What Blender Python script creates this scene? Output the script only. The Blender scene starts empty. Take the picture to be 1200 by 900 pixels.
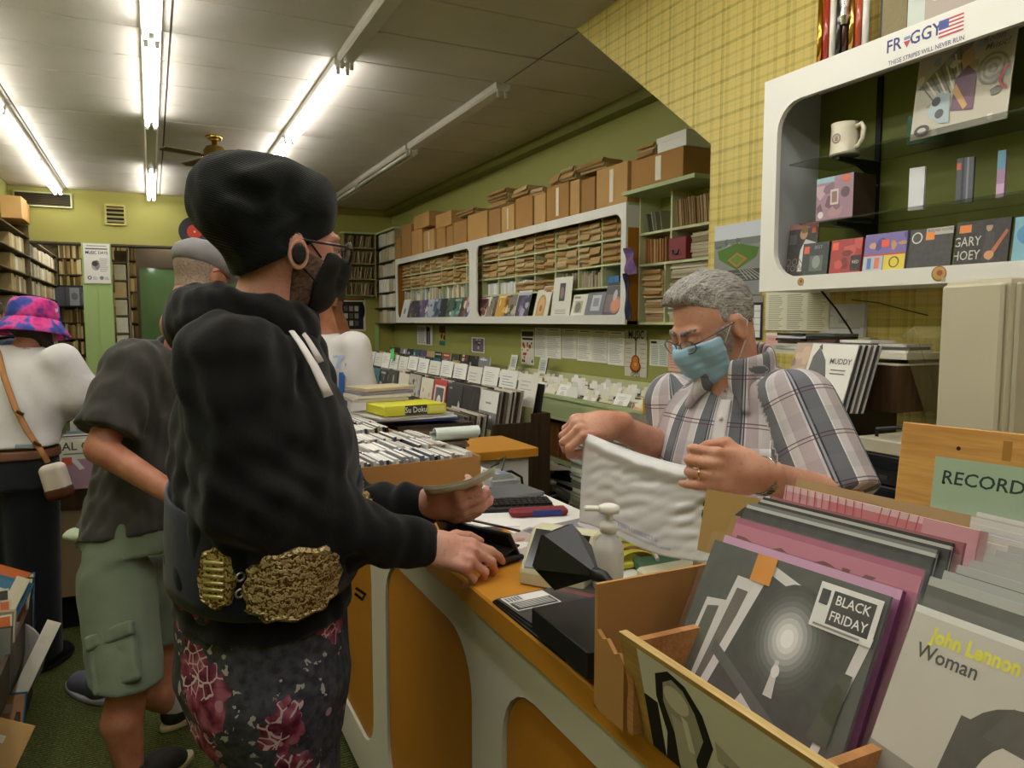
import bpy, bmesh, math, random
import numpy as np
from mathutils import Vector, Matrix, Euler
random.seed(7)
rng = np.random.default_rng(5)
SC = bpy.context.scene
COL = SC.collection

# ---------------------------------------------------------------- camera, world, exposure
cam_d = bpy.data.cameras.new('camera'); cam_o = bpy.data.objects.new('camera', cam_d); COL.objects.link(cam_o)
cam_d.sensor_width = 36.0; cam_d.lens = 26.1; cam_d.clip_start = 0.02; cam_d.clip_end = 100
cam_o.location = (0, 0, 1.55)
cam_o.rotation_euler = (math.radians(90 - 4.862), 0, math.radians(-25.848))
SC.camera = cam_o
SC.view_settings.view_transform = 'Standard'; SC.view_settings.look = 'None'
SC.view_settings.gamma = 1.0; SC.view_settings.use_curve_mapping = False
SC.view_settings.exposure = 0.0
TUBE = 19.0        # radiance of the lit fluorescent tubes
wd = bpy.data.worlds.new('world'); SC.world = wd; wd.use_nodes = True
wd.node_tree.nodes['Background'].inputs[0].default_value = (0.9, 0.95, 1.0, 1)
wd.node_tree.nodes['Background'].inputs[1].default_value = 0.05

# ---------------------------------------------------------------- materials
def lin(c):
    if isinstance(c, str):
        c = [int(c[i:i+2], 16) / 255 for i in (0, 2, 4)]
    return tuple((v / 12.92 if v <= .04045 else ((v + .055) / 1.055) ** 2.4) for v in c[:3]) + (1.0,)

class NT:
    """small wrapper that writes shader nodes as expressions"""
    def __init__(s, name):
        s.m = bpy.data.materials.new(name); s.m.use_nodes = True; s.t = s.m.node_tree
        s.b = s.t.nodes['Principled BSDF']; s.n = s.t.nodes; s.l = s.t.links
    def put(s, sock, v):
        if hasattr(v, 'is_output') or isinstance(v, bpy.types.NodeSocket): s.l.new(v, sock)
        elif isinstance(v, str): sock.default_value = lin(v)
        else: sock.default_value = v
    def math(s, op, a, b=0.0, c=0.0):
        n = s.n.new('ShaderNodeMath'); n.operation = op
        s.put(n.inputs[0], a); s.put(n.inputs[1], b); s.put(n.inputs[2], c); return n.outputs[0]
    def co(s, kind='Object'):
        return s.n.new('ShaderNodeTexCoord').outputs[kind]
    def attr(s, name, out='Vector'):
        n = s.n.new('ShaderNodeAttribute'); n.attribute_name = name; return n.outputs[out]
    def xyz(s, v):
        n = s.n.new('ShaderNodeSeparateXYZ'); s.put(n.inputs[0], v); return n.outputs
    def comb(s, x, y, z):
        n = s.n.new('ShaderNodeCombineXYZ')
        for i, v in enumerate((x, y, z)): s.put(n.inputs[i], v)
        return n.outputs[0]
    def scale(s, v, k):
        n = s.n.new('ShaderNodeMapping'); s.put(n.inputs[0], v)
        n.inputs['Scale'].default_value = k if hasattr(k, '__len__') else (k, k, k); return n.outputs[0]
    def noise(s, v, sc=5, det=2, rough=.5, out=0):
        n = s.n.new('ShaderNodeTexNoise'); s.put(n.inputs['Vector'], v); n.inputs['Scale'].default_value = sc
        n.inputs['Detail'].default_value = det; n.inputs['Roughness'].default_value = rough; return n.outputs[out]
    def voro(s, v, sc=5, feat='F1', out='Distance', rnd=1.0):
        n = s.n.new('ShaderNodeTexVoronoi'); n.feature = feat; s.put(n.inputs['Vector'], v)
        n.inputs['Scale'].default_value = sc; n.inputs['Randomness'].default_value = rnd; return n.outputs[out]
    def mix(s, f, a, b, blend='MIX'):
        n = s.n.new('ShaderNodeMix'); n.data_type = 'RGBA'; n.blend_type = blend
        s.put(n.inputs[0], f); s.put(n.inputs[6], a); s.put(n.inputs[7], b); return n.outputs[2]
    def ramp(s, f, stops, interp='LINEAR'):
        n = s.n.new('ShaderNodeValToRGB'); s.put(n.inputs[0], f); cr = n.color_ramp; cr.interpolation = interp
        while len(cr.elements) < len(stops): cr.elements.new(.5)
        for e, (p, c) in zip(cr.elements, stops):
            e.position = p; e.color = lin(c) if isinstance(c, str) else c
        return n.outputs[0]
    def band(s, x, period, lo, hi):
        f = s.math('FRACT', s.math('MULTIPLY', x, 1.0 / period))
        return s.math('MULTIPLY', s.math('GREATER_THAN', f, lo), s.math('LESS_THAN', f, hi))
    def bump(s, h, st=.3, d=.01):
        n = s.n.new('ShaderNodeBump'); n.inputs['Strength'].default_value = st; n.inputs['Distance'].default_value = d
        s.put(n.inputs['Height'], h); s.l.new(n.outputs[0], s.b.inputs['Normal'])
    def fin(s, col=None, rough=.6, metal=0, spec=.5, **k):
        if col is not None: s.put(s.b.inputs['Base Color'], col)
        s.put(s.b.inputs['Roughness'], rough); s.b.inputs['Metallic'].default_value = metal
        s.b.inputs['Specular IOR Level'].default_value = spec
        for q, v in k.items(): s.put(s.b.inputs[q.replace('_', ' ')], v)
        return s.m

MC = {}
def M(hexc, rough=.6, var=.1, sc=8, bump=0, metal=0, spec=.4, dist=.004, name=None):
    """plain surface in one colour with a little procedural variation"""
    key = (hexc, rough, var, sc, bump, metal, spec)
    if key in MC: return MC[key]
    t = NT(name or 'surface_' + hexc); c = lin(hexc)
    v = t.co(); nz = t.noise(v, sc, 3)
    a = tuple(min(1, x * (1 - var)) for x in c[:3]) + (1,); b = tuple(min(1, x * (1 + var)) for x in c[:3]) + (1,)
    col = t.mix(nz, a, b)
    if bump: t.bump(t.noise(v, sc * 12, 2), bump, dist)
    MC[key] = t.fin(col, rough, metal, spec); return MC[key]

def glow(name, col, strength):
    m = bpy.data.materials.new(name); m.use_nodes = True; b = m.node_tree.nodes['Principled BSDF']
    b.inputs['Base Color'].default_value = (.8, .8, .8, 1); b.inputs['Emission Color'].default_value = lin(col)
    b.inputs['Emission Strength'].default_value = strength; return m

def mat_print():
    t = NT('printed_art'); c = t.attr('Col', 'Color')
    nz = t.noise(t.co(), 60, 2)
    return t.fin(t.mix(t.math('MULTIPLY', nz, .12), c, (.5, .5, .5, 1)), .38, 0, .45)
PRINT = mat_print()
def mat_print_matte():
    t = NT('printed_paper'); c = t.attr('Col', 'Color')
    return t.fin(c, .8, 0, .2)
PAPERPRINT = mat_print_matte()

# ---------------------------------------------------------------- mesh helpers
def new_obj(name, me, parent=None, loc=(0, 0, 0), rot=(0, 0, 0), mats=(), smooth=False):
    for m in mats: me.materials.append(m)
    if smooth: me.polygons.foreach_set('use_smooth', [True] * len(me.polygons))
    o = bpy.data.objects.new(name, me); COL.objects.link(o); o.location = loc; o.rotation_euler = rot
    if parent is not None: o.parent = parent
    return o

def empty(name, loc=(0, 0, 0), rz=0, parent=None):
    o = bpy.data.objects.new(name, None); COL.objects.link(o); o.location = loc; o.rotation_euler = (0, 0, rz)
    o.empty_display_size = .05
    if parent is not None: o.parent = parent
    return o

def tag(o, label=None, cat=None, group=None, kind=None):
    if label: o['label'] = label
    if cat: o['category'] = cat
    if group: o['group'] = group
    if kind: o['kind'] = kind
    return o

class G:
    """collects polygons of one part; material index per face"""
    def __init__(s): s.v = []; s.f = []; s.m = []; s.c = []
    def add(s, vs, fs, m=0, c=None):
        k = len(s.v); s.v += [tuple(v) for v in vs]
        for f in fs: s.f.append(tuple(i + k for i in f)); s.m.append(m); s.c.append(c)
        return s
    def box(s, lo, hi, m=0, c=None):
        (a, b, d), (e, f, g) = lo, hi
        return s.add([(a, b, d), (e, b, d), (e, f, d), (a, f, d), (a, b, g), (e, b, g), (e, f, g), (a, f, g)],
                     [(0, 3, 2, 1), (4, 5, 6, 7), (0, 1, 5, 4), (1, 2, 6, 5), (2, 3, 7, 6), (3, 0, 4, 7)], m, c)
    def cbox(s, c, sz, rot=None, m=0, col=None):
        h = Vector(sz) / 2; vs = []
        R = (Euler(rot).to_matrix() if rot is not None and not isinstance(rot, Matrix) else rot)
        for q in ((-1,-1,-1),(1,-1,-1),(1,1,-1),(-1,1,-1),(-1,-1,1),(1,-1,1),(1,1,1),(-1,1,1)):
            p = Vector((q[0]*h[0], q[1]*h[1], q[2]*h[2]))
            if R is not None: p = R @ p
            vs.append(p + Vector(c))
        return s.add(vs, [(0,3,2,1),(4,5,6,7),(0,1,5,4),(1,2,6,5),(2,3,7,6),(3,0,4,7)], m, col)
    def prism(s, poly, z0, z1, ax='z', m=0, c=None):
        """extrude polygon (2d, ccw) along an axis: z -> (x,y), y -> (x,z), x -> (y,z)"""
        n = len(poly); f = {'z': lambda p, h: (p[0], p[1], h), 'y': lambda p, h: (p[0], h, p[1]), 'x': lambda p, h: (h, p[0], p[1])}[ax]
        vs = [f(p, z0) for p in poly] + [f(p, z1) for p in poly]
        fs = [tuple(range(n))[::-1], tuple(range(n, 2 * n))] + [(i, (i + 1) % n, n + (i + 1) % n, n + i) for i in range(n)]
        if ax == 'y': fs = [q[::-1] for q in fs]
        return s.add(vs, fs, m, c)
    def tube(s, pts, r, seg=8, m=0, caps=True, c=None, squash=None):
        pts = [Vector(p) for p in pts]; n = len(pts); rs = r if hasattr(r, '__len__') else [r] * n; vs = []
        up = None
        for i, p in enumerate(pts):
            d = (pts[min(i + 1, n - 1)] - pts[max(i - 1, 0)]).normalized()
            if up is None:
                up = Vector((0, 0, 1)) if abs(d.z) < .9 else Vector((1, 0, 0))
            a = d.cross(up).normalized(); b = a.cross(d).normalized(); up = b
            for j in range(seg):
                t = 2 * math.pi * j / seg; q = squash or (1, 1)
                vs.append(p + a * math.cos(t) * rs[i] * q[0] + b * math.sin(t) * rs[i] * q[1])
        fs = [(i*seg+j, i*seg+(j+1) % seg, (i+1)*seg+(j+1) % seg, (i+1)*seg+j) for i in range(n-1) for j in range(seg)]
        if caps: fs += [tuple(range(seg))[::-1], tuple(range((n-1)*seg, n*seg))]
        return s.add(vs, fs, m, c)
    def lathe(s, prof, seg=20, m=0, c=(0, 0, 0), col=None):
        n = len(prof); vs = [(c[0] + r*math.cos(2*math.pi*j/seg), c[1] + r*math.sin(2*math.pi*j/seg), c[2] + z) for r, z in prof for j in range(seg)]
        fs = [(i*seg+j, i*seg+(j+1) % seg, (i+1)*seg+(j+1) % seg, (i+1)*seg+j) for i in range(n-1) for j in range(seg)]
        fs += [tuple(range(seg))[::-1], tuple(range((n-1)*seg, n*seg))]
        return s.add(vs, fs, m, col)
    def sheet(s, fn, nu, nv, m=0, c=None):
        vs = [fn(i / nu, j / nv) for j in range(nv + 1) for i in range(nu + 1)]
        w = nu + 1
        return s.add(vs, [(j*w+i, j*w+i+1, (j+1)*w+i+1, (j+1)*w+i) for j in range(nv) for i in range(nu)], m, c)
    def mesh(s, name, bevel=0, seg=1):
        me = bpy.data.meshes.new(name); me.from_pydata(s.v, [], s.f); me.polygons.foreach_set('material_index', s.m)
        if any(c is not None for c in s.c):
            at = me.color_attributes.new('Col', 'FLOAT_COLOR', 'CORNER'); buf = []
            cache = {}
            for f, c in zip(s.f, s.c):
                c = c if c is not None else 'ffffff'
                if c not in cache: cache[c] = lin(c)
                buf += list(cache[c]) * len(f)
            at.data.foreach_set('color', buf)
        if bevel:
            bm = bmesh.new(); bm.from_mesh(me)
            ed = [e for e in bm.edges if len(e.link_faces) == 2 and e.calc_face_angle(0) > .5]
            bmesh.ops.bevel(bm, geom=ed, offset=bevel, segments=seg, affect='EDGES', profile=.6); bm.to_mesh(me); bm.free()
        me.update(); return me
    def obj(s, name, mats, parent=None, loc=(0, 0, 0), rot=(0, 0, 0), smooth=False, bevel=0, seg=1):
        mats = mats if isinstance(mats, (list, tuple)) else [mats]
        return new_obj(name, s.mesh(name, bevel, seg), parent, loc, rot, mats, smooth)

def mcopy(o, parent=None, loc=None, rot=None, sca=None):
    c = o.copy(); COL.objects.link(c); c.parent = parent
    if loc is not None: c.location = loc
    if rot is not None: c.rotation_euler = rot
    if sca is not None: c.scale = sca
    return c

def tree(o, parent=None, loc=None, rot=None):
    c = mcopy(o, parent, loc, rot)
    for ch in list(o.children): tree(ch, c)
    return c

def rrect(x0, x1, y0, y1, r, n=5):
    """rounded rectangle polygon, ccw"""
    P = []
    for cx, cy, a in ((x1-r, y0+r, -90), (x1-r, y1-r, 0), (x0+r, y1-r, 90), (x0+r, y0+r, 180)):
        for i in range(n + 1):
            t = math.radians(a + 90 * i / n); P.append((cx + r * math.cos(t), cy + r * math.sin(t)))
    return P

def ring_plate(g, outer, inner, d0, d1, ax, m=0):
    """plate with one hole: outer/inner polygons with the SAME number of points, ccw, matched by index"""
    n = len(outer); f = {'x': lambda p, h: (h, p[0], p[1]), 'y': lambda p, h: (p[0], h, p[1]), 'z': lambda p, h: (p[0], p[1], h)}[ax]
    vs = [f(p, d) for d in (d0, d1) for q in (outer, inner) for p in q]
    fs = []
    for i in range(n):
        j = (i + 1) % n
        fs += [(i, n+i, n+j, j), (2*n+i, 2*n+j, 3*n+j, 3*n+i), (i, j, 2*n+j, 2*n+i), (n+i, 3*n+i, 3*n+j, n+j)]
    g.add(vs, fs, m)

FONT = None
def text_polys(body, size=1.0, bold=0, shear=0):
    """letter outlines as flat triangles/faces around the origin (built-in font)"""
    cu = bpy.data.curves.new('txt', 'FONT'); cu.body = body; cu.size = size; cu.resolution_u = 2
    cu.align_x = 'CENTER'; cu.align_y = 'CENTER'; cu.offset = bold; cu.shear = shear
    o = bpy.data.objects.new('txt', cu); COL.objects.link(o)
    dg = bpy.context.evaluated_depsgraph_get(); me = o.evaluated_get(dg).to_mesh()
    vs = [tuple(v.co) for v in me.vertices]; fs = [tuple(p.vertices) for p in me.polygons]
    o.evaluated_get(dg).to_mesh_clear(); bpy.data.objects.remove(o); bpy.data.curves.remove(cu)
    return vs, fs
TXT = {}
class Art:
    """flat print in (u,v) on a sheet of w x h metres, layers raised by fractions of a millimetre; local frame x=u, z=v, facing -y"""
    def __init__(s, w, h): s.g = G(); s.w = w; s.h = h; s.k = 0
    def lay(s, pts, c):
        s.k += 1; y = -.00012 * s.k
        s.g.add([((u - .5) * s.w, y, v * s.h) for u, v in pts], [tuple(range(len(pts)))], 0, c); return s
    def rect(s, u0, u1, v0, v1, c): return s.lay([(u0, v0), (u1, v0), (u1, v1), (u0, v1)], c)
    def ell(s, u, v, a, b, c, n=18, t0=0, t1=360):
        return s.lay([(u + a * math.cos(math.radians(t0 + (t1-t0)*i/n)), v + b * math.sin(math.radians(t0 + (t1-t0)*i/n))) for i in range(n + (t1-t0 < 360))], c)
    def ring(s, u, v, a, b, wd, c, n=24):
        s.k += 1; y = -.00012 * s.k; A = []
        for i in range(n):
            t = 2*math.pi*i/n
            A += [((u + a*math.cos(t) - .5)*s.w, y, (v + b*math.sin(t))*s.h), ((u + (a-wd)*math.cos(t) - .5)*s.w, y, (v + (b-wd)*math.sin(t))*s.h)]
        s.g.add(A, [(2*i, 2*((i+1) % n), 2*((i+1) % n)+1, 2*i+1) for i in range(n)], 0, c); return s
    def text(s, body, u, v, size, c, bold=0.0, sx=1.0, shear=0, rot=0):
        key = (body, bold, shear)
        if key not in TXT: TXT[key] = text_polys(body, 1.0, bold, shear)
        vs, fs = TXT[key]; s.k += 1; y = -.00012 * s.k; cr, sr = math.cos(rot), math.sin(rot)
        s.g.add([((u-.5)*s.w + (x*sx*cr - z*sr)*size, y, v*s.h + (x*sx*sr + z*cr)*size) for x, z, _ in vs], fs, 0, c); return s
    def lines(s, u0, u1, v0, v1, n, c, duty=.45, ragged=.3):
        dv = (v1 - v0) / n
        for i in range(n):
            b = v0 + dv * i; s.rect(u0, u1 - random.random() * ragged * (u1 - u0), b, b + dv * duty, c)
            s.k -= 1
        s.k += 1; return s
    def blobs(s, n, pal, lo=.05, hi=.25, u0=0, u1=1, v0=0, v1=1):
        for _ in range(n):
            a, b = random.uniform(lo, hi), random.uniform(lo, hi)
            u, v = random.uniform(u0, u1), random.uniform(v0, v1); m = random.randint(4, 9); t = random.random() * 6
            P = [(min(u1, max(u0, u + a*math.cos(t + 6.283*i/m)*random.uniform(.6, 1.1))), min(v1, max(v0, v + b*math.sin(t + 6.283*i/m)*random.uniform(.6, 1.1)))) for i in range(m)]
            s.lay(P, random.choice(pal))
        return s
    def obj(s, name, parent=None, loc=(0, 0, 0), rot=(0, 0, 0), matte=False):
        return s.g.obj(name, PAPERPRINT if matte else PRINT, parent, loc, rot)

PAL = [['2a2a30', '6b5d70', 'a89a90', 'd8cfc0'], ['5a1f22', 'b05040', 'e0c8a0', '2a1a18'], ['24304a', '4a6a98', 'b8c4d0', '101820'],
       ['c8b070', '8a6a30', '3a2a18', 'e8dcc0'], ['384a38', '7a8a60', 'c8c8a8', '20281c'], ['8a8a8c', 'c8c8c8', '505054', 'f0eeea'],
       ['6a4a80', 'a080b0', '2a2038', 'd8c8e0'], ['c05a30', 'e8a050', '402018', 'f0e0c0'], ['1c1c20', '3a3a40', '707078', 'b8b0a8'], ['306a78', '80b0b0', 'e0e0d0', '183038']]

# ---------------------------------------------------------------- room shell
def S(o): o['kind'] = 'structure'; return o
CEIL = 3.47
def mat_wall(name, c, var=.05):
    t = NT(name); v = t.co(); nz = t.noise(v, 1.3, 4)
    a = lin(c); lo = tuple(x*(1-var) for x in a[:3])+(1,); hi = tuple(x*(1+var) for x in a[:3])+(1,)
    t.bump(t.noise(v, 140, 2), .08, .003); return t.fin(t.mix(nz, lo, hi), .55, 0, .35)
OLIVE = mat_wall('olive_paint', '9c9c54'); OLIVE2 = mat_wall('olive_paint_end', 'aaa455'); LGREEN = mat_wall('light_green_paint', 'a9c47c')
CREAMGREEN = M('c9cc9c', .5, .06, 3); PALEGREEN = M('b4c08a', .5, .08, 3)
WHITE = M('e9e6dc', .35, .03, 2, spec=.5); WHITE2 = M('efece2', .4, .03, 3)
def mat_carpet():
    t = NT('green_carpet'); v = t.co(); x, y, z = t.xyz(v)
    nz = t.noise(v, 130, 3); big = t.noise(v, 2.2, 3)
    rib = t.math('SINE', t.math('ADD', t.math('MULTIPLY', y, 420), t.math('MULTIPLY', nz, 7)))
    f = t.math('ADD', t.math('MULTIPLY', rib, .22), nz)
    c = t.ramp(f, [(.15, '2a3012'), (.5, '4c5428'), (.9, '7d8050')])
    c = t.mix(t.math('MULTIPLY', big, .35), c, '3a3c1c'); t.bump(f, .8, .006)
    return t.fin(c, .95, 0, .1)
def mat_tile():
    t = NT('ceiling_tile'); v = t.co('Object'); g = t.n.new('ShaderNodeNewGeometry').outputs['Position']
    sp = t.math('GREATER_THAN', t.noise(g, 160, 2), .66); big = t.noise(g, .9, 4, .6)
    st = t.ramp(t.noise(g, 1.7, 5, .62), [(.60, (0, 0, 0, 1)), (.72, (1, 1, 1, 1))])
    c = t.ramp(big, [(.3, 'c9bfb0'), (.7, 'd8cfc2')]); c = t.mix(t.math('MULTIPLY', sp, .35), c, '8f8474')
    c = t.mix(t.math('MULTIPLY', st, .14), c, '9a8460'); t.bump(t.noise(g, 160, 2), .35, .004)
    return t.fin(c, .75, 0, .25)
def mat_wallpaper():
    t = NT('plaid_wallpaper'); x, y, z = t.xyz(t.co()); wob = t.noise(t.co(), 26, 2)
    yy = t.math('ADD', y, t.math('MULTIPLY', wob, .006)); zz = t.math('ADD', z, t.math('MULTIPLY', wob, .006))
    def st(c, p, w, o=0): return t.band(t.math('ADD', c, o), p, 0, w)
    vv = t.math('ADD', t.math('MULTIPLY', st(yy, .21, .10), .45), t.math('MULTIPLY', st(yy, .105, .18, .03), .3))
    vv = t.math('ADD', vv, t.math('MULTIPLY', st(yy, .052, .14, .01), .25))
    hh = t.math('ADD', t.math('MULTIPLY', st(zz, .17, .10), .35), t.math('MULTIPLY', st(zz, .056, .22, .02), .35))
    hh = t.math('ADD', hh, t.math('MULTIPLY', st(zz, .028, .2, .01), .15))
    f = t.math('MULTIPLY', t.math('ADD', vv, hh), t.math('ADD', .35, t.math('MULTIPLY', t.noise(t.co(), 90, 3), .9)))
    return t.fin(t.mix(t.math('MINIMUM', f, 1.0), 'd2bd6a', '9a8a36'), .5, 0, .4)
CARPET = mat_carpet(); TILE = mat_tile(); WPAPER = mat_wallpaper(); JOINT = M('6a6050', .8, .1, 5)

S(G().box((-1.75, -3, -.1), (3.83, 17, 0)).obj('floor', CARPET))
ce = S(G().box((-1.75, -3, CEIL), (3.83, 12.7, CEIL + .1)).obj('ceiling', JOINT))
xs = [-1.75, -1.03, .19, 1.41, 2.63, 3.83]; tm = {}
for i in range(5):
    w = xs[i+1] - xs[i]; k = round(w, 2)
    for j in range(-9, 12):
        y = 5.58 + .61 * j
        if k not in tm:
            o = G().box((.007, .007, -.011), (w - .007, .603, 0)).obj('ceiling_tile', TILE, ce, bevel=.003); tm[k] = o
        else: o = mcopy(tm[k], ce)
        o.location = (xs[i], y, CEIL - random.random() * .003)
S(G().box((3.83, 2.9, 0), (3.95, 12.7, CEIL)).obj('wall_right', OLIVE))
S(G().box((3.70, 4.4, CEIL - .11), (3.83, 12.7, CEIL)).obj('trim_1', M('7c7c36', .5, .05, 2)))
S(G().prism([(-3, 0), (3.02, 0), (3.02, 2.44), (4.38, CEIL), (-3, CEIL)], 2.58, 2.70, 'x').obj('wall_wallpapered', WPAPER))
S(G().box((2.7, 2.9, 0), (3.83, 3.02, CEIL)).obj('wall_alcove', OLIVE))
S(G().box((-1.87, -3, 0), (-1.75, 17, CEIL)).obj('wall_left', OLIVE))
S(G().box((-1.75, -3.1, 0), (2.58, -3, CEIL)).obj('wall_front', M('b7ad8e', .6, .06, 2)))
eh = S(G().box((-1.75, 12.7, 2.69), (3.83, 12.86, CEIL)).obj('wall_end', OLIVE2))
S(G().box((2.92, 12.7, 0), (3.83, 12.86, 2.69)).obj('wall_end_pier', OLIVE2))
S(G().box((-.88, 12.62, 0), (-.50, 12.9, 2.69)).box((-.70, 12.605, 0), (-.685, 12.62, 2.1)).obj('wall_column', LGREEN))
S(G().box((-1.75, 12.64, 2.66), (2.92, 12.86, 2.69)).obj('trim_2', M('4a4030', .6, .1, 4)))
# room beyond the opening
S(G().box((-1.75, 12.86, 3.05), (3.83, 17, 3.15)).obj('ceiling_back_room', M('bdb4a4', .8, .06, 2)))
S(G().box((-1.75, 16.4, 0), (3.83, 16.5, 3.15)).obj('wall_back_room', M('8d7c56', .8, .2, 6)))

# vents in the end wall
v = empty('air_vent', (-1.34, 12.69, 3.285)); tag(v, 'long dark air return grille high on the green end wall', 'vent')
G().box((-.33, -.02, -.085), (.35, 0, .085)).obj('backing', M('2e2718', .7, .1, 9), v)
g = G(); ring_plate(g, rrect(-.35, .37, -.105, .105, .01, 2), rrect(-.33, .35, -.085, .085, .01, 2), -.03, 0, 'y'); g.obj('frame', CREAMGREEN, v)
for i in range(7): G().cbox((.01, -.022, -.072 + i*.024), (.68, .012, .004), (.5, 0, 0)).obj('slat', M('5a4c2c', .6, .1, 9), v)
v = empty('louver_vent', (-.42, 12.69, 3.12)); tag(v, 'small square louvered vent on the green end wall', 'vent')
G().box((-.115, -.012, -.125), (.115, 0, .125)).obj('backing', M('14120c', .8, .1, 9), v)
g = G(); ring_plate(g, rrect(-.14, .14, -.15, .15, .01, 2), rrect(-.115, .115, -.125, .125, .01, 2), -.03, 0, 'y'); g.obj('frame', M('c2b56a', .5, .05, 4), v)
for i in range(4): G().cbox((0, -.02, -.09 + i*.062), (.23, .03, .022), (.4, 0, 0)).obj('slat', M('a59a62', .5, .05, 4), v)

# ---------------------------------------------------------------- fluorescent strip lights
LIT = glow('lit_fluorescent', 'f9faf8', TUBE); UNLIT = M('dcd8cc', .25, .02, 3, spec=.6); CHAN = M('cfc7b8', .4, .06, 3, spec=.5); SOCK = M('b9b3a4', .4, .1, 9)
def strip(x, y0, kind, label):
    y0 += .01
    """8 ft two-tube strip; kind: lit, unlit (tubes fitted but off) or bare (no tubes)"""
    t = empty('strip_light', (x, y0, CEIL - .011)); L = 2.31
    tag(t, label, 'light', 'strip lights on the ceiling')
    g = G().prism([(-.062, 0), (-.062, -.045), (-.045, -.062), (.045, -.062), (.062, -.045), (.062, 0)], 0, L, 'y'); g.obj('channel', CHAN, t)
    for yy in (.012, L - .03):
        for s in (-1, 1):
            G().box((s*.034-.014, yy, -.115), (s*.034+.014, yy+.018, -.055)).obj('lamp_holder', SOCK, t, bevel=.004)
    if kind != 'bare':
        for s in (-1, 1):
            G().tube([(s*.034, .03, -.096), (s*.034, L - .03, -.096)], .019, 8).obj('tube', LIT if kind == 'lit' else UNLIT, t, smooth=True)
    return t
A_ = 'lit two-tube strip light '; 
for y, q in ((-1.65, 'in the aisle row over the shop entrance'), (.75, 'in the aisle row, second from the shop entrance'), (3.16, 'in the aisle row, second from the bare housing'), (5.56, 'in the aisle row, joined to the bare housing')): strip(.07, y, 'lit', A_ + q)
strip(.07, 7.93, 'bare', 'strip light housing without tubes, between lit ones over the aisle')
strip(.07, 10.26, 'lit', A_ + 'in the aisle row that ends at the green wall')
for y, q in ((-1.65, 'over the counter by the shop entrance'), (.75, 'over the plywood crate and clerk')): strip(1.33, y, 'lit', A_ + q)
strip(1.33, 3.16, 'bare', 'strip light housing without tubes in the row over the counter')
for y, q in ((5.56, 'touching the bare housing of the counter row'), (7.93, 'in the counter row right behind the black beanie')): strip(1.33, y, 'lit', A_ + q)
strip(1.33, 10.26, 'bare', 'strip light housing without tubes at the far end of the counter row')
strip(2.62, 5.56, 'bare', 'strip light housing without tubes by the wall of boxes')
for y, q in ((7.93, 'switched-off strip light joined to the bare housing by the boxes'), (10.26, 'switched-off strip light over the corner rack')): strip(2.62, y, 'unlit', q)
for y, q in ((7.93, 'above the bucket hat, near the wall of old sleeves'), (10.26, 'ending below the long dark grille')): strip(-1.13, y, 'lit', A_ + q)
for y, q in ((.75, 'over the floor crates'), (3.16, 'added out of view between the crates and the woman in the hat'), (5.56, 'added out of view before the wall of old sleeves')): strip(-1.13, y, 'lit', A_ + q)  # last two are unseen strips added to brighten the counter's front panels
for x, y, q in ((-1.1, 13.6, 'in the back room before the spine wall'), (.25, 13.1, 'in the back room before the green glass')):
    t = strip(x, y, 'lit', A_ + q); t.location.z = 3.05

# brass ceiling fan
f = empty('ceiling_fan', (.66, 8.45, CEIL)); tag(f, 'brass ceiling fan seen above the black beanie', 'ceiling fan')
BR = M('b79a55', .25, .1, 6, metal=1)
G().lathe([(.075, 0), (.09, -.02), (.07, -.05), (.03, -.06)], 16).obj('canopy', BR, f, smooth=True)
G().lathe([(.028, -.06), (.028, -.11), (.085, -.12), (.11, -.16), (.11, -.21), (.13, -.22), (.12, -.25), (.06, -.27)], 20).obj('motor_housing', BR, f, smooth=True)
for i in range(4):
    a = i * math.pi / 2 + .45; R = Matrix.Rotation(a, 3, 'Z')
    g = G(); g.v = [tuple(R @ Vector(p)) for p in ((.11,-.02,-.23),(.2,-.06,-.235),(.55,-.07,-.24),(.58,0,-.24),(.55,.07,-.225),(.2,.06,-.225),(.11,.02,-.23))]
    g.v += [(x, y, z + .008) for x, y, z in g.v]; n = 7
    g.f = [tuple(range(n))[::-1], tuple(range(n, 2*n))] + [(i_, (i_+1) % n, n+(i_+1) % n, n+i_) for i_ in range(n)]; g.m = [0]*len(g.f); g.c = [None]*len(g.f)
    g.obj('blade', M('6b5836', .5, .1, 6), f)

# vinyl disc hung on the end wall
d = empty('wall_record', (.66, 12.68, 2.93)); tag(d, 'black vinyl disc with red centre hung on green wall', 'record')
d.rotation_euler = (math.pi/2, 0, 0)
G().lathe([(.225, 0), (.23, .004), (.225, .008)], 40).obj('disc', M('17181a', .25, .1, 60, spec=.6), d)
G().lathe([(.11, .008), (.11, .0095)], 28).obj('label', M('c8402e', .5, .1, 12), d)
G().lathe([(.016, .0096), (.012, .012)], 12).obj('spindle_cap', M('e8e0d0', .5, .05, 6), d)

# ---------------------------------------------------------------- shelf case hung on the green wall
def mat_kraft(name, c, print_=0.0):
    t = NT(name); v = t.co(); nz = t.noise(v, 3, 4); fib = t.noise(t.scale(v, (1, 1, 14)), 30, 2)
    a = lin(c); lo = tuple(x*.86 for x in a[:3])+(1,); hi = tuple(min(1, x*1.12) for x in a[:3])+(1,)
    col = t.mix(nz, lo, hi); col = t.mix(t.math('MULTIPLY', fib, .14), col, '6a5030'); t.bump(fib, .12, .002)
    return t.fin(col, .75, 0, .25)
KR = [mat_kraft('kraft_a', 'c2a06c'), mat_kraft('kraft_b', 'b8935c'), mat_kraft('kraft_c', 'cdb081'), mat_kraft('kraft_d', 'ad8a58')]
CARD = [mat_kraft('carton_a', 'c99a5c'), mat_kraft('carton_b', 'bb8b50'), mat_kraft('carton_c', 'd2a66a'), mat_kraft('carton_d', 'b3854f')]
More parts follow.
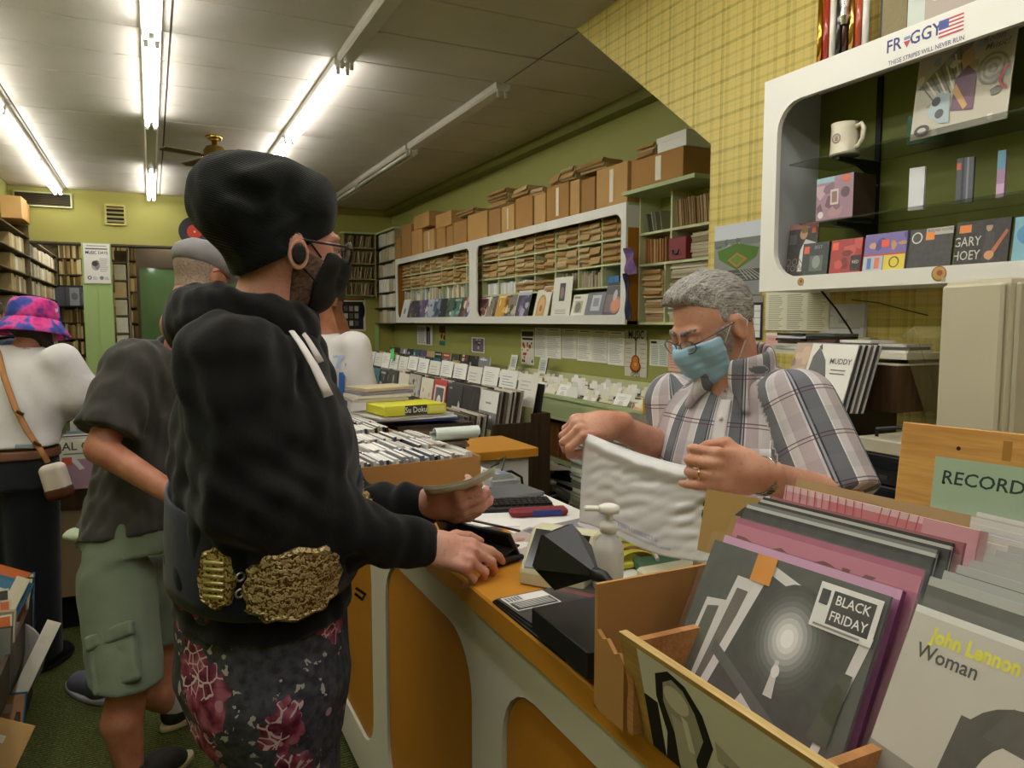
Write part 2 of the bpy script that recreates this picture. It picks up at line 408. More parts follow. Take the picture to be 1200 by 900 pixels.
ORANGE = M('b0721c', .42, .06, 3, spec=.45)
XF, XB, Y0, Y1, Z0, Z1 = 3.50, 3.83, 5.10, 11.45, 1.52, 2.51
wc = empty('wall_shelf_case', (XF, Y0, Z0)); tag(wc, 'long white-fronted shelf case on the green wall, full of paper bags', 'shelf')
wc_off = Vector((XF, Y0, Z0))
def wpart(g, name, mat, bevel=0):
    g.v = [(x - XF, y - Y0, z - Z0) for x, y, z in g.v]; return g.obj(name, mat, wc, bevel=bevel)
for a, b, ya, yb in ((5.17, 8.20, Y0, 8.30), (8.42, 11.38, 8.30, Y1)):
    inn = rrect(a, b, 1.60, 2.43, .09, 5); out = []
    for p in inn:   # matched outline on the outer rectangle
        out.append((min(yb, max(ya, ya if p[0] < a + .08 else yb if p[0] > b - .08 else p[0])), Z0 if p[1] < 1.68 else Z1 if p[1] > 2.35 else p[1]))
    q = []
    n = 6
    for ci, (cx, cz) in enumerate(((yb, Z0), (yb, Z1), (ya, Z1), (ya, Z0))):
        for i in range(n):
            f = i / (n - 1); ip = inn[ci*n + i]
            if ci == 0: q.append((ip[0], Z0) if f < .5 else (yb, ip[1]))
            elif ci == 1: q.append((yb, ip[1]) if f < .5 else (ip[0], Z1))
            elif ci == 2: q.append((ip[0], Z1) if f < .5 else (ya, ip[1]))
            else: q.append((ya, ip[1]) if f < .5 else (ip[0], Z0))
        # snap the middle two points to the corner so that the plate is a full rectangle
        q[-4 if ci < 0 else -(n//2)] = (cx, cz); q[-(n//2) - 1] = (cx, cz)
    g = G(); ring_plate(g, q, inn, XF, XF + .02, 'x'); wpart(g, 'face_frame', WHITE)
wpart(G().box((XF + .02, Y0, Z1 - .02), (XB, Y1, Z1)), 'top_board', PALEGREEN)
wpart(G().box((XF + .02, Y0, Z0), (XB, Y1, Z0 + .03)), 'bottom_board', M('6f7a3a', .5, .06, 3))
wpart(G().box((XF + .02, Y0, Z0), (XB, Y0 + .02, Z1 - .20)), 'side_panel', ORANGE)
wpart(G().box((XF + .02, Y0, Z1 - .20), (XB, Y0 + .02, Z1 - .02)), 'side_panel_band', WHITE)
wpart(G().box((XF + .02, Y1 - .02, Z0), (XB, Y1, Z1 - .02)), 'side_panel', ORANGE)
wpart(G().box((XB - .012, Y0 + .02, Z0 + .03), (XB, Y1 - .02, Z1 - .02)), 'back_panel', OLIVE)
for z, yb in ((2.245, Y1 - .02), (2.035, Y1 - .02), (1.845, 8.25)): wpart(G().box((3.60, Y0 + .02, z - .008), (XB - .012, yb, z + .008)), 'shelf_board', CREAMGREEN)
YD = [5.62, 6.02, 6.46, 6.90, 7.35, 7.80, 8.27, 8.76, 9.2, 9.65, 10.1, 10.55, 11.0]
for y in YD: wpart(G().box((3.605, y - .008, 1.845), (XB - .012, y + .008, 2.47)), 'divider', CREAMGREEN)
wpart(G().box((3.64, 5.2, 1.72), (XB - .012, 5.75, 1.735)), 'shelf_board', CREAMGREEN)

# paper bags of singles, lying in the cubby holes with their folded mouths hanging out
def bag_mesh(w, h, d, drop, k):
    g = G(); n = 4
    prof = [(-.012, h*.72), (-.02 - drop*.25, h*.45 - drop*.15), (-.016 - drop*.3, h*.2 - drop*.3), (-.006, h*.12)]
    g.box((0, -w/2, 0), (d, w/2, h))
    return g
def make_bag(w, h, kind, loc, mat):
    d = .19
    o = G().box((0, -w/2, 0), (d, w/2, h)).obj('paper_bag', mat, None, loc, bevel=.006)
    g = G(); t = random.uniform(-.012, .012)
    # folded mouth: a bent sheet over the front
    P = [(.03, h + .003), (-.006, h + .002), (-.016, h*.8), (-.02 - random.random()*.012, h*.45 + t), (-.012 - random.random()*.02, h*.3 + t)]
    vs = []
    for s in (0, 1):
        for x, z in P:
            vs += [(x - s*.003, -w/2 + .002, z + s*.003), (x - s*.003, w/2 - .002, z + s*.003 + t * (1 if x < 0 else 0))]
    m = len(P)*2; fs = []
    for i in range(len(P) - 1): fs += [(2*i, 2*i+1, 2*i+3, 2*i+2), (m+2*i, m+2*i+2, m+2*i+3, m+2*i+1)]
    fs += [(0, m, m+1, 1), (m-2, m-1, 2*m-1, 2*m-2)] + [(2*i, 2*i+2, m+2*i+2, m+2*i) for i in range(len(P)-1)] + [(2*i+1, m+2*i+1, m+2*i+3, 2*i+3) for i in range(len(P)-1)]
    g.add(vs, fs); g.obj('folded_mouth', random.choice(KR), o)
    return o
protos = {}
def bag(y, z, w, h, lab, grp):
    key = (round(w, 2), round(h, 2), random.randint(0, 2))
    if key not in protos:
        protos[key] = o = make_bag(w, h, 0, (0, 0, 0), random.choice(KR))
    else: o = tree(protos[key])
    o.location = (3.615 + random.random()*.012, y, z); tag(o, lab, 'paper bag', grp); return o
def fill_row(z, zt, cells, lab, grp, cols=2):
    for a, b in cells:
        c = cols; w = (b - a - .03) / c
        for i in range(c):
            n = 3 if (zt - z) > .19 and random.random() < .75 else 2
            hh = (zt - z - .022) / n; zz = z + .001
            for k in range(n):
                if k == n - 1 and random.random() < .12: continue
                h = round(hh - random.choice((.004, .01)), 3)
                bag(a + .015 + w*(i + .5), zz, round(w - .012, 2), h, lab, grp); zz += hh
ys = [Y0 + .03, 5.62, 6.02, 6.46, 6.90, 7.35, 7.80, 8.25]
near = list(zip(ys[:-1], ys[1:])); far = list(zip(YD[6:], YD[7:] + [11.42]))
fill_row(2.253, 2.45, near, 'kraft bag of singles in the top cubby row of the wide wall case', 'kraft bags, upper row')
fill_row(2.043, 2.237, near, 'kraft bag of singles in the middle cubby row of the wide wall case', 'kraft bags, middle row')
fill_row(1.853, 1.98, near[3:5], 'kraft bag of singles lying in the low cubby row above displayed albums', 'kraft bags, low row', 2)
fill_row(2.253, 2.45, far, 'kraft bag of singles in the top cubby row next to the sleeve racks', 'kraft bags, far upper row')
fill_row(2.043, 2.237, far, 'kraft bag of singles in the lower cubby row next to the sleeve racks', 'kraft bags, far lower row')

# white-edged sleeves, blue box and folders standing in the low row
def slab_row(name, x0, y0, y1, z, hlo, hhi, d, tlo, thi, pal, lab, cat, grp, lean=.05, parent=None):
    y = y0; ms = {}
    while y < y1 - thi:
        t = random.choice((tlo, (tlo+thi)/2, thi)); h = random.choice((hlo, (hlo+hhi)/2, hhi)); c = random.choice(pal); key = (t, h, c)
        if key not in ms: ms[key] = o = G().box((0, -t/2, 0), (d, t/2, h)).obj(name, M(c, .7, .1, 40), None)
        else: o = mcopy(ms[key])
        o.location = (x0 + random.random()*.01, y + t/2, z); o.rotation_euler = (random.uniform(0, lean), 0, 0)
        tag(o, lab, cat, grp); y += t + .002
slab_row('record_sleeve', 3.63, 7.0, 8.2, 1.854, .12, .135, .16, .02, .035, ['e8e6de', 'd8d6cc', 'c8ccd0', 'efece4'], 'pale sleeve standing on edge in the low cubby row', 'record sleeve', 'pale sleeves in the low cubbies', .02)
slab_row('record_sleeve', 3.63, 5.68, 6.4, 1.854, .11, .15, .16, .012, .022, ['9a9078', 'b0a488', 'c8bca0', '7a7258'], 'worn grey-brown sleeve standing beside the blue box', 'record sleeve', 'worn sleeves in the low cubbies', .1)
slab_row('record_sleeve', 3.62, 8.46, 11.4, 1.60, .36, .42, .17, .02, .04, ['d8d0b8', 'c8c4b4', 'a8a890', '88a098', 'e0dccc', 'b89868'], 'sleeve on edge behind the albums in the case beside the racks', 'record sleeve', 'sleeves filling the far case', .01)
bb = G().box((0, -.09, 0), (.16, .09, .20)).box((-.003, -.012, .02), (0, -.008, .18)).obj('file_box', M('4a80b8', .5, .08, 10), None, (3.645, 5.50, 1.738)); tag(bb, 'blue file box standing in the low cubby row', 'box')
kb = make_bag(.2, .1, 0, (3.645, 5.3, 1.738), KR[0]); tag(kb, 'kraft bag of singles beside the blue file box', 'paper bag')

# albums shown on the ledge of the case
def sleeve(name, w, h, t, edge, art, loc, rot, label, cat='album', grp=None):
    o = G().box((-w/2, 0, 0), (w/2, t, h)).obj(name, M(edge, .45, .06, 8), None, loc, rot)
    if art: art.obj('cover_print', o)
    return tag(o, label, cat, grp)
LEAN = math.radians(14)
def face_x(rz=0, lean=LEAN): return (Euler((-lean, 0, 0)).to_matrix().to_4x4(), )
def pose(yaw, lean):
    return (Matrix.Rotation(yaw, 4, 'Z') @ Matrix.Rotation(-lean, 4, 'X')).to_euler()
def rand_art(w, h, pal=None, n=7, frame=False):
    p = pal or random.choice(PAL); a = Art(w, h); a.rect(0, 1, 0, 1, p[0]).blobs(n, p[1:] + p[:1], .06, .3)
    if frame: a.rect(.0, 1, .86, 1, p[3]); a.rect(.08, .7, .9, .95, p[0])
    elif random.random() < .6: a.rect(.1, random.uniform(.5, .9), .86, .92, p[-1])
    return a
NPI = -math.pi/2
def shelf_album(y, w, h, label, art=None, edge='d8d4c8', x=3.525, z=1.551, yaw=0.0, lean=LEAN):
    return sleeve('album', w, h, .005, edge, art or rand_art(w, h), (x, y, z), pose(NPI + yaw, lean), label)
s = .31
a = Art(s, s).rect(0, 1, 0, 1, '3c2e30').rect(.08, .5, .25, .75, '6a5a58').ell(.6, .45, .26, .24, 'c86a48').ell(.6, .45, .2, .18, 'd88860').ell(.5, .72, .1, .16, 'b8b0b0')
shelf_album(5.36, s, .34, 'dark album with an orange disc at the end of the ledge', a, '302828')
a = Art(.3, .26).rect(0, 1, 0, 1, '6a6a70').rect(.3, .8, .35, .9, 'c0c4cc').rect(.4, .7, .5, .8, '8a8e98'); shelf_album(5.66, .3, .26, 'grey album with a pale square, second on the ledge from the orange disc', a, '505058')
a = Art(.25, .25).rect(0, 1, 0, 1, 'e8e4d4').rect(.2, .75, .3, .75, 'b8b098').ell(.45, .5, .2, .2, '7a7258').rect(.1, .5, .85, .92, '888070'); shelf_album(5.93, .25, .25, 'small cream album with a sepia picture', a, 'e8e4d8')
a = Art(.36, .42).rect(0, 1, 0, 1, 'ece8da').rect(.36, .66, .45, .86, '3a3440').ell(.5, .64, .1, .14, '9a7870').lines(.2, .8, .16, .28, 3, '8a8474', .3, .1); shelf_album(6.24, .36, .42, 'tall white album with a small dark portrait', a, 'e8e4d8', lean=.12)
a = Art(s, .36).rect(0, 1, 0, 1, 'e8e2d0').ell(.45, .42, .3, .34, 'c89850').rect(.15, .75, .08, .42, 'c89850').ell(.45, .45, .2, .24, 'e0b468').ell(.45, .36, .1, .1, 'a86a30').rect(.12, .8, .02, .08, '7aa050').rect(.6, .95, .82, .88, 'b04838'); shelf_album(6.66, s, .36, 'white album with a golden arch picture', a, 'e8e4d8')
a = Art(s, s).rect(0, 1, 0, 1, '2c2438').blobs(9, ['5a4a78', '8a7aa0', '3a3050', 'b8a8c8'], .06, .25, .05, .95, .05, .95).rect(0, 1, .9, 1, 'c8c4cc').rect(0, .05, 0, 1, 'd8d4d8'); shelf_album(7.1, s, s+.02, 'deep purple album edged in white', a, 'e8e4e8')
for y, pal, lab in ((7.42, ['8a7a68', '5a4a3c', 'c8b8a0', '3a2c24'], 'mottled brown album next to the golden one'), (7.62, ['d8a030', 'f0c860', 'a06818', 'f8e0a0'], 'golden yellow album with swirling shapes'),
        (7.84, ['24242a', '4a4a54', '101014', '686870'], 'near-black album between the golden and cream ones'), (8.02, ['e0d0b8', 'b08868', '7a4a38', 'f0e8d8'], 'cream album with brown figures'),
        (8.16, ['5a2422', '8a3a30', '3a1614', 'c8a890'], 'dark red album at the white post of the case')):
    shelf_album(y, s, s, lab, rand_art(s, s, pal, 10), pal[3], x=3.53 + (y > 7.7)*.006)
for i, (y, pal, lab) in enumerate(((8.55, ['6a88b8', 'c890b0', '3a4878', 'e0d8e8'], 'pink and blue album in the far case'), (8.75, ['8a5a48', 'c8a888', '503028', 'e8dcc8'], 'brown-red album in the far case'), (8.98, ['508878', '88b8a8', '285048', 'd0c890'], 'sea-green album in the far case'),
        (9.22, ['486a58', '90a888', '2a4030', 'd8d8b8'], 'moss-green album in the far case'), (9.5, ['28282e', '505058', '787880', '18181c'], 'charcoal album in the far case'), (9.78, ['587088', '90a8b8', '384858', 'c8d0d8'], 'steel-blue album in the far case'),
        (10.05, ['c8ccd8', '9098a8', '687080', 'f0f0f4'], 'silvery album in the far case'), (10.32, ['6a5a88', 'c8a858', '483a60', '9080a8'], 'violet and gold album in the far case'), (10.58, ['484450', '706878', '9a8a90', '2c2830'], 'dusky album in the far case'),
        (10.84, ['584858', '88707c', '3a2c3a', 'b8a0a0'], 'plum album in the far case'))):
    shelf_album(y, s, s, lab, rand_art(s, s, pal, 8), pal[3])
a = Art(s, s).rect(0, 1, 0, 1, 'ecece4').ell(.5, .5, .16, .16, '7a9a68'); shelf_album(11.18, s, .34, 'white album with one green spot', a, 'ecece4')

# ---------------------------------------------------------------- boxes on top of the case
def carton(x, y0, y1, z0, z1, d, lab, mat=None, lid=False, tape=False, name='cardboard_box', cat='box'):
    m = mat or random.choice(CARD); w = abs(y1 - y0); h = z1 - z0
    o = G().box((0, -w/2, 0), (d, w/2, h)).obj(name, m, None, (x, (y0+y1)/2, z0), (0, 0, random.uniform(-.03, .03)), bevel=.004)
    # closing flaps: a thin raised seam and the flap edge
    G().box((.006, -w/2 + .004, h), (d - .006, -.004, h + .004)).obj('flap', m, o)
    G().box((.006, .004, h), (d - .006, w/2 - .004, h + .0035)).obj('flap', m, o)
    if tape: G().box((-.001, -w*.06, h*.1), (0, w*.06, h*.92)).obj('tape', M('e0d2b4', .3, .08, 20), o)
    return tag(o, lab, cat, 'boxes along the top of the wall case')
def packets(x, y0, y1, z0, z1, n, d, lab):
    """n flat kraft packets on top of one another"""
    h = (z1 - z0) / n; w = abs(y1 - y0)
    for i in range(n):
        o = make_bag(round(w, 2), round(h - .004, 3), 0, (x + random.uniform(-.01, .01), (y0+y1)/2 + random.uniform(-.015, .015), z0 + i*h + .002), random.choice(KR))
        o.rotation_euler = (0, 0, random.uniform(-.06, .06)); tag(o, lab, 'paper bag', 'kraft packets piled on the boxes')
ZT = 2.512
BX = [  # near and far lower corner, top edge, label, taped
 ((3.520, 11.206, 2.498), (3.520, 11.552, 2.818), 'narrow brown carton at the far end of the case top', 0),
 ((3.520, 10.702, 2.486), (3.520, 11.144, 2.960), 'tall brown carton beside the narrow one at the far end', 0),
 ((3.520, 10.198, 2.496), (3.520, 10.649, 2.844), 'brown carton with a taller carton standing on it', 0),
 ((3.520, 9.666, 2.500), (3.520, 10.152, 2.792), 'low brown carton between the two tall carton piles', 1),
 ((3.520, 9.274, 2.501), (3.520, 9.592, 2.767), 'brown carton carrying a wide overhanging carton', 0),
 ((3.520, 8.967, 2.517), (3.520, 9.237, 2.773), 'slim brown carton next to the overhanging pile', 0),
 ((3.520, 8.538, 2.499), (3.520, 8.962, 2.775), 'light brown carton above the white post of the case', 0),
 ((3.520, 7.896, 2.478), (3.520, 8.507, 2.784), 'wide brown carton topped with flat packets', 0),
 ((3.520, 7.547, 2.510), (3.520, 7.870, 2.793), 'brown carton under the pile of four flat packets', 0),
 ((3.520, 7.203, 2.510), (3.520, 7.524, 2.785), 'brown carton with printed band under the flat packets', 1),
 ((3.520, 6.770, 2.497), (3.520, 7.183, 2.811), 'square brown carton with two crumpled packets on it', 0),
 ((3.520, 6.499, 2.516), (3.520, 6.753, 2.801), 'narrow carton between the square one and the taped one', 0),
 ((3.520, 6.052, 2.503), (3.520, 6.484, 2.826), 'light carton with white tape on its front', 1),
 ((3.520, 5.854, 2.516), (3.520, 6.040, 2.826), 'tall slim carton with a folded packet on it', 0),
 ((3.520, 5.595, 2.513), (3.520, 5.843, 2.801), 'carton next to the big plain carton', 0),
 ((3.520, 5.105, 2.489), (3.520, 5.587, 2.817), 'big carton with a small round mark and white label', 1)]
TOPS = []
def top_at(y0, y1): return max([t for a_, b_, t in TOPS if a_ < y1 and b_ > y0] + [ZT]) + .006
for a, b, lab, tp in BX:
    a = list(a); b = list(b); b[1] = min(b[1], 11.45)
    TOPS.append((a[1] + .012, b[1] - .012, ZT + (b[2] - a[2])))
    o = carton(3.515, a[1] + .012, b[1] - .012, ZT, ZT + (b[2] - a[2]), .29, lab, tape=tp)
o = carton(3.515, 9.9, 10.55, top_at(9.9, 10.55), top_at(9.9, 10.55) + .2, .29, 'taller brown carton standing on the row near the far end')
o = carton(3.515, 9.05, 9.62, top_at(9.05, 9.62), top_at(9.05, 9.62) + .18, .29, 'wide carton overhanging the lower row of boxes')
packets(3.52, 8.28, 8.75, top_at(8.28, 8.75), top_at(8.28, 8.75) + 0.075, 2, .2, 'flat kraft packet on the wide brown carton')
packets(3.52, 7.40, 7.85, top_at(7.40, 7.85), top_at(7.40, 7.85) + 0.190, 4, .2, 'flat kraft packet in the pile of four')
packets(3.52, 6.85, 7.20, top_at(6.85, 7.20), top_at(6.85, 7.20) + 0.100, 2, .2, 'crumpled kraft packet on the square carton')
packets(3.52, 6.55, 6.78, top_at(6.55, 6.78), top_at(6.55, 6.78) + 0.060, 1, .2, 'kraft packet leaning over the narrow carton')
packets(3.52, 6.22, 6.42, top_at(6.22, 6.42), top_at(6.22, 6.42) + 0.090, 1, .2, 'kraft packet standing on the taped light carton')
packets(3.52, 5.95, 6.18, top_at(5.95, 6.18), top_at(5.95, 6.18) + 0.110, 2, .2, 'folded kraft packet on the tall slim carton')
packets(3.52, 5.45, 5.86, top_at(5.45, 5.86), top_at(5.45, 5.86) + 0.090, 2, .2, 'kraft packet lying across two cartons')
o = carton(3.515, 4.96, 5.06, 2.585, 2.83, .29, 'thin carton edge beside the long carton'); 
o = carton(3.47, 4.36, 4.93, 2.585, 2.80, .33, 'long flat carton with a white label over the lattice shelf', CARD[1], tape=True)
packets(3.5, 4.72, 4.93, 2.806, 2.90, 2, .2, 'crumpled kraft packet on the end of the long carton')
wb = G().box((0, -.17, 0), (.3, .17, .11)).obj('storage_box', WHITE2, None, (3.5, 4.53, 2.806), bevel=.004); G().box((-.004, -.174, .075), (.304, .174, .115)).obj('lid', WHITE2, wb); tag(wb, 'white lidded storage box on the long flat carton', 'box')

# ---------------------------------------------------------------- lattice shelf next to the case
LX = 3.62
ls = empty('lattice_shelf', (LX, 4.2, 1.52)); tag(ls, 'pale green open lattice shelf of folders and sleeves', 'shelf')
def lp(g, n, m): g.v = [(x - LX, y - 4.2, z - 1.52) for x, y, z in g.v]; return g.obj(n, m, ls)
lp(G().box((3.45, 4.2, 2.55), (3.83, 5.09, 2.58)), 'top_board', PALEGREEN)
for z in (1.53, 2.0, 2.25): lp(G().box((LX, 4.2, z - .01), (3.82, 5.09, z + .01)), 'shelf_board', CREAMGREEN)
for y, z0, z1 in ((4.2, 1.52, 2.55), (4.73, 1.54, 1.99), (4.66, 2.01, 2.24), (4.66, 2.26, 2.54), (5.07, 1.52, 2.55)): lp(G().box((LX, y, z0), (3.82, y + .018, z1)), 'divider', CREAMGREEN)
lp(G().box((3.82, 4.2, 1.52), (3.83, 5.09, 2.55)), 'back_panel', OLIVE)
def fan(y0, y1, z, h, n, d, pal, lab, grp, tilt=.12, t=.006, x=3.64):
    for i in range(n):
        y = y0 + (y1 - y0) * i / max(1, n - 1); c = random.choice(pal); hh = h * random.uniform(.9, 1)
        o = G().box((0, 0, 0), (d, t, hh)).obj('record_sleeve', M(c, .7, .1, 30), None, (x + random.random()*.012, y, z), (tilt + random.uniform(-.02, .02), 0, 0))
        tag(o, lab, 'record sleeve', grp)
KP = ['c0a070', 'a88858', 'd0b488', '98784c', 'b89868']
fan(4.235, 4.62, 2.262, .22, 16, .17, KP, 'brown sleeve leaning in the upper cell of the lattice shelf', 'leaning brown sleeves, upper cell', -.12)
fan(4.82, 4.98, 2.262, .17, 4, .17, ['b8b4a4', '8a8468', '707458'], 'grey-green folder leaning in the lattice shelf', 'grey folders in the lattice', -.22)
fan(4.76, 5.02, 2.012, .2, 8, .17, ['b07c48', 'a06c3c', 'c08c58', 'd0a878'], 'tan file folder in the middle cell of the lattice shelf', 'tan folders in the lattice', -.03, .012)
rb = G().box((0, -.1, 0), (.17, .1, .17)).obj('case_box', M('8a3038', .5, .1, 12), None, (3.61, 4.58, 2.012), bevel=.005); G().tube([(-.012, -.035, .075), (-.02, -.028, .045), (-.02, .028, .045), (-.012, .035, .075)], .006, 6).obj('handle', M('1c1a1c', .4), rb); tag(rb, 'dark red case with a black handle in lattice shelf', 'box')
def pile(y0, y1, z, zt, n, d, pal, lab, grp, x=3.64, name='flat_sleeve', cat='record sleeve', rot=.08):
    h = (zt - z) / n; w = y1 - y0
    for i in range(n):
        c = random.choice(pal)
        o = G().box((0, -w/2, 0), (d, w/2, h*.9)).obj(name, M(c, .7, .1, 30), None, (x + random.uniform(-.01, .01), (y0+y1)/2 + random.uniform(-.012, .012), z + i*h + .001), (0, 0, random.uniform(-rot, rot)))
        tag(o, lab, cat, grp)
pile(4.25, 4.45, 2.012, 2.2, 12, .17, ['b0a488', 'a09070', 'c0b498', '887858'], 'flat worn sleeve in the pile beside the red case', 'flat sleeves beside the red case', rot=.03)
pile(4.25, 4.68, 1.80, 1.985, 10, .17, ['c0b498', 'a89878', '908060', 'd0c8b0'], 'flat sleeve in the pile above the grey hair', 'flat sleeves in the lattice')
pile(4.78, 5.0, 1.542, 1.72, 8, .17, ['a88860', 'b89870', '987848', 'c8b088'], 'brown packet in the low pile by the hanging tie', 'brown packets in the lattice')
pile(4.5, 4.7, 1.542, 1.66, 6, .17, ['908868', 'c8c0a8', 'e0dcd0', 'a8a080'], 'flat sleeve stack with a white box on top', 'low flat sleeves in the lattice')
for i in range(4): tag(make_bag(.24, .05, 0, (3.6, 4.86, 1.73 + i*.056), KR[2]), 'pale kraft bag in the bulging pile beside the hanging tie', 'paper bag', 'pale bags in the lattice')
# striped tie / cloth hanging at the end of the case
t = empty('hanging_tie', (3.49, 5.06, 1.62)); tag(t, 'purple patterned cloth and navy tie hanging at the case end', 'tie')
def tie(nm, y, z0, z1, w, m, x=3.492):
    g = G(); g.sheet(lambda u, v: (x - 3.49 + .01*math.sin(v*9 + u*3) - .02*(v > .8)*(v-.8)*5, y - 5.06 + (u-.5)*w*(1 - .4*v) + .03*v, z0 - 1.62 + (z1-z0)*v), 4, 10)
    o = g.obj(nm, m, t); md = o.modifiers.new('s', 'SOLIDIFY'); md.thickness = .006; return o
tie('tie_blade', 4.99, 1.56, 1.93, .07, M('262a48', .6, .15, 30), 3.46); tie('cloth', 4.96, 1.92, 2.13, .16, M('7a5a88', .6, .5, 25), 3.46)

# ---------------------------------------------------------------- notices on the green wall under the case
def wall_sheet(name, y0, y1, z0, z1, art_fn, label, cat='notice', x=3.826, nrm='x', bottom=None):
    w = abs(y1 - y0); h = z1 - z0; a = Art(w, h); art_fn(a)
    o = G().box((-w/2, 0, 0), (w/2, .0015, h)).obj(name, M('e6e2d6', .8, .04, 9), None, (x - .003, (y0+y1)/2, z0), (0, 0, NPI)); a.obj('print', o, matte=True)
    return tag(o, label, cat)
def notice(c='e9e5d8', n=16):
    def f(a): a.rect(0, 1, 0, 1, c).rect(.2, .8, .93, .96, '8a8a88').lines(.1, .92, .08, .9, n, 'b0aea4', .35, .35)
    return f
A1 = lambda p, q: (p[1], q[1], q[2], p[2])
def R4(tl, br): return (br[1], tl[1], br[2], tl[2])
def f_fig(a): a.rect(0, 1, 0, 1, 'dcd8d0').lines(.08, .55, .1, .92, 9, '9a968e', .4, .2); a.rect(.62, .72, .05, .95, '3a3838').rect(.74, .86, .05, .9, '6a6866').ell(.72, .8, .1, .12, '2a2828')
wall_sheet('notice', *R4((3.826, 11.369, 1.482), (3.826, 10.655, 1.176)), f_fig, 'white notice with a dark upright figure, under the far case')
def f_strip(a): a.rect(0, 1, 0, 1, 'b8a860').rect(0, 1, .55, 1, '7a4438').rect(0, 1, 0, .2, '3a7a68').blobs(5, ['5a3a30', 'c8a060'], .1, .3)
wall_sheet('poster', *R4((3.826, 10.350, 1.525), (3.826, 10.110, 1.193)), f_strip, 'narrow brown and teal strip poster under the far case', 'poster')
def f_photo(a): a.rect(0, 1, 0, 1, 'e4e0dc').rect(.07, .93, .07, .93, '7a6470').blobs(10, ['c8b0b0', '4a3a48', '9a7a80', 'e0c8c0'], .06, .16, .08, .92, .08, .92)
wall_sheet('photo_print', *R4((3.826, 9.119, 1.335), (3.826, 8.699, 1.137)), f_photo, 'small white-edged group photo taped to the wall', 'photo')
def f_org(a):
    a.rect(0, 1, 0, 1, 'd8d2c4').rect(.05, .95, .8, .95, '4a4444').rect(.1, .9, .70, .76, '2a2828')
    for i in range(3): a.blobs(6, ['d87828', 'e8b040', '3a3030', 'b84838'], .06, .14, .08, .92, .06 + i*.2, .24 + i*.2)
wall_sheet('poster', *R4((3.826, 7.650, 1.452), (3.826, 7.330, 1.057)), f_org, 'tall poster with rows of orange blots', 'poster')
for i, (a, b, yb) in enumerate(((627, 640, 419), (640, 658, 421), (659, 676, 421), (677, 694, 424), (694, 712, 426), (713, 732, 429))):
    y0, y1, z0, z1 = [((3.826, 7.312, 1.437)), ((3.826, 7.054, 1.440)), ((3.826, 6.703, 1.444)), ((3.826, 6.394, 1.448)), ((3.826, 6.123, 1.452)), ((3.826, 5.840, 1.455)), ((3.826, 5.576, 1.458))][i][1], 0, 0, 0
    yn = [((3.826, 7.052, 1.155)), ((3.826, 6.717, 1.152)), ((3.826, 6.407, 1.167)), ((3.826, 6.118, 1.155)), ((3.826, 5.848, 1.153)), ((3.826, 5.569, 1.144))][i]
    wall_sheet('notice', yn[1], y0, yn[2], 1.475 - i*.004, notice('ece8dc' if i % 2 else 'e2ded2'), ['notice page next to the orange-blot poster', 'second typed page in the row of notices', 'third typed page in the row of notices', 'fourth typed page in the row of notices', 'fifth typed page in the row of notices', 'last typed page, beside the guitar poster'][i], x=3.826 - .002*(i % 2))
def f_music(a):
    a.rect(0, 1, 0, 1, 'cfc8b4').text('MUSIC', .5, .90, a.w*.30, '3a3a36', .02, .82)
    for i in range(6): a.rect(.05, .3, .2 + i*.1, .21 + i*.1, '8a8474').rect(.72, .95, .2 + i*.1, .21 + i*.1, '8a8474')
    a.rect(.485, .53, .42, .84, '4a3020').rect(.45, .56, .78, .84, '6a4428').ell(.5, .35, .19, .12, '8a4a20').ell(.5, .22, .25, .14, '7a3a18').ell(.5, .24, .18, .10, 'c87830').ell(.5, .36, .13, .08, 'c87830').ell(.5, .27, .06, .04, 'e0a050').text('OPEN', .5, .045, a.w*.16, '2f6a48', .01)
wall_sheet('poster', *R4((3.826, 5.563, 1.466), (3.826, 5.233, 1.059)), f_music, 'poster reading MUSIC with a brown guitar', 'poster')
def f_list(a): a.rect(0, 1, 0, 1, 'dfe0d4').rect(.06, .38, .86, .95, '3a3a3a').lines(.08, .48, .06, .82, 14, '7a8a84', .35, .1).lines(.54, .94, .06, .82, 14, '7a8a84', .35, .1)
wall_sheet('notice', *R4((3.826, 5.193, 1.390), (3.826, 4.942, 1.171)), f_list, 'white two-column list with a black box in its corner')
def f_pink(a): a.rect(0, 1, 0, 1, 'e8b8a4').lines(.1, .9, .1, .9, 9, 'c89080', .3, .2)
wall_sheet('notice', *R4((3.826, 4.937, 1.396), (3.826, 4.755, 1.140)), f_pink, 'salmon-pink sheet beside the two-column list')
def f_col(a): a.rect(0, 1, 0, 1, '9ab8b0').blobs(8, ['d8604a', 'e8e0d0', '4a7a8a'], .1, .25)
wall_sheet('flyer', *R4((3.826, 4.758, 1.250), (3.826, 4.566, 1.072)), f_col, 'blue-green flyer with red spots next to the pink sheet', 'flyer')
S(G().box((3.80, 4.2, 1.48), (3.83, 12.6, 1.525)).obj('trim_3', M('767838', .5, .05, 3)))

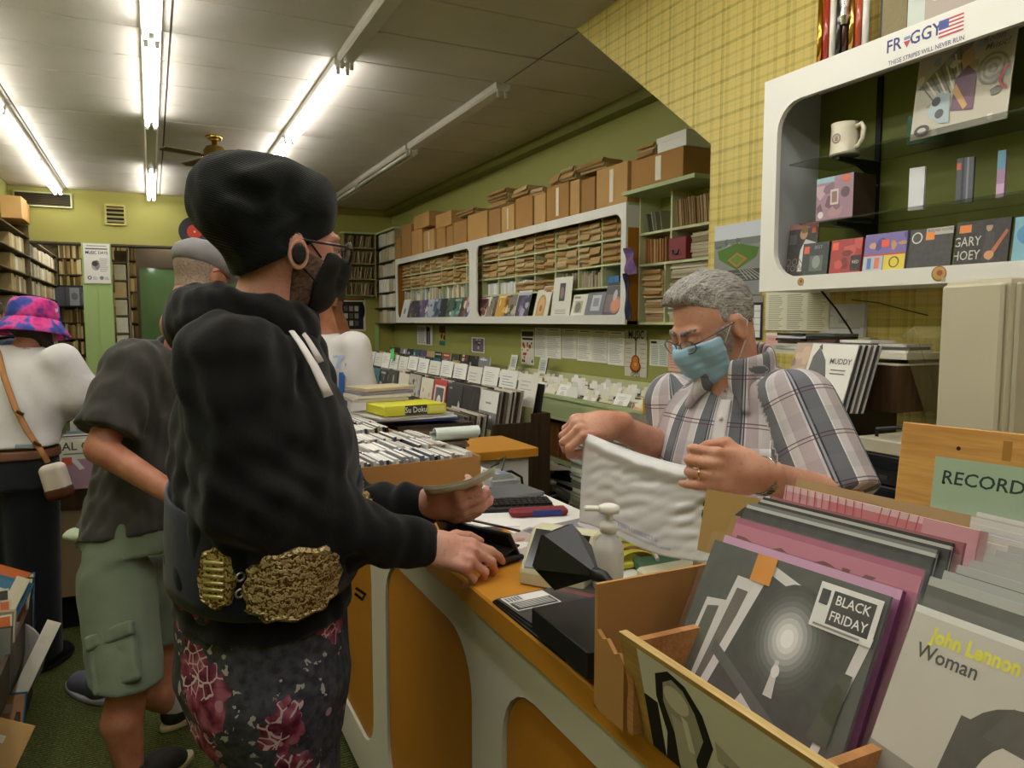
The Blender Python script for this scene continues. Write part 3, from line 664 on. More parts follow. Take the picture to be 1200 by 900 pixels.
# ---------------------------------------------------------------- corner racks at the end of the case
SPAL = ['d8d0bc', 'c8bea4', 'e4dfd2', 'b8a888', 'd0c4a8', 'a89878', 'c4c0b4']
cr = empty('corner_rack', (3.5, 11.46, 1.5)); tag(cr, 'tall rack of cream sleeves filling the far wall corner', 'rack')
def cp(g, n, m): g.v = [(x - 3.5, y - 11.46, z - 1.5) for x, y, z in g.v]; return g.obj(n, m, cr)
cp(G().box((3.48, 11.46, 3.0), (3.83, 12.69, 3.03)), 'top_board', PALEGREEN)
for z in (1.50, 1.76, 2.01, 2.26, 2.51, 2.76): cp(G().box((3.5, 11.46, z), (3.82, 12.69, z + .014)), 'shelf_board', M('5a5236', .6, .1, 5))
cp(G().box((3.82, 11.46, 1.5), (3.83, 12.69, 3.0)), 'back_panel', OLIVE)
cp(G().box((3.5, 11.46, 1.5), (3.82, 11.475, 3.0)), 'side_panel', M('a89868', .6, .08, 4))
cp(G().box((3.5, 12.66, .0), (3.56, 12.69, 1.5)), 'post', LGREEN)
def blocks(x0, dx, y0, y1, z, h, w, lab, grp, axis='y', pal=SPAL, name='sleeve_block', fixed=0):
    p = y0; cache = {}
    while p + w <= y1 + .001:
        ww = w * random.choice((.8, 1, 1)); c = random.choice(pal); hh = round(h * random.choice((.86, .93, .98)), 3); key = (c, hh, ww)
        if key in cache: o = mcopy(cache[key])
        else:
            g = G(); k = max(3, int(ww / .03))     # a bundle of sleeves: slightly stepped edges
            for i in range(k):
                a0 = ww*i/k; b0 = ww*(i+1)/k - .001; off = random.random()*.012; top = hh - random.random()*.012
                if axis == 'y': g.box((off, a0, 0), (dx, b0, top))
                else: g.box((a0, off, 0), (b0, dx, top))
            o = g.obj(name, M(c, .75, .22, 45)); cache[key] = o
        o.location = (x0, p + .004, z) if axis == 'y' else (p + .004, fixed, z); tag(o, lab, 'record bundle', grp); p += ww + .006
for k, z in enumerate((1.515, 1.775, 2.025, 2.275, 2.525, 2.775)):
    blocks(3.52, .2, 11.48, 12.66, z, .225, .2, 'bundle of cream sleeves in the corner rack', 'bundles in the corner rack')
er = empty('end_rack', (2.94, 12.45, 1.95)); tag(er, 'rack of leaning brown sleeves on the end wall', 'rack')
def ep(g, n, m): g.v = [(x - 2.94, y - 12.45, z - 1.95) for x, y, z in g.v]; return g.obj(n, m, er)
ep(G().box((2.9, 12.42, 3.0), (3.5, 12.69, 3.03)), 'top_board', PALEGREEN)
for z in (1.97, 2.24, 2.50, 2.76): ep(G().box((2.92, 12.45, z), (3.48, 12.69, z + .014)), 'shelf_board', M('9a8a58', .6, .1, 5))
for x in (2.92, 3.46): ep(G().box((x, 12.45, 1.95), (x + .015, 12.69, 3.0)), 'upright', M('9a8a58', .6, .1, 5))
for z in (1.986, 2.256, 2.516, 2.776):
    for i in range(13):
        c = random.choice(['a08a60', 'c8b488', '806a44', 'b8a070', 'd8c8a0']); o = G().box((0, 0, 0), (.008, .18, .2)).obj('record_sleeve', M(c, .8, .1, 30), None, (2.96 + i*.034, 12.48, z), (0, random.choice((.15, .22, -.1, .05)), 0)); tag(o, 'brown sleeve leaning in the end rack', 'record sleeve', 'sleeves leaning in the end rack')
def f_blk(a):
    a.rect(0, 1, 0, 1, 'd8d0c0').rect(.04, .9, .04, .8, '2a2826').rect(.05, .95, .84, .97, 'c86038')
    for i in range(3):
        for j in range(3): a.rect(.1 + i*.22, .26 + i*.22, .14 + j*.2, .28 + j*.2, ['8a8478', 'b8b0a0', '5a564e'][(i+j) % 3])
    a.ell(.85, .55, .12, .22, '1a1816')
w = .42; a = Art(w, .62); f_blk(a); o = G().box((-w/2, 0, 0), (w/2, .002, .62)).obj('poster', M('d8d0c0', .7), None, (3.13, 12.69, 1.38)); a.obj('print', o, matte=True); tag(o, 'black grid poster with an orange heading under the end rack', 'poster')
S(G().box((2.92, 12.66, 1.93), (3.83, 12.7, 1.97)).obj('trim_4', LGREEN))

# ---------------------------------------------------------------- stepped browsing bins along the shelf wall
DKW = None
def mat_wood(name, c, dark, sc=1.0, rough=.45, ax='z'):
    t = NT(name); v = t.co(); k = {'z': (14, 14, .9), 'x': (.9, 14, 14), 'y': (14, .9, 14)}[ax]
    n = t.noise(t.scale(v, tuple(q*sc for q in k)), 3, 5, .6); f = t.noise(t.scale(v, tuple(q*sc*6 for q in k)), 4, 2)
    c1 = t.ramp(t.math('ADD', n, t.math('MULTIPLY', t.math('SUBTRACT', f, .5), .3)), [(.3, dark), (.65, c)]); t.bump(f, .1, .002)
    return t.fin(c1, rough, 0, .4)
WALNUT = mat_wood('walnut_laminate', '4c3622', '2a1c10'); TEAK = mat_wood('teak_wood', 'a06c38', '704420'); PINE = mat_wood('pine_board', 'd0a060', 'b07c40', ax='x'); TAN = M('9a8460', .6, .08, 3)
BINFR = M('a9a878', .5, .08, 3)
rbn = empty('browsing_bin', (1.78, 4.6, 0)); tag(rbn, 'stepped browsing bin with dark walnut end panel, full of albums', 'record bin')
def bp(g, n, m): g.v = [(x - 1.78, y - 4.6, z) for x, y, z in g.v]; return g.obj(n, m, rbn)
bp(G().prism([(1.78, 0), (2.52, 0), (2.52, .90), (2.38, .90), (2.38, .84), (2.08, .84), (2.06, .72), (1.78, .72)], 4.58, 4.61, 'y'), 'end_panel', WALNUT)
bp(G().box((1.78, 4.61, .1), (1.80, 11.8, .70)), 'front_panel', WALNUT)
bp(G().box((1.86, 4.61, 0), (2.48, 11.8, .1)), 'plinth', M('16120c', .7))
for x0, x1, z in ((1.80, 2.06, .58), (2.06, 2.38, .70), (2.38, 2.52, .82)): bp(G().box((x0, 4.61, z - .02), (x1, 11.8, z)), 'bin_floor', WALNUT)
for x, z in ((2.06, .80), (2.38, .94)): bp(G().box((x, 4.61, z - .24), (x + .015, 11.8, z)), 'step_board', BINFR)
bp(G().box((2.505, 4.61, 0), (2.52, 11.8, .90)), 'back_board', WALNUT)
def lp_art(kind):
    a = Art(.31, .31)
    if kind == 0:
        a.rect(0, 1, 0, 1, 'eceae4').rect(0, 1, 0, .52, '8a8884').blobs(9, ['2a2a2a', 'd8d6d0', '505050', 'f0eee8'], .04, .1, .05, .95, .03, .5).rect(.35, .65, .7, .74, '9a9890')
    elif kind == 1: a.rect(0, 1, 0, 1, '2c2a2c').blobs(7, ['8a8078', 'c8c0b4'], .02, .06, .1, .9, .12, .32).lay([(.7, .9), (.72, .9), (.5, .2), (.48, .2)], '6a6460')
    elif kind == 2: a.rect(0, 1, 0, 1, '343236').lay([(.7, .1), (.95, .1), (.92, .5), (.82, .6)], 'd8ccc0').rect(.1, .3, .85, .9, 'a8a0a0')
    elif kind == 3: a.rect(0, 1, 0, 1, 'c8443c').rect(.12, .88, .12, .84, 'e8e4e0').rect(.2, .8, .18, .78, '5a5458').ell(.5, .42, .16, .16, 'e8e0dc').rect(.2, .8, .2, .3, '3a3438')
    elif kind == 4: a.rect(0, 1, 0, 1, 'e4dcc8').blobs(4, ['c8b898', 'a89878'], .06, .15, .2, .8, .2, .7)
    elif kind == 5: a.rect(0, 1, 0, 1, 'b8b0a8').blobs(12, ['7a7080', '4a4450', 'd8d0cc', '9a8890'], .04, .12)
    elif kind == 6: a.rect(0, 1, 0, 1, '3c3a34').rect(.4, .6, .2, .7, '8a8678').ell(.5, .75, .08, .1, 'b8b0a0')
    return a
def album_stack(y, x0, x1, z, ztop, n, front, lab, tilt=.16, edge=None):
    """records facing the aisle (-x), stacked towards the wall"""
    h = .31; zb = ztop - h*math.cos(tilt)
    for i in range(n):
        x = x0 + (x1 - x0) * i / max(1, n)
        nm = 'album'; e = edge or random.choice(['2e2a24', '8a8070', 'd8d0c0', '5a5044', '3a3630', 'b8ac98', '4a3c30'])
        if i == 0 and front is not None: sleeve('album', .3, h, .004, e, front, (x, y, zb), pose(NPI, tilt), lab)
        else:
            key = ('lp', e)
            if key not in protos: protos[key] = o = G().box((-.15, 0, 0), (.15, .006, h)).obj('album', M(e, .6, .1, 30))
            else: o = mcopy(protos[key])
            o.location = (x, y + random.uniform(-.006, .006), zb + random.uniform(-.008, .008)); o.rotation_euler = pose(NPI, tilt); tag(o, 'album edge in the packed stacks of the walnut browsing bin', 'album', 'albums packed in the browsing bin')
labs1 = ['album with a white top and grey crowd, front of its bin stack', 'near-black album with small pale figures in the bin', 'charcoal album with a pale figure beside the red-framed one', 'album with a red frame and grey picture', 'cream album right behind the red-framed one', 'grey album with an ornate doorway-like picture', 'cream album before the green price tag', 'dark album with a pale standing figure']
kinds = [0, 1, 2, 3, 4, 5, 4, 6]
for k in range(8): album_stack(4.79 + .33*k, 2.10, 2.30, 0, 1.055 + (.01 if k % 2 else 0), 16 if k == 0 else 7, lp_art(kinds[k]), labs1[k])
for k in range(8, 18):
    p = PAL[k % len(PAL)]; album_stack(4.79 + .33*k, 2.10, 2.30, 0, 1.05, 2, rand_art(.31, .31, p), ['wine-brown', 'slate-blue', 'ochre', 'dull green', 'silver-grey', 'mauve', 'rust', 'black', 'blue-green', 'smoke-grey'][k-8] + ' album far down the middle row of the browsing bin')
for k in range(7): album_stack(4.79 + .33*k, 1.83, 2.03, 0, .90, 14 if k == 0 else 5, rand_art(.31, .31, PAL[(k*3) % 10]), ['first', 'second', 'third', 'fourth', 'fifth', 'sixth', 'seventh'][k] + ' album from the walnut end panel in the low front row')
wl = ['blank white title card at the walnut end of the bin', 'white title card with faint scribbles', 'white title card with blue writing', 'white title card with grey sketch', 'creased white title card', 'yellowed title card standing in the bin', 'white title card with red mark', 'white title card before the black covers']
for k in range(16):
    a = Art(.3, .31).rect(0, 1, 0, 1, 'efede6' if k % 3 else 'e6e2d6'); a.lines(.15, .85, .62, .9, 3 + k % 3, ['b8b4ac', '8a98a8', 'a8a49c'][k % 3], .25, .5)
    y = 4.79 + .33*k; sleeve('title_card', .3, .31, .003, 'efede6', a, (2.40, y, .86 + (k % 3)*.008), pose(NPI, .2), wl[k] if k < 8 else ['ninth', 'tenth', 'eleventh', 'twelfth', 'thirteenth', 'fourteenth', 'fifteenth', 'sixteenth'][k-8] + ' white title card counted from the walnut panel', 'card')
    album_stack(y, 2.455, 2.46, 0, 1.10, 1, None, '')
gt = G().box((-.05, 0, 0), (.05, .002, .12)).obj('price_tag', M('58e068', .5, .05, 5), None, (2.42, 8.1, 1.12), pose(NPI, .15)); tag(gt, 'bright green price card sticking up from the bin', 'tag')

# bin nearest the wall, coloured covers
wbn = empty('wall_bin', (3.2, 8.0, 0)); tag(wbn, 'wall bin of dark and coloured albums under the notices', 'record bin')
def wp(g, n, m): g.v = [(x - 3.2, y - 8.0, z) for x, y, z in g.v]; return g.obj(n, m, wbn)
wp(G().box((3.2, 8.0, 0), (3.22, 12.3, .86)), 'front_panel', BINFR); wp(G().box((3.22, 8.0, .72), (3.82, 12.3, .74)), 'bin_floor', BINFR); wp(G().box((3.22, 8.0, 0), (3.82, 8.02, .9)), 'end_panel', BINFR); wp(G().box((3.80, 8.02, .74), (3.82, 12.3, 1.0)), 'back_board', BINFR)
nm2 = ['plum', 'navy', 'ochre', 'moss', 'pale grey', 'lilac', 'rust', 'jet', 'teal', 'wine', 'ash', 'tan', 'olive']
for r, (x, zt) in enumerate(((3.30, 1.07), (3.56, 1.12))):
    for k in range(13):
        y = 8.2 + .32*k; p = PAL[(k*3 + r*5) % 10]; sleeve('album', .3, .31, .02, p[3], rand_art(.3, .31, p, 8), (x, y, zt - .31), pose(NPI, .16), nm2[k] + (' album in the wall bin row that touches the wall' if r else ' album in the front row of the wall bin'))

# ---------------------------------------------------------------- green bin of singles with cubby holes below
gb = empty('singles_bin', (2.92, 3.1, 0)); tag(gb, 'pale green bin of singles with cubby holes underneath', 'record bin')
def gp(g, n, m, bevel=0): g.v = [(x - 2.92, y - 3.1, z) for x, y, z in g.v]; return g.obj(n, m, gb, bevel=bevel)
gp(G().box((2.92, 3.1, .76), (2.945, 7.95, .945)), 'front_panel', PALEGREEN); gp(G().box((2.905, 3.1, .925), (2.96, 7.95, .95)), 'rail', PALEGREEN)
gp(G().box((2.915, 3.1, .755), (2.93, 7.95, .775)), 'rail', CREAMGREEN)
gp(G().box((2.945, 3.1, .76), (3.82, 7.95, .78)), 'bin_floor', PALEGREEN); gp(G().box((3.80, 3.1, .78), (3.82, 7.95, 1.02)), 'back_board', CREAMGREEN)
gp(G().box((2.945, 7.93, .78), (3.8, 7.95, .95)), 'end_panel', PALEGREEN)
for y in (3.1, 3.98, 4.80, 5.60, 6.4): gp(G().box((2.92, y, 0), (3.5, y + .03, .755)), 'upright', PALEGREEN)
gp(G().box((2.93, 3.13, .40), (3.5, 6.4, .425)), 'shelf_board', PALEGREEN); gp(G().box((3.5, 3.1, 0), (3.52, 6.43, .755)), 'back_panel', M('3a3c24', .7)); gp(G().box((2.905, 4.28, .80), (2.92, 4.36, .91)), 'label_holder', CREAMGREEN)
# singles inside: dividers and front sleeves are single things, the packed rest is one mass
g = G(); random.seed(21)
for k in range(18):
    y = 4.0 + .21*k; x = 2.98
    while x < 3.76:
        c = random.choice(['8a7a5c', 'c8bc9c', '5a4e3c', 'a89878', 'd8d0b8', 'e4dfcf']); zt = .915 + random.random()*.02
        R = Matrix.Rotation(.2, 3, 'Y'); g.cbox((x, y + random.uniform(-.006, .006), zt - .07), (.004, .178, .17), R, 0, c); x += .011
g.obj('singles_packed', PAPERPRINT); tag(bpy.data.objects['singles_packed'], 'tightly packed singles filling the pale green bin', 'records', kind='stuff')
cards = {}
for k in range(18):
    for x in ((2.975, 3.16, 3.33, 3.52, 3.7) if k > 3 else (2.975, 3.2, 3.45, 3.68)):
        c = random.choice(['f0ead2', 'e8e0c0', 'efe9d8', 'e4e0d4', 'f2efe6']); h = random.choice((.2, .215, .23))
        if (c, h) not in cards: cards[(c, h)] = o = G().prism([(-.088, 0), (.088, 0), (.088, h - .03), (.03, h - .03), (.022, h), (-.05, h), (-.06, h - .03), (-.088, h - .03)], 0, .002, 'y').obj('divider_card', M(c, .6, .04, 9))
        else: o = mcopy(cards[(c, h)])
        o.location = (x + random.uniform(-.03, .03), 4.0 + .21*k + random.uniform(-.01, .01), .795); o.rotation_euler = pose(NPI, random.uniform(.12, .3)); tag(o, 'cream divider card standing between singles in the pale green bin', 'divider card', 'divider cards of the singles bin')
for k in range(10):
    a = Art(.18, .18).rect(0, 1, 0, 1, 'f0eee8').ell(.5, .5, .2, .2, 'd8d4c8').lines(.2, .8, .75, .9, 2, 'a8a8a0', .3, .4); y = 4.0 + .21*(k*2 if k < 6 else k+6)
    if y < 7.8: sleeve('single_sleeve', .18, .18, .002, 'efece4', a, (2.955, y, .86 + .01*(k % 2)), pose(NPI, .5), 'white paper sleeve leaning out over the green bin rail', 'record sleeve', 'white sleeves at the bin rail')
yc = G().prism([(-.09, 0), (.09, 0), (.09, .17), (-.09, .19)], 0, .002, 'y').obj('divider_card', M('e8e070', .6, .04, 9), None, (2.95, 4.05, .88), pose(NPI, .35)); tag(yc, 'yellow divider card at the bin rail beside the grey stack', 'divider card')
pc = G().prism([(-.06, 0), (.06, 0), (.05, .1), (-.05, .11)], 0, .002, 'y').obj('price_card', M('e8b498', .6, .04, 9), None, (2.90, 4.12, .87), pose(NPI, .4)); tag(pc, 'salmon card clipped to the bin rail by the yellow divider', 'card')
for i, (y, t) in enumerate(((7.55, 'white-framed card with grey print standing on the singles bin'), (6.85, 'white-framed card with pale print standing by the orange-blot poster'))):
    a = Art(.17, .17).rect(0, 1, 0, 1, 'e8e6de').rect(.12, .88, .15, .85, 'c4c6c0').lines(.2, .8, .25, .75, 4, '7a7c78', .3, .2); sleeve('card_stand', .17, .17, .012, '3a3a38', a, (3.66, y, 1.0), pose(NPI, .2), t, 'card')

# contents of the cubby holes
for i in range(2):
    y = 4.86 + i*.37; o = G().box((0, 0, 0), (.3, .34, .29)).obj('wooden_record_box', TEAK, None, (2.96, y, .43), bevel=.004); G().box((-.004, .15, .02), (0, .156, .27)).obj('door_gap', M('3a2412', .6), o); tag(o, ['teak-grain record box in the cubby hole, beside the upright', 'teak-grain record box in the cubby hole, second from the upright'][i], 'box')
random.seed(5)
pile(5.66, 5.95, .43, .62, 7, .28, ['b8a888', '8a6a48', 'd8d0c0', '6a5a48', 'c0b090'], 'loose sleeve in the junk cubby hole behind the walnut panel', 'sleeves in the junk cubby', x=2.95, rot=.25)
g = G(); [g.tube([(2.96, 5.66 + .02*j, .66 + .025*(j % 3)), (2.93, 5.70 + .02*j, .70 - .02*(j % 4)), (2.97, 5.76 + .015*j, .64 + .03*(j % 2))], .008, 5) for j in range(6)]; o = g.obj('yellow_strap', M('d8d030', .4)); tag(o, 'tangled bright yellow strap in the junk cubby hole', 'strap')
jb = G().box((0, 0, 0), (.2, .18, .14)).obj('cardboard_box', CARD[1], None, (2.94, 5.63, .43 + .2), bevel=.004); jb.location = (2.96, 6.0, .43); tag(jb, 'small brown box in the junk cubby hole', 'box')
rd = ['d8cdb8', 'c8b898', 'e0dac8', '4a3c30', '8a7c68', '2e2a26', 'b8a890']
pile(4.93, 5.25, .02, .37, 11, .31, rd, 'album lying in the pile on the cubby floor', 'albums piled on the cubby floor', x=2.93, rot=.2, name='album', cat='album')
pile(5.30, 5.58, .02, .2, 6, .31, rd, 'album in the low pile at the back of the cubby floor', 'albums in the low floor pile', x=2.92, rot=.2, name='album', cat='album')
a = Art(.31, .31).rect(0, 1, 0, 1, 'e4dcc8').blobs(5, ['a84838', '7a3028', '3a2c24'], .05, .12, .3, .7, .4, .8); o = sleeve('album', .31, .31, .005, 'e0d8c8', a, (2.88, 4.99, .385), (-math.pi/2 + .05, 0, -.4), 'cream album with a red flower lying on top of the floor pile')
a = Art(.31, .31).rect(0, 1, 0, 1, 'b8ae98').blobs(6, ['a06050', 'd8ccb8', '7a7060'], .08, .2); sleeve('album', .31, .31, .005, 'c8bca8', a, (2.78, 4.62, .005), pose(NPI + .4, .5), 'beige album with a red figure leaning on the floor stack')
yb = G().box((0, 0, 0), (.006, .26, .26)).obj('album', M('8a7838', .6, .1, 9), None, (2.90, 4.66, .11), (0, .1, 0)); tag(yb, 'mustard album leaning behind the floor pile', 'album')
tg = ['8a8878', 'a8a698', 'c8c6b8', '78766a', 'b4b2a4', '9a988c']
def tower(x, y, w, d, z1, t, lab, grp, z0=0, pal=tg, rz=0, name='flat_sleeve', cat='record sleeve'):
    z = z0; ms = {}
    while z < z1:
        c = random.choice(pal)
        if c not in ms: ms[c] = o = G().box((-w/2, -d/2, 0), (w/2, d/2, t*.88)).obj(name, M(c, .7, .12, 40))
        else: o = mcopy(ms[c])
        o.location = (x + random.uniform(-.012, .012), y + random.uniform(-.012, .012), z + .001); o.rotation_euler = (0, 0, rz + random.uniform(-.06, .06)); tag(o, lab, cat, grp); z += t
tower(2.70, 4.33, .19, .19, .74, .014, 'grey sleeve in the slim tower next to the floor pile', 'sleeves in the slim grey tower', pal=['8a8a78', 'b8b8a8', '6a6a5a', 'c8c8ba'])
tower(2.62, 3.72, .34, .46, .95, .016, 'grey sleeve in the broad tower before the green bin', 'sleeves in the broad grey tower')
tower(2.95, 3.45, .3, .3, 1.13, .012, 'pale lilac magazine in the tower behind the clerk', 'magazines in the lilac tower', z0=.955, pal=['b8b4bc', 'd0ccd4', '9894a0', 'e0dcd8'], name='magazine', cat='magazine')
ob = empty('cassette_box', (2.86, 3.78, .955)); tag(ob, 'small orange open box of cassettes on the bin', 'box')
g = G(); g.box((-.05, -.1, 0), (.05, .1, .006)).box((-.05, -.1, 0), (-.045, .1, .1)).box((.045, -.1, 0), (.05, .1, .1)).box((-.05, -.1, 0), (.05, -.095, .1)).box((-.05, .095, 0), (.05, .1, .1)); g.obj('tray', M('c88838', .55, .1, 9), ob)
for i in range(6): tag(G().box((-.035, -.008, 0), (.035, .008, .11)).obj('cassette', M(['2a2a2c', '4a4a50', '8a8a8c', '1c1c1e', '3a3432', '5a5a60'][i], .3), None, (2.86, 3.70 + i*.03, .962), (.0, random.uniform(-.1, .1), random.uniform(-.1, .1))), 'cassette standing in the small orange box', 'cassette', 'cassettes in the orange box')

# ---------------------------------------------------------------- wall of sleeves at the far end and the back room
lw = empty('sleeve_wall_rack', (-1.74, 9.6, 0)); tag(lw, 'tall rack of old cream sleeves along the aisle wall', 'rack')
def lq(g, n, m): g.v = [(x + 1.74, y - 9.6, z) for x, y, z in g.v]; return g.obj(n, m, lw)
zs = [.02 + .27*i for i in range(11)]
for z in zs: lq(G().box((-1.74, 9.6, z), (-1.52, 16.2, z + .016)), 'shelf_board', M('6a5a38', .6, .1, 5))
for y in (9.6, 12.62, 16.18): lq(G().box((-1.745, y, 0), (-1.52, y + .02, 2.9)), 'upright', M('6a5a38', .6, .1, 5))
lq(G().box((-1.748, 9.6, 0), (-1.742, 16.2, 2.9)), 'back_panel', M('4a4028', .7))
LP2 = ['d8ccb0', 'c4b48c', 'e4dcc8', 'a8905c', 'd0c090', 'b8a070', 'c8bca0', '9a8458']
for z in zs[3:-1]:
    blocks(-1.73, .17, 12.66, 16.1, z + .017, .23, .21, 'bundle of worn sleeves in the aisle wall rack', 'bundles in the aisle rack', pal=LP2)
for z in zs[3:-1]:
    blocks(-1.73, .17, 11.2, 12.55, z + .017, .23, .21, 'bundle of worn sleeves in the aisle rack before the opening', 'bundles before the opening', pal=LP2)
carton(-1.73, 11.9, 12.3, 2.91, 3.2, .24, 'tan carton on top of the aisle rack under the dark grille', CARD[2]); carton(-1.73, 12.32, 12.62, 2.91, 3.18, .24, 'smaller tan carton on the aisle rack against the end wall', CARD[0])
# back wall of the inner room: rows of spines far away
br = empty('spine_wall', (-1.7, 16.2, 0)); tag(br, 'far wall packed with rows of brown record spines', 'rack')
g = G(); random.seed(3)
for r in range(10):
    z = .02 + r*.3; x = -1.5
    while x < 2.6:
        t = random.choice((.02, .03, .045)); c = random.choice(['a08850', 'c4ac74', '7a6434', 'd8c898', '8a744a', '5c4a28', 'b89a60'])
        g.box((x + 1.7, -.0 - random.random()*.03, z), (x + 1.7 + t*.9, .16, z + random.uniform(.22, .28)), 0, c); x += t
o = g.obj('spines', PAPERPRINT, br); o['kind'] = 'stuff'
for r in range(11): G().box((.2, -.01, r*.3), (4.4, .18, r*.3 + .018)).obj('shelf_board', M('5a4824', .6, .1, 5), br)
tv = empty('wall_monitor', (-1.28, 15.9, 2.0)); tag(tv, 'dark wall monitor with a grey picture in back room', 'monitor')
G().box((-.33, 0, -.2), (.33, .06, .2)).obj('casing', M('1a1a1c', .35), tv, bevel=.008); Art(.6, .34).rect(0, 1, 0, 1, '3a3c40').rect(.28, .32, 0, 1, '18181a').rect(.42, .68, 0, .96, '8a8e90').ell(.55, .5, .09, .2, '5a5e60').rect(.75, 1, .1, .7, '606468').obj('screen', tv, (0, -.001, -.17))
cb = empty('cubby_tower', (-.49, 12.95, 0)); tag(cb, 'narrow tower of cubby holes beside the green column', 'shelf')
for i in range(10): G().box((0, 0, .27*i), (.2, .5, .27*i + .02)).obj('shelf_board', M('7a6a48', .6), cb)
G().box((.19, 0, 0), (.21, .5, 2.66)).obj('side_panel', M('8a7a60', .6), cb); G().box((.0, .49, 0), (.2, .51, 2.66)).obj('back_panel', M('6a5a40', .6), cb)
for i in range(4, 9): tag(G().box((0, 0, 0), (.16, .3, .23)).obj('sleeve_block', M(random.choice(LP2), .7, .2, 40), None, (-.48, 12.97, .27*i + .022)), 'cream sleeve bundle in the cubby tower', 'record bundle', 'bundles in the cubby tower')
gp_ = empty('glass_partition', (-.2, 14.2, 0)); tag(gp_, 'green glass partition mirroring the lights in back room', 'partition')
G().box((0, 0, 0), (3.2, .03, 2.45)).obj('pane', M('6f8f5c', .05, .25, 3, spec=.8), gp_); G().box((0, -.02, 2.45), (3.2, .05, 3.04)).obj('header', M('5a4a34', .6, .15, 3), gp_)
for x in (0, 1.1, 2.2): G().box((x, -.02, 0), (x + .05, .05, 2.45)).obj('mullion', M('5a4a34', .6, .1, 3), gp_)
# poster on the column
a = Art(.34, .58).rect(0, 1, 0, 1, 'e6e2da').rect(.12, .88, .93, .955, '9a9894').rect(.08, .92, .855, .885, '5a5856').text('MUSIC DAYS', .5, .77, .06, '3a3836', .02, .86).ell(.45, .45, .16, .13, 'b0aca8').ell(.5, .47, .1, .12, '8a8682').ell(.42, .5, .12, .07, '4a4846').ell(.2, .14, .08, .05, '5a5856').ell(.2, .14, .04, .025, 'e6e2da').ell(.66, .14, .08, .05, '8a8884').lines(.32, .52, .1, .18, 3, 'a09c98').lines(.76, .95, .1, .18, 3, 'a09c98').lines(.6, .92, .3, .66, 7, 'b8b4b0')
o = G().box((-.17, 0, 0), (.17, .003, .58)).obj('poster', M('e6e2da', .6), None, (-.685, 12.598, 2.10)); a.obj('print', o, matte=True); tag(o, 'white music poster with a sketched face on the green column', 'poster')

# ---------------------------------------------------------------- bin in the middle of the aisle and floor crates
mb = empty('aisle_bin', (-.62, 4.2, 0)); tag(mb, 'tan-fronted album bin on black plinth in the aisle', 'record bin')
def mq(g, n, m): g.v = [(x + .62, y - 4.2, z) for x, y, z in g.v]; return g.obj(n, m, mb)
mq(G().box((-.62, 4.2, .18), (.45, 4.225, .62)), 'front_panel', TAN); mq(G().box((-.60, 4.26, 0), (.43, 6.0, .18)), 'plinth', M('0c0b09', .6)); mq(G().box((-.62, 4.225, .18), (-.60, 6.2, .8)), 'side_panel', WALNUT); mq(G().box((.43, 4.225, .18), (.45, 6.2, .8)), 'side_panel', WALNUT)
mq(G().box((-.60, 4.225, .5), (.43, 6.2, .52)), 'bin_floor', WALNUT); mq(G().box((-.62, 4.19, .62), (.45, 4.215, .72)), 'rail', WALNUT)
a = Art(.31, .31).rect(0, 1, 0, 1, 'e6e4d4').text('AL GREEN', .56, .87, .058, '26302a', .012, 1.0).lines(.15, .9, .74, .8, 1, '6a8a80', .4, .1).rect(.12, .95, .06, .66, 'b08aa0').lay([(.2, .72), (.3, .72), (.45, .5), (.38, .48)], 'ece8ec').rect(.13, .27, .56, .70, 'd8583c').lay([(.4, .06), (.95, .06), (.95, .4)], 'a07890')
sleeve('album', .31, .31, .004, 'e6e4d4', a, (-.32, 4.33, .64), (-.16, 0, 0), 'cream album with green-black title and mauve picture in the aisle bin')
a = Art(.3, .3).rect(0, 1, 0, 1, 'a8a6a2').rect(.1, .9, .1, .75, '8a8884').ell(.5, .4, .1, .14, '2a2a2a').rect(.1, .9, .82, .9, 'd0ccc8'); sleeve('album', .3, .31, .004, 'a8a6a2', a, (-.28, 4.75, .74), (-.16, 0, 0), 'grey album behind the mauve one in the aisle bin')
for i in range(12): tag(G().box((-.15, 0, 0), (.15, .005, .31)).obj('album', M(random.choice(['8aa0b0', '3a3a3c', 'c8c0b0', '5a4a48', 'd8d4cc']), .5, .1, 20), None, (-.3 + random.uniform(-.01, .01), 4.42 + i*.028, .63), (-.16, 0, 0)), 'album packed behind the mauve one in the aisle bin', 'album', 'albums in the aisle bin')
for i, xx in enumerate((.0, .28)):
    for k in range(4): tag(G().box((-.15, 0, 0), (.15, .005, .31)).obj('album', M(random.choice(['3a3a3c', '8a6a4a', 'c8c0b0', '586878']), .5, .1, 20), None, (xx, 4.34 + k*.05, .63), (-.16, 0, 0)), 'album in the aisle bin behind the man in shorts', 'album', 'albums in the other half of the aisle bin')
jr = G().lathe([(.05, 0), (.05, .09), (.04, .1)], 14).obj('spray_bottle', M('dfe8f0', .25, .05, 9), None, (-.92, 3.55, .62)); G().lathe([(.051, .0), (.051, .045)], 14).obj('blue_band', M('4a80b0', .4), jr); G().lathe([(.02, .1), (.02, .13), (.01, .14)], 10).obj('cap', WHITE2, jr); tag(jr, 'white and blue bottle beside the black trousers', 'bottle')
sd = empty('side_stool', (-.92, 3.55, 0)); tag(sd, 'dark stool carrying the white and blue bottle', 'stool')
G().lathe([(.14, .59), (.14, .62)], 18).obj('seat', M('1a1614', .5), sd)
for i in range(4): G().tube([(.1*math.cos(i*1.57+.8), .1*math.sin(i*1.57+.8), .59), (.14*math.cos(i*1.57+.8), .14*math.sin(i*1.57+.8), 0)], .012, 6).obj('leg', M('1a1614', .5), sd)

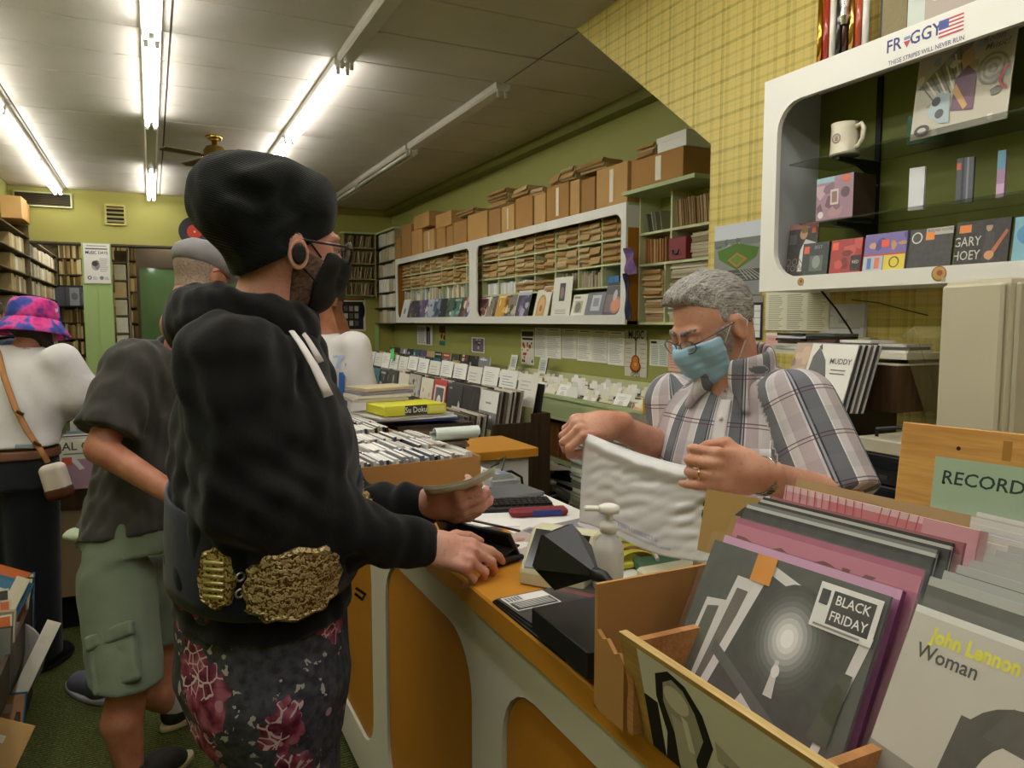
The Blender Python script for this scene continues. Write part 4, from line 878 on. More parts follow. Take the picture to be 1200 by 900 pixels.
def crate(name, x0, x1, y0, y1, z0, h, m, lab, t=.012):
    c = empty(name, (x0, y0, z0)); tag(c, lab, 'crate'); w, d = x1 - x0, y1 - y0
    G().box((0, 0, 0), (w, d, t)).obj('bottom', m, c); G().box((0, 0, t), (t, d, h)).obj('side_board', m, c); G().box((w - t, 0, t), (w, d, h)).obj('side_board', m, c); G().box((t, 0, t), (w - t, t, h)).obj('end_board', m, c); G().box((t, d - t, t), (w - t, d, h)).obj('end_board', m, c); return c
crate('record_crate', -.86, -.475, 2.35, 3.15, .0, .15, WALNUT, 'low dark crate of sleeves on the carpet')
crate('record_crate', -.88, -.50, 3.17, 3.55, .0, .15, WALNUT, 'second dark crate of sleeves on the carpet')
crate('record_crate', -.86, -.475, 2.35, 3.55, .30, .12, WALNUT, 'long dark tray of sleeves standing on the crates')
random.seed(14)
cols = ['e0702c', 'c8683c', 'd8a070', '3f7aa0', 'e8e0c8', 'd8cdb0', '2a2624', '8a7c68', 'c8bca0', '4a443c', 'e8dcc0', 'a83c2c', '6a6a60', 'f0e8d4', '38342e']
def lean_row(y0, y1, z, n, lab, grp, xr=(-.82, -.52), hh=.2):
    for i in range(n):
        y = y0 + (y1 - y0)*i/n; t = random.uniform(.004, .012); h = hh * random.uniform(.85, 1.0); w = random.uniform(.18, .31); x = random.uniform(xr[0] + w/2, xr[1] - w/2 + .05)
        c = random.choice(cols); o = G().box((-w/2, 0, 0), (w/2, t, h)).obj('record_sleeve', M(c, .55, .12, 20), None, (x, y, z), (random.uniform(-.5, -.25), 0, random.uniform(-.25, .1)))
        Art(w*.96, h*.94).rect(0, 1, 0, 1, random.choice(cols)).rect(.1, .8, .7, .85, 'e8e0d0').obj('print', o, (0, 0, h*.03)); tag(o, lab, 'record sleeve', grp)
lean_row(2.4, 3.5, .314, 26, 'sleeve leaning in the long dark tray of the crate pile', 'sleeves in the long tray', hh=.24)
lean_row(2.4, 3.1, .014, 12, 'sleeve leaning in the low floor crate', 'sleeves in the low crate', hh=.22)
for (x, y, z, w, h, c, lab) in ((-.66, 3.46, .40, .22, .2, 'e0702c', 'orange sleeve sticking up from the crate pile'), (-.64, 3.30, .36, .2, .24, '3f7aa0', 'blue sleeve leaning at the edge of the crate pile'), (-.59, 3.26, .34, .05, .26, 'e8dfc4', 'cream sleeve edge leaning beside the blue sleeve'),
        (-.50, 3.12, .16, .05, .30, 'efe8d6', 'long cream sleeve edge slanting out over the carpet'), (-.55, 2.62, .1, .16, .24, 'c8a060', 'tan envelope at the foot of the crate pile'), (-.62, 2.5, .12, .1, .26, 'a83c2c', 'red sleeve at the foot of the crate pile')):
    o = G().box((-w/2, 0, 0), (w/2, .006, h)).obj('record_sleeve', M(c, .5, .1, 12), None, (x, y, z), (-.45, .35, -.3)); Art(w*.9, h*.9).rect(0, 1, 0, 1, c).rect(.1, .6, .75, .85, 'e8e0d0').obj('print', o, (0, 0, h*.05)); tag(o, lab, 'record sleeve')
rg = G().lathe([(.14, 0), (.145, .003), (.14, .006)], 28).obj('vinyl_record', M('8e8a84', .4, .1, 30), None, (-.54, 3.26, .27), (1.15, .2, -.5)); tag(rg, 'grey round-edged record sleeve poking out of the crate pile', 'record')

# ---------------------------------------------------------------- sales counter
CZ = 1.02
ctop = M('c98a2c', .38, .05, 4, spec=.45); cface = M('c4842a', .45, .06, 3); cwhite = M('e4dfd6', .42, .03, 3)
ct = empty('sales_counter', (.557, -.6, 0)); tag(ct, 'sales counter with orange top and white front holding rounded orange panels', 'counter')
def cq(g, n, m, bevel=0): g.v = [(x - .557, y + .6, z) for x, y, z in g.v]; return g.obj(n, m, ct, bevel=bevel)
cq(G().box((.557, -.6, CZ - .05), (.80, 2.95, CZ)), 'countertop', ctop, .004)
cq(G().box((.80, -.6, CZ - .05), (1.07, 2.95, CZ - .002)), 'work_top', WHITE2)
cq(G().box((.60, -.6, .06), (.63, 2.95, CZ - .05)), 'backing_board', cface)
cq(G().box((.64, -.6, 0), (1.04, 2.93, .06)), 'plinth', M('1a1410', .6)); cq(G().box((1.02, -.6, .06), (1.04, 2.93, CZ - .05)), 'inner_board', M('8a7a60', .6)); cq(G().box((.63, 2.91, .06), (1.02, 2.93, CZ - .05)), 'end_board', cwhite)
for k in range(-1, 4):
    y0, y1 = .59 + .79*(k-1) - .075, .59 + .79*k - .075
    a, b = y0 + .075, y1 - .075; inn = rrect(a, b, .20, .885, .13, 6); q = []; n = 7
    for ci, (cx, cz) in enumerate(((y1, .05), (y1, CZ - .05), (y0, CZ - .05), (y0, .05))):
        for i in range(n):
            ip = inn[ci*n + i]; f = i/(n-1)
            first = f < .5
            if ci == 0: q.append((ip[0], .05) if first else (y1, ip[1]))
            elif ci == 1: q.append((y1, ip[1]) if first else (ip[0], CZ - .05))
            elif ci == 2: q.append((ip[0], CZ - .05) if first else (y0, ip[1]))
            else: q.append((y0, ip[1]) if first else (ip[0], .05))
        q[-(n//2) - 1] = (cx, cz)
    g = G(); ring_plate(g, q, inn, .575, .60, 'x'); cq(g, 'face_board', cwhite)
    cq(G().prism(rrect(a + .004, b - .004, .204, .881, .126, 6), .583, .60, 'x'), 'front_panel', cface)
rc = empty('return_cabinet', (1.10, 2.83, 0)); tag(rc, 'small white cabinet with a thick orange top behind the compact disc box', 'cabinet')
G().box((.02, .02, 0), (.36, .36, .96)).obj('body', M('d8d4cc', .5, .04, 3), rc); G().box((0, 0, .96), (.40, .38, 1.0)).obj('top', ctop, rc, bevel=.003)
g = G().tube([(.16, -.01, .72), (.17, -.014, .86), (.20, -.014, .905), (.26, -.014, .91), (.31, -.014, .88), (.325, -.012, .78), (.33, -.01, .6)], .006, 8); o = g.obj('power_cable', M('18181a', .5), rc)

# compact discs in a cardboard box
def open_box(name, loc, w, d, h, m, lab, t=.005, rz=0):
    c = empty(name, loc, rz); tag(c, lab, 'box')
    G().box((0, 0, 0), (w, d, t)).obj('bottom', m, c); G().box((0, 0, t), (w, t, h)).obj('wall_board', m, c); G().box((0, d - t, t), (w, d, h)).obj('wall_board', m, c); G().box((0, t, t), (t, d - t, h)).obj('wall_board', m, c); G().box((w - t, t, t), (w, d - t, h)).obj('wall_board', m, c); return c
RZ = .06
cdb = open_box('cardboard_box', (.475, 1.905, CZ), .36, .50, .145, CARD[1], 'open cardboard box packed with compact discs on the counter', rz=RZ)
G().tube([(-.001, .08, .04), (-.001, .14, .11), (-.001, .2, .05)], .002, 5).obj('marker_scribble', M('4a3a20', .6), cdb)
CDP = ['c8c8c8', 'e4e2de', '8a8c90', '2a2a2e', 'd8d6d0', 'a89a8c', '6a7a88', 'f0eee8', '9aa0a8', '3a3a40', 'd0b890', 'b8c0c8']
cds = {}
def cd_row(x0, y, n, lab, grp, z=CZ + .03, top=.012, tilt=-.10, step=.0106, rz=RZ):
    for i in range(n):
        c = random.choice(CDP); t = random.choice((.0085, .0095))
        if (c, t) not in cds:
            cds[(c, t)] = o = G().box((0, 0, 0), (t, .14, .124)).obj('compact_disc_case', M(c, .22, .12, 60, spec=.6)); G().box((-.0002, .002, .1235), (t*.9, .138, .1244)).obj('spine_label', M(random.choice(['e8e6e0', 'c8c4bc', 'f4f2ee', 'd8d0c8']), .3), o)
        else: o = tree(cds[(c, t)])
        x = i*step; o.location = (x0 + x*math.cos(rz), y + x*math.sin(rz), z + random.uniform(-.004, .008)); o.rotation_euler = (0, tilt + random.uniform(-.03, .03), rz); tag(o, lab, 'compact disc', grp)
random.seed(8)
cd_row(.485, 1.915, 32, 'compact disc in the front row of the cardboard box', 'discs, front row of box')
cd_row(.478, 2.065, 32, 'compact disc in the middle row of the cardboard box', 'discs, middle row of box', z=CZ + .032)
cd_row(.470, 2.215, 32, 'compact disc in the rear row of the cardboard box', 'discs, rear row of box', z=CZ + .036)
cdb2 = open_box('cardboard_box', (.45, 2.43, CZ), .30, .30, .15, CARD[2], 'second open cardboard box of compact discs behind the first', rz=RZ)
cd_row(.46, 2.45, 26, 'compact disc in the box behind the large one', 'discs in the second box', z=CZ + .04); cd_row(.455, 2.58, 26, 'compact disc in the far row of the second box', 'discs, far row of second box', z=CZ + .045)
rp = empty('rolled_newspaper', (.80, 2.06, CZ + .178)); tag(rp, 'rolled newspaper resting on the compact discs', 'newspaper')
G().sheet(lambda u, v: (-.07 + .14*v + .02*u, (.012 + .02*u)*math.sin(u*9) , .016 + (.008 + .014*u)*math.cos(u*9)), 26, 2).obj('roll', M('cfd6cc', .7, .12, 25), rp).modifiers.new('s', 'SOLIDIFY').thickness = .0015
# pile of albums and magazines with a puzzle book behind the boxes
tower(.93, 2.76, .30, .31, CZ + .14, .012, 'worn album in the pile under the yellow book', 'albums under the yellow book', z0=CZ, pal=['4a3c2c', '6a5a44', '3a3028', '8a7a60', '2c2824'], name='album', cat='album')
for i, c in enumerate(('2a3468', 'e8e6e2', 'c8c4bc')):
    tag(G().box((-.16, -.13, 0), (.15, .13, .006)).obj('magazine', M(c, .4, .1, 14), None, (.90 - .02*i, 2.74, CZ + .157 + i*.0085), (0, 0, .15*i - .1)), ['dark blue magazine under the yellow book', 'white magazine under the yellow book', 'grey magazine right below the yellow book'][i], 'magazine')
bk = empty('puzzle_book', (.86, 2.70, CZ + .184), .12); tag(bk, 'thick yellow Su Doku puzzle book on the pile', 'book')
G().box((-.125, -.09, 0), (.125, .09, .036)).obj('cover', M('d8d430', .4, .06, 9), bk, bevel=.003); G().box((-.12, -.088, .004), (.1255, .0905, .032)).obj('pages', M('e8e4cc', .7, .05, 40), bk)
Art(.25, .036).rect(0, 1, 0, 1, 'dedb38').rect(.32, .68, .02, .98, '1c1c18').text('Su Doku', .5, .5, .03, 'f4f2ec', .01, .85).rect(.72, .97, .2, .8, 'ece87a').obj('spine_print', bk, (0, -.0905, 0))
for i in range(4): tag(G().box((-.11, -.08, 0), (.11, .08, .011)).obj('paperback', M(['b8b0a0', 'd8d4c8', '8a8494', 'c8b898'][i], .5, .2, 50), None, (.78 + .01*i, 2.84 + .01*i, CZ + .222 + i*.013), (0, 0, .1*i)), ['grey', 'white', 'lilac', 'tan'][i] + ' paperback in the stack on top of the yellow book', 'book')

# ---------------------------------------------------------------- things lying on the counter
def flat(name, pts, z, t, m, lab, cat, art=None, grp=None):
    g = G().prism([(p[0], p[1]) for p in pts], z, z + t, 'z'); o = g.obj(name, m); return tag(o, lab, cat, grp)
def sheet_on(name, x, y, w, d, rz, z, c, lab, cat='paper', art=None, t=.0012):
    o = G().box((-w/2, -d/2, 0), (w/2, d/2, t)).obj(name, M(c, .6, .06, 12), None, (x, y, z), (0, 0, rz))
    if art: art.obj('print', o, (0, -d/2, t), (-math.pi/2, 0, 0))
    return tag(o, lab, cat)
Z = CZ + .0005
for i in range(3):
    a = None
    if i == 2:
        a = Art(.27, .27).rect(0, 1, 0, 1, '2e2a26').blobs(5, ['5a2a26', '423c34', '24211e', '4a3430'], .1, .3).lay([(.05, .45), (.4, .62), (.95, .5), (.95, .56), (.4, .7), (.05, .52)], '6a2c28').text('the night', .62, .84, .022, 'b8b098', 0, 1.0, .2)
        a.rect(.02, .27, .02, .36, 'f0eee8').rect(.13, .26, .03, .35, '1c1a18').rect(.03, .12, .03, .16, 'd8d6d0')
        for j in range(5): a.rect(.04, .11, .04 + .024*j, .05 + .024*j, '2a2a2a').rect(.145 + .022*j, .153 + .022*j, .05, .33, 'e8e6e0')
    sheet_on('album', .695 + .004*i, 1.105 - .004*i, .27, .27, -1.57 + .03*i, Z + .0045*i, '262320', ['lowest dark album in the stack of three on the counter', 'middle dark album in the stack of three on the counter', 'dark album with a barcode sticker lying on the counter edge'][i], 'album', a, .004)
sheet_on('envelope', .80, 1.02, .1, .17, .06, Z + .0145, 'dcd694', 'pale yellow envelope lying on the dark album', 'envelope')
# angular black desk lamp
lmp = empty('desk_lamp', (.62, .97, CZ + .0145)); tag(lmp, 'black faceted desk lamp with a hexagonal shade beside the cardboard box', 'lamp')
LB = M('1d1d1f', .38, .08, 20, spec=.45)
def rel(p): return (p[0] - .62, p[1] - .97, p[2] - CZ - .0145)
G().cbox((-.002, -.002, .021), (.14, .185, .042), (0, 0, -.03)).obj('base', LB, lmp, bevel=.002)
hd = Vector(rel((0.575, 0.980, 1.177))); ap = Vector(rel((0.577, 0.912, 1.177))); ax = (hd - ap).normalized()
up = Vector((0, 0, 1)); s1 = ax.cross(up).normalized(); s2 = s1.cross(ax).normalized(); g = G(); ring = []
bc = hd + ax*.018
for i in range(6):
    t = math.radians(60*i + 12); ring.append(bc + s1*.054*math.cos(t) + s2*.054*math.sin(t))
rim = [bc + (p - bc)*.93 + ax*.014 for p in ring]; apx = [ap + (p - bc)*.16 for p in ring]
vs = apx + ring + rim; g.add(vs, [(i, (i+1) % 6, 6+(i+1) % 6, 6+i) for i in range(6)] + [(6+i, 6+(i+1) % 6, 12+(i+1) % 6, 12+i) for i in range(6)] + [tuple(range(12, 18)), tuple(range(6))[::-1]]); g.obj('shade', LB, lmp)
bs = Vector((.05, -.06, .042)); mid = Vector(rel((0.590, 0.882, 1.162)))
G().tube([bs, bs + Vector((0, 0, .03)), mid - Vector((0, 0, .03)) + (bs - mid)*.2, mid, (mid + ap)/2 + Vector((0, 0, .006)), ap], [.010, .009, .009, .0095, .0095, .011], 10).obj('neck', LB, lmp, smooth=True)
# card terminal with a dark screen
tm_ = empty('card_terminal', (.73, 1.28, CZ), 2.2); tag(tm_, 'cream card terminal with a black screen behind the lamp', 'terminal'); CRM = M('d6d2b0', .45, .05, 8)
g = G().prism([(-.05, 0), (.05, 0), (.05, .03), (-.015, .105), (-.05, .105)], -.07, .07, 'x'); g.obj('housing', CRM, tm_, bevel=.004)
g = G(); P = [(.0452, .0365), (-.0105, .1005)]; n_ = Vector((.075, .065)).normalized()*.002; g.add([(-.06, P[0][0]+n_.x, P[0][1]+n_.y), (.06, P[0][0]+n_.x, P[0][1]+n_.y), (.06, P[1][0]+n_.x, P[1][1]+n_.y), (-.06, P[1][0]+n_.x, P[1][1]+n_.y), (-.06, P[0][0], P[0][1]), (.06, P[0][0], P[0][1]), (.06, P[1][0], P[1][1]), (-.06, P[1][0], P[1][1])], [(0, 1, 2, 3), (4, 7, 6, 5), (0, 4, 5, 1), (1, 5, 6, 2), (2, 6, 7, 3), (3, 7, 4, 0)]); g.obj('screen', M('0c0a0a', .15, .05, 4), tm_)
# hand sanitiser bottle
bt = empty('pump_bottle', (.785, 1.19, CZ)); tag(bt, 'frosted white pump bottle behind the black lamp', 'bottle')
def mat_frost():
    t = NT('frosted_plastic'); return t.fin('e6e2e0', .35, 0, .5, Transmission_Weight=.35, Alpha=1.0)
FROST = mat_frost()
G().lathe([(.026, 0), (.03, .006), (.03, .085), (.027, .1), (.015, .112), (.0145, .125)], 20).obj('body', FROST, bt, smooth=True)
G().lathe([(.017, .123), (.017, .14), (.008, .142), (.007, .158), (.02, .16), (.021, .172), (.012, .176)], 18).obj('pump', WHITE2, bt, smooth=True); G().cbox((-.02, .012, .167), (.05, .012, .01), (0, 0, -.6)).obj('spout', WHITE2, bt, bevel=.003)
# desk clutter behind it
ck = empty('desk_tray', (.93, 1.12, CZ)); tag(ck, 'cream desk tray with a rounded rim beside the bottle', 'tray')
G().box((-.06, -.10, 0), (.09, .10, .03)).obj('tray_body', CRM, ck, bevel=.006); G().box((-.045, -.06, .03), (.03, .02, .042)).obj('keypad', M('b8b49a', .5), ck); G().box((.035, -.05, .03), (.08, .04, .055)).obj('paper_roll_cover', CRM, ck, bevel=.004)
g = G().lathe([(.022, 0), (.022, .003)], 20); o = g.obj('oval_sticker', M('3a2a2a', .4), None, (.835, 1.045, CZ + .03), (1.25, 0, -.5)); o.scale = (.85, 1.3, 1); Art(.035, .05).lines(.1, .9, .3, .7, 3, 'c8b8b0', .3, .1).obj('print', o, (0, -.02, .0032), (-math.pi/2, 0, 0)); tag(o, 'dark oval hang tag leaning beside the pump bottle', 'tag')
for i, (x, y, w, d, h, c, lab, cat) in enumerate(((.955, 1.25, .10, .07, .022, '3f6a4c', 'dark green tape box next to the desk tray', 'box'), (.93, 1.33, .12, .09, .012, 'd8cf44', 'yellow notepad under the yellow paper curls', 'notepad'), (1.00, 1.36, .1, .1, .018, 'b0865a', 'tan cardboard scrap at the clerk side of the counter', 'cardboard'), (.90, 1.42, .08, .06, .02, '7f98a8', 'grey-blue tin beside the yellow notepad', 'tin'))):
    tag(G().box((-w/2, -d/2, 0), (w/2, d/2, h)).obj(['tape_box', 'notepad', 'cardboard_scrap', 'tin'][i], M(c, .5, .1, 15), None, (x, y, CZ), (0, 0, .2*i - .3), bevel=.003), lab, cat)
yc = empty('paper_curl', (.925, 1.33, CZ + .012)); tag(yc, 'curled yellow paper strips on the notepad', 'paper')
for i in range(3): G().sheet(lambda u, v: (-.05 + .1*u, -.03 + .02*v + .02*i, .004 + .025*math.sin(u*3.0)*(.6 + .3*i)), 10, 1).obj('strip', M(['e4de50', 'e0d83c', 'd2e070'][i], .5), yc).modifiers.new('s', 'SOLIDIFY').thickness = .001
for i, (x, y, rz, c, lab) in enumerate(((.98, 1.31, 1.1, 'e8e6e2', 'white pen beside the yellow notepad'), (.96, 1.40, .7, '2a2a2c', 'black pen beside the grey-blue tin'))):
    tag(G().tube([(-.07, 0, .005), (.05, 0, .005), (.062, 0, .004), (.068, 0, .003)], [.0045, .0045, .003, .001], 8).obj('pen', M(c, .3), None, (x, y, CZ + .02), (0, 0, rz)), lab, 'pen')
# papers, keyboard and flyers
sheet_on('paper_sheet', .90, 1.72, .21, .28, .35, Z, 'eeece6', 'white paper sheet lying before the keyboard'); sheet_on('paper_sheet', .80, 1.80, .16, .2, -.4, Z + .002, 'f2f0ec', 'folded white slip beside the wallet'); sheet_on('paper_sheet', 1.0, 2.15, .12, .3, .1, Z, 'e8e6da', 'long white sheet at the back edge of the counter')
a = Art(.24, .2).rect(0, 1, 0, 1, 'b8a8a0').blobs(14, ['9a5a50', 'd8c8c0', '6a6a78', 'c88a70', 'e8e4e0', '7a98a8'], .06, .2); sheet_on('flyer', .80, 1.52, .24, .2, .5, Z, 'd8d0c8', 'glossy flyer with mixed red and grey pictures', 'flyer', a)
a = Art(.2, .26).rect(0, 1, 0, 1, '8f8a98').blobs(10, ['a89ab0', '6a6478', 'd0c8d0', '585060'], .08, .25); sheet_on('flyer', .95, 1.53, .2, .26, .2, Z + .002, 'b8b0b8', 'lilac-grey flyer next to the terminal', 'flyer', a)
a = Art(.1, .14).rect(0, 1, 0, 1, '3a3224').rect(.2, .8, .3, .6, 'c8a828'); sheet_on('ticket', .715, 1.70, .07, .12, .5, Z, '3a3224', 'dark card with a yellow block beside the wallet', 'card', a)
kb = empty('keyboard', (.88, 1.86, CZ), -.28); kb.scale = (.66, .8, 1); tag(kb, 'black computer keyboard pushed back on the counter', 'keyboard')
G().box((-.20, -.06, 0), (.20, .06, .018)).obj('case', M('141416', .4), kb, bevel=.004)
kg = G(); kc = {}
for r in range(4):
    for k in range(15):
        x, y = -.185 + k*.0255, -.048 + r*.025
        if not kc: kc[0] = o = G().box((0, 0, 0), (.021, .02, .006)).obj('key', M('202024', .4), kb, (x, y, .018))
        else: mcopy(kc[0], kb, (x, y, .018))
o = G().box((-.08, -.02, 0), (.08, .02, .02)).obj('pencil_case', M('8a2c34', .5, .15, 20), None, (.93, 1.755, CZ + .003), (0, 0, -.25), bevel=.006); G().box((-.02, -.021, .002), (.06, -.02, .018)).obj('blue_stripe', M('34408a', .5), o); tag(o, 'red and blue pencil case in front of the keyboard', 'pencil case')
rr = empty('card_printer', (1.0, 2.16, CZ)); rr.scale = (.62, .62, .5); tag(rr, 'grey receipt printer with open cover beside the disc box', 'printer')
G().box((-.08, -.08, 0), (.08, .08, .05)).obj('body', M('9a9c98', .4, .05, 9), rr, bevel=.008); g = G().prism([(-.08, .05), (.06, .05), (.03, .085), (-.06, .09)], -.07, .07, 'y'); g.obj('cover', M('b4bab8', .3, .05, 9), rr); G().box((-.06, -.06, .085), (.02, -.02, .088)).obj('screen', M('6a78c8', .3), rr)
cable = G().tube([(1.0, 2.14, CZ + .05), (1.03, 2.18, CZ + .085), (1.02, 2.22, CZ + .06), (.99, 2.2, CZ + .05), (1.0, 2.16, CZ + .07)], .0035, 6).obj('cable_loop', M('3a3c38', .5)); tag(cable, 'grey cable looped on top of the receipt printer', 'cable')
tag(G().box((-.1, -.07, 0), (.1, .07, .012)).obj('clipboard', M('6a6c70', .4, .1, 9), None, (.955, 2.02, CZ), (0, 0, .1), bevel=.003), 'grey clipboard under the receipt printer edge', 'clipboard')
# black zip wallet under the customer's hand
wl_ = empty('zip_wallet', (.63, 1.53, CZ + .001), .45); tag(wl_, 'long black wallet held open on the counter edge', 'wallet')
LEA = M('1b1917', .35, .12, 30, bump=.15, spec=.45)
G().cbox((.0, -.01, .012), (.10, .23, .012), (0, .12, 0)).obj('cover', LEA, wl_, bevel=.004)
G().cbox((.028, .0, .035), (.012, .23, .07), (0, -.55, 0)).obj('cover', LEA, wl_, bevel=.004)
G().cbox((.012, -.005, .024), (.07, .215, .004), (0, -.2, 0)).obj('pocket', M('2a2420', .4), wl_); G().tube([(.05, -.11, .062), (.05, .11, .062)], .003, 6).obj('zip', M('8a8a88', .3, metal=1), wl_)

# ---------------------------------------------------------------- boxes of records at the near end of the counter
bx = empty('cardboard_box', (.53, .765, CZ)); tag(bx, 'torn cardboard box behind the plywood record crate', 'box')
cm = CARD[1]
G().box((0, .064, 0), (.32, .07, .175)).obj('wall_board', cm, bx); G().box((.314, 0, 0), (.32, .064, .175)).obj('wall_board', cm, bx); G().box((0, 0, 0), (.32, .07, .004)).obj('bottom', cm, bx)
g = G().prism([(0, .004), (.064, .004), (.064, .112), (.05, .104), (.04, .108), (.022, .095), (.01, .10), (0, .09)], 0, .006, 'x'); g.obj('torn_flap', cm, bx)
PLY = mat_wood('plywood', 'c8a25e', 'a88040', .8, .5, 'y'); PLYIN = mat_wood('pine_inside', 'c08850', '9a6434', .8, .5, 'y'); EDGE = mat_wood('ply_edge', 'd8bc80', 'b89858', 1, .6, 'y')
cr_ = empty('plywood_crate', (.516, .085, CZ)); tag(cr_, 'plywood crate of records with an old print pasted on its front', 'crate')
g = G().add([(.03, 0, 0), (.03, .672, 0), (0, .672, .14), (0, 0, .14), (.042, 0, 0), (.042, .672, 0), (.012, .672, .14), (.012, 0, .14)], [(0, 3, 2, 1), (4, 5, 6, 7), (0, 1, 5, 4), (1, 2, 6, 5), (3, 0, 4, 7)], 0); g.add([(0, 0, .14), (.012, 0, .14), (.012, .672, .14), (0, .672, .14)], [(0, 1, 2, 3)], 1); g.obj('front_board', [PLY, EDGE], cr_)
G().box((.03, 0, 0), (.52, .675, .008)).obj('bottom', PLYIN, cr_); G().box((.012, .655, .008), (.52, .667, .13)).obj('end_board', PLYIN, cr_); G().box((.03, .395, .008), (.30, .407, .10)).obj('divider', PLYIN, cr_); G().box((.04, 0, .008), (.52, .012, .125)).obj('end_board', PLYIN, cr_)
a = Art(.27, .135).rect(0, 1, -.0, 1, 'e6e0d0').rect(0, .10, .0, .55, '2a2622')
a.lay([(.10, .62), (.12, .86), (.22, .97), (.33, .93), (.42, .76), (.46, .5), (.38, .2), (.5, -.1), (.1, -.1), (.14, .3)], '2c2824').lay([(.15, .62), (.17, .82), (.24, .91), (.31, .87), (.37, .72), (.40, .5), (.33, .25), (.30, .0), (.2, .0), (.2, .35)], 'b0a898').ell(.25, .72, .085, .12, 'ded6c6').lay([(.2, .55), (.3, .52), (.34, .1), (.2, .05)], 'c8c0b0').lay([(.27, .6), (.31, .58), (.33, .3), (.29, .28)], 'e8e2d4').lay([(.48, .6), (1, .30), (1, .12), (.48, .42)], 'bdb6a6').lines(.52, .96, .2, .5, 4, '8a8274', .25, .3).lay([(.48, .36), (1, .06), (1, -.1), (.48, -.1)], '2c2824').lay([(.52, .3), (.9, .06), (.9, .0), (.52, .2)], '8a8274')
R_ = (Matrix.Rotation(NPI, 4, 'Z') @ Matrix.Rotation(.211, 4, 'X')).to_euler()
PZ = [(max(0, v[2])) for v in a.g.v]; a.g.v = [(v[0], v[1], z) for v, z in zip(a.g.v, PZ)]; a.obj('pasted_print', cr_, (.0295, .50, .0015), R_, matte=True)
def crate_rec(x, y, z, s_, lean, yaw, edge, art, lab, t=.004, film=False, h=None):
    o = sleeve('record', s_, h or s_, t, edge, art, (x, y, z), pose(NPI + yaw, lean), lab, 'record')
    return o
FILM = None
def mat_film():
    t = NT('plastic_sleeve'); return t.fin((1, 1, 1, 1), .06, 0, .7, Alpha=.045)
FILM = mat_film()
def film(o, s_, h=None, m=.006):
    h = h or s_; g = G(); random.seed(int(s_*999))
    g.sheet(lambda u, v: (-s_/2 - m + (s_ + 2*m)*u, -.0035 - .0022*math.sin(u*17 + v*5)*math.sin(v*13 + 2*u), -.002 + (h + 2.2*m)*v), 26, 20)
    q = g.obj('plastic_sleeve', FILM, o, smooth=True); return q
YA = .635; ya = .11   # column of records by the cardboard box, slightly turned
s_ = .25
a = Art(s_, s_).rect(0, 1, 0, 1, '4a4c4a').lay([(.02, .0), (.14, .0), (.2, .72), (.08, .70)], 'e0dcda').lay([(.04, .02), (.12, .02), (.17, .68), (.10, .66)], '5a5c50').lay([(.1, .0), (.2, .0), (.36, .86), (.22, .86)], 'dedada').lay([(.13, .02), (.19, .02), (.31, .8), (.24, .8)], '6a6460')
a.lay([(.14, .0), (.86, -.0), (.985, .80), (.36, .98)], 'e4e0e2').lay([(.19, .03), (.83, .03), (.93, .76), (.40, .92)], '3a3a3c')
for i in range(9): a.ell(.60, .66, .21 - .022*i, .26 - .027*i, ['404042', '4a4a4c', '5a5a5c', '707072', '8c8c8e', 'acacae', 'cccccd', 'e8e8e8', 'fcfcfc'][i], 24)
a.lay([(.58, .55), (.6, .55), (.62, .38), (.57, .38)], 'd8d4d4').ell(.595, .5, .022, .03, 'f0eeee').lay([(.22, .52), (.9, .17), (.88, .12), (.22, .46)], '58585a').lay([(.43, .12), (.57, .16), (.56, .28), (.46, .34), (.41, .22)], 'dcd4d6').lay([(.83, .3), (.93, .3), (.95, .62), (.9, .62)], '464638')
a.rect(.30, .42, .86, 1.0, 'e89420').rect(.68, .985, .76, .97, 'f0eeee').rect(.755, .96, .79, .945, '26262a').text('BLACK', .857, .905, .0155, 'f4f2f2', .01, .88).text('FRIDAY', .857, .83, .0155, 'f4f2f2', .01, .88).rect(.695, .74, .87, .94, '3a3a3e').rect(.70, .93, .77, .78, '8a8a8c')
o = crate_rec(.583, YA, CZ + .01, s_, .47, ya, '5a5c5a', a, 'record in film with a white-framed picture of a bright light and orange price sticker'); film(o, s_)
a = Art(s_, s_).rect(0, 1, 0, 1, '9a5a86').rect(0, 1, .955, 1, 'd8a0c8'); o = crate_rec(.605, YA, CZ + .012, s_, .45, ya, '8a4a7a', a, 'violet-pink record right behind the bright-light one', .008)
a = Art(s_ + .01, s_ + .02).rect(0, 1, 0, 1, 'b0587c').rect(0, 1, .9, .97, 'c87890').text('ROCK', .42, .80, .075, '7a3a3a', .02, 1.0).lay([(.22, .86), (.34, .9), (.3, .82)], 'd8506a').rect(.68, .78, .78, .84, 'd87848'); o = crate_rec(.628, YA, CZ + .012, s_ + .01, .43, ya, 'c87aa0', a, 'pink record with large block letters in the crate', .004, h=s_ + .02); film(o, s_ + .01, s_ + .02)
for i, (c, d) in enumerate((('2e3034', '4a4c50'), ('c8c8c4', 'e8e8e4'), ('7a7c7a', '9a9c9a'), ('3a3a3c', '505054'), ('d0ccc8', 'e0dcd8'), ('26282a', '3a3c3e'), ('b06a70', 'c88a8a'))):
    crate_rec(.645 + .013*i, YA + .004*(i % 3), CZ + .012, s_ + .012, .40 - .02*i, ya, c, Art(s_ + .012, s_ + .03).rect(0, 1, 0, 1, d).rect(0, 1, .95, 1, c), ['slate', 'pale grey', 'mid-grey', 'dark grey', 'off-white', 'black', 'faded red'][i] + ' record edge between the pink records', .005, h=s_ + .03)
a = Art(.285, .285).rect(0, 1, 0, 1, 'e8b4bc').rect(0, .27, .0, .985, 'e4a4ae').rect(.27, .76, .0, 1.0, 'e08890').rect(0, 1, .97, 1, 'f0ccd0')
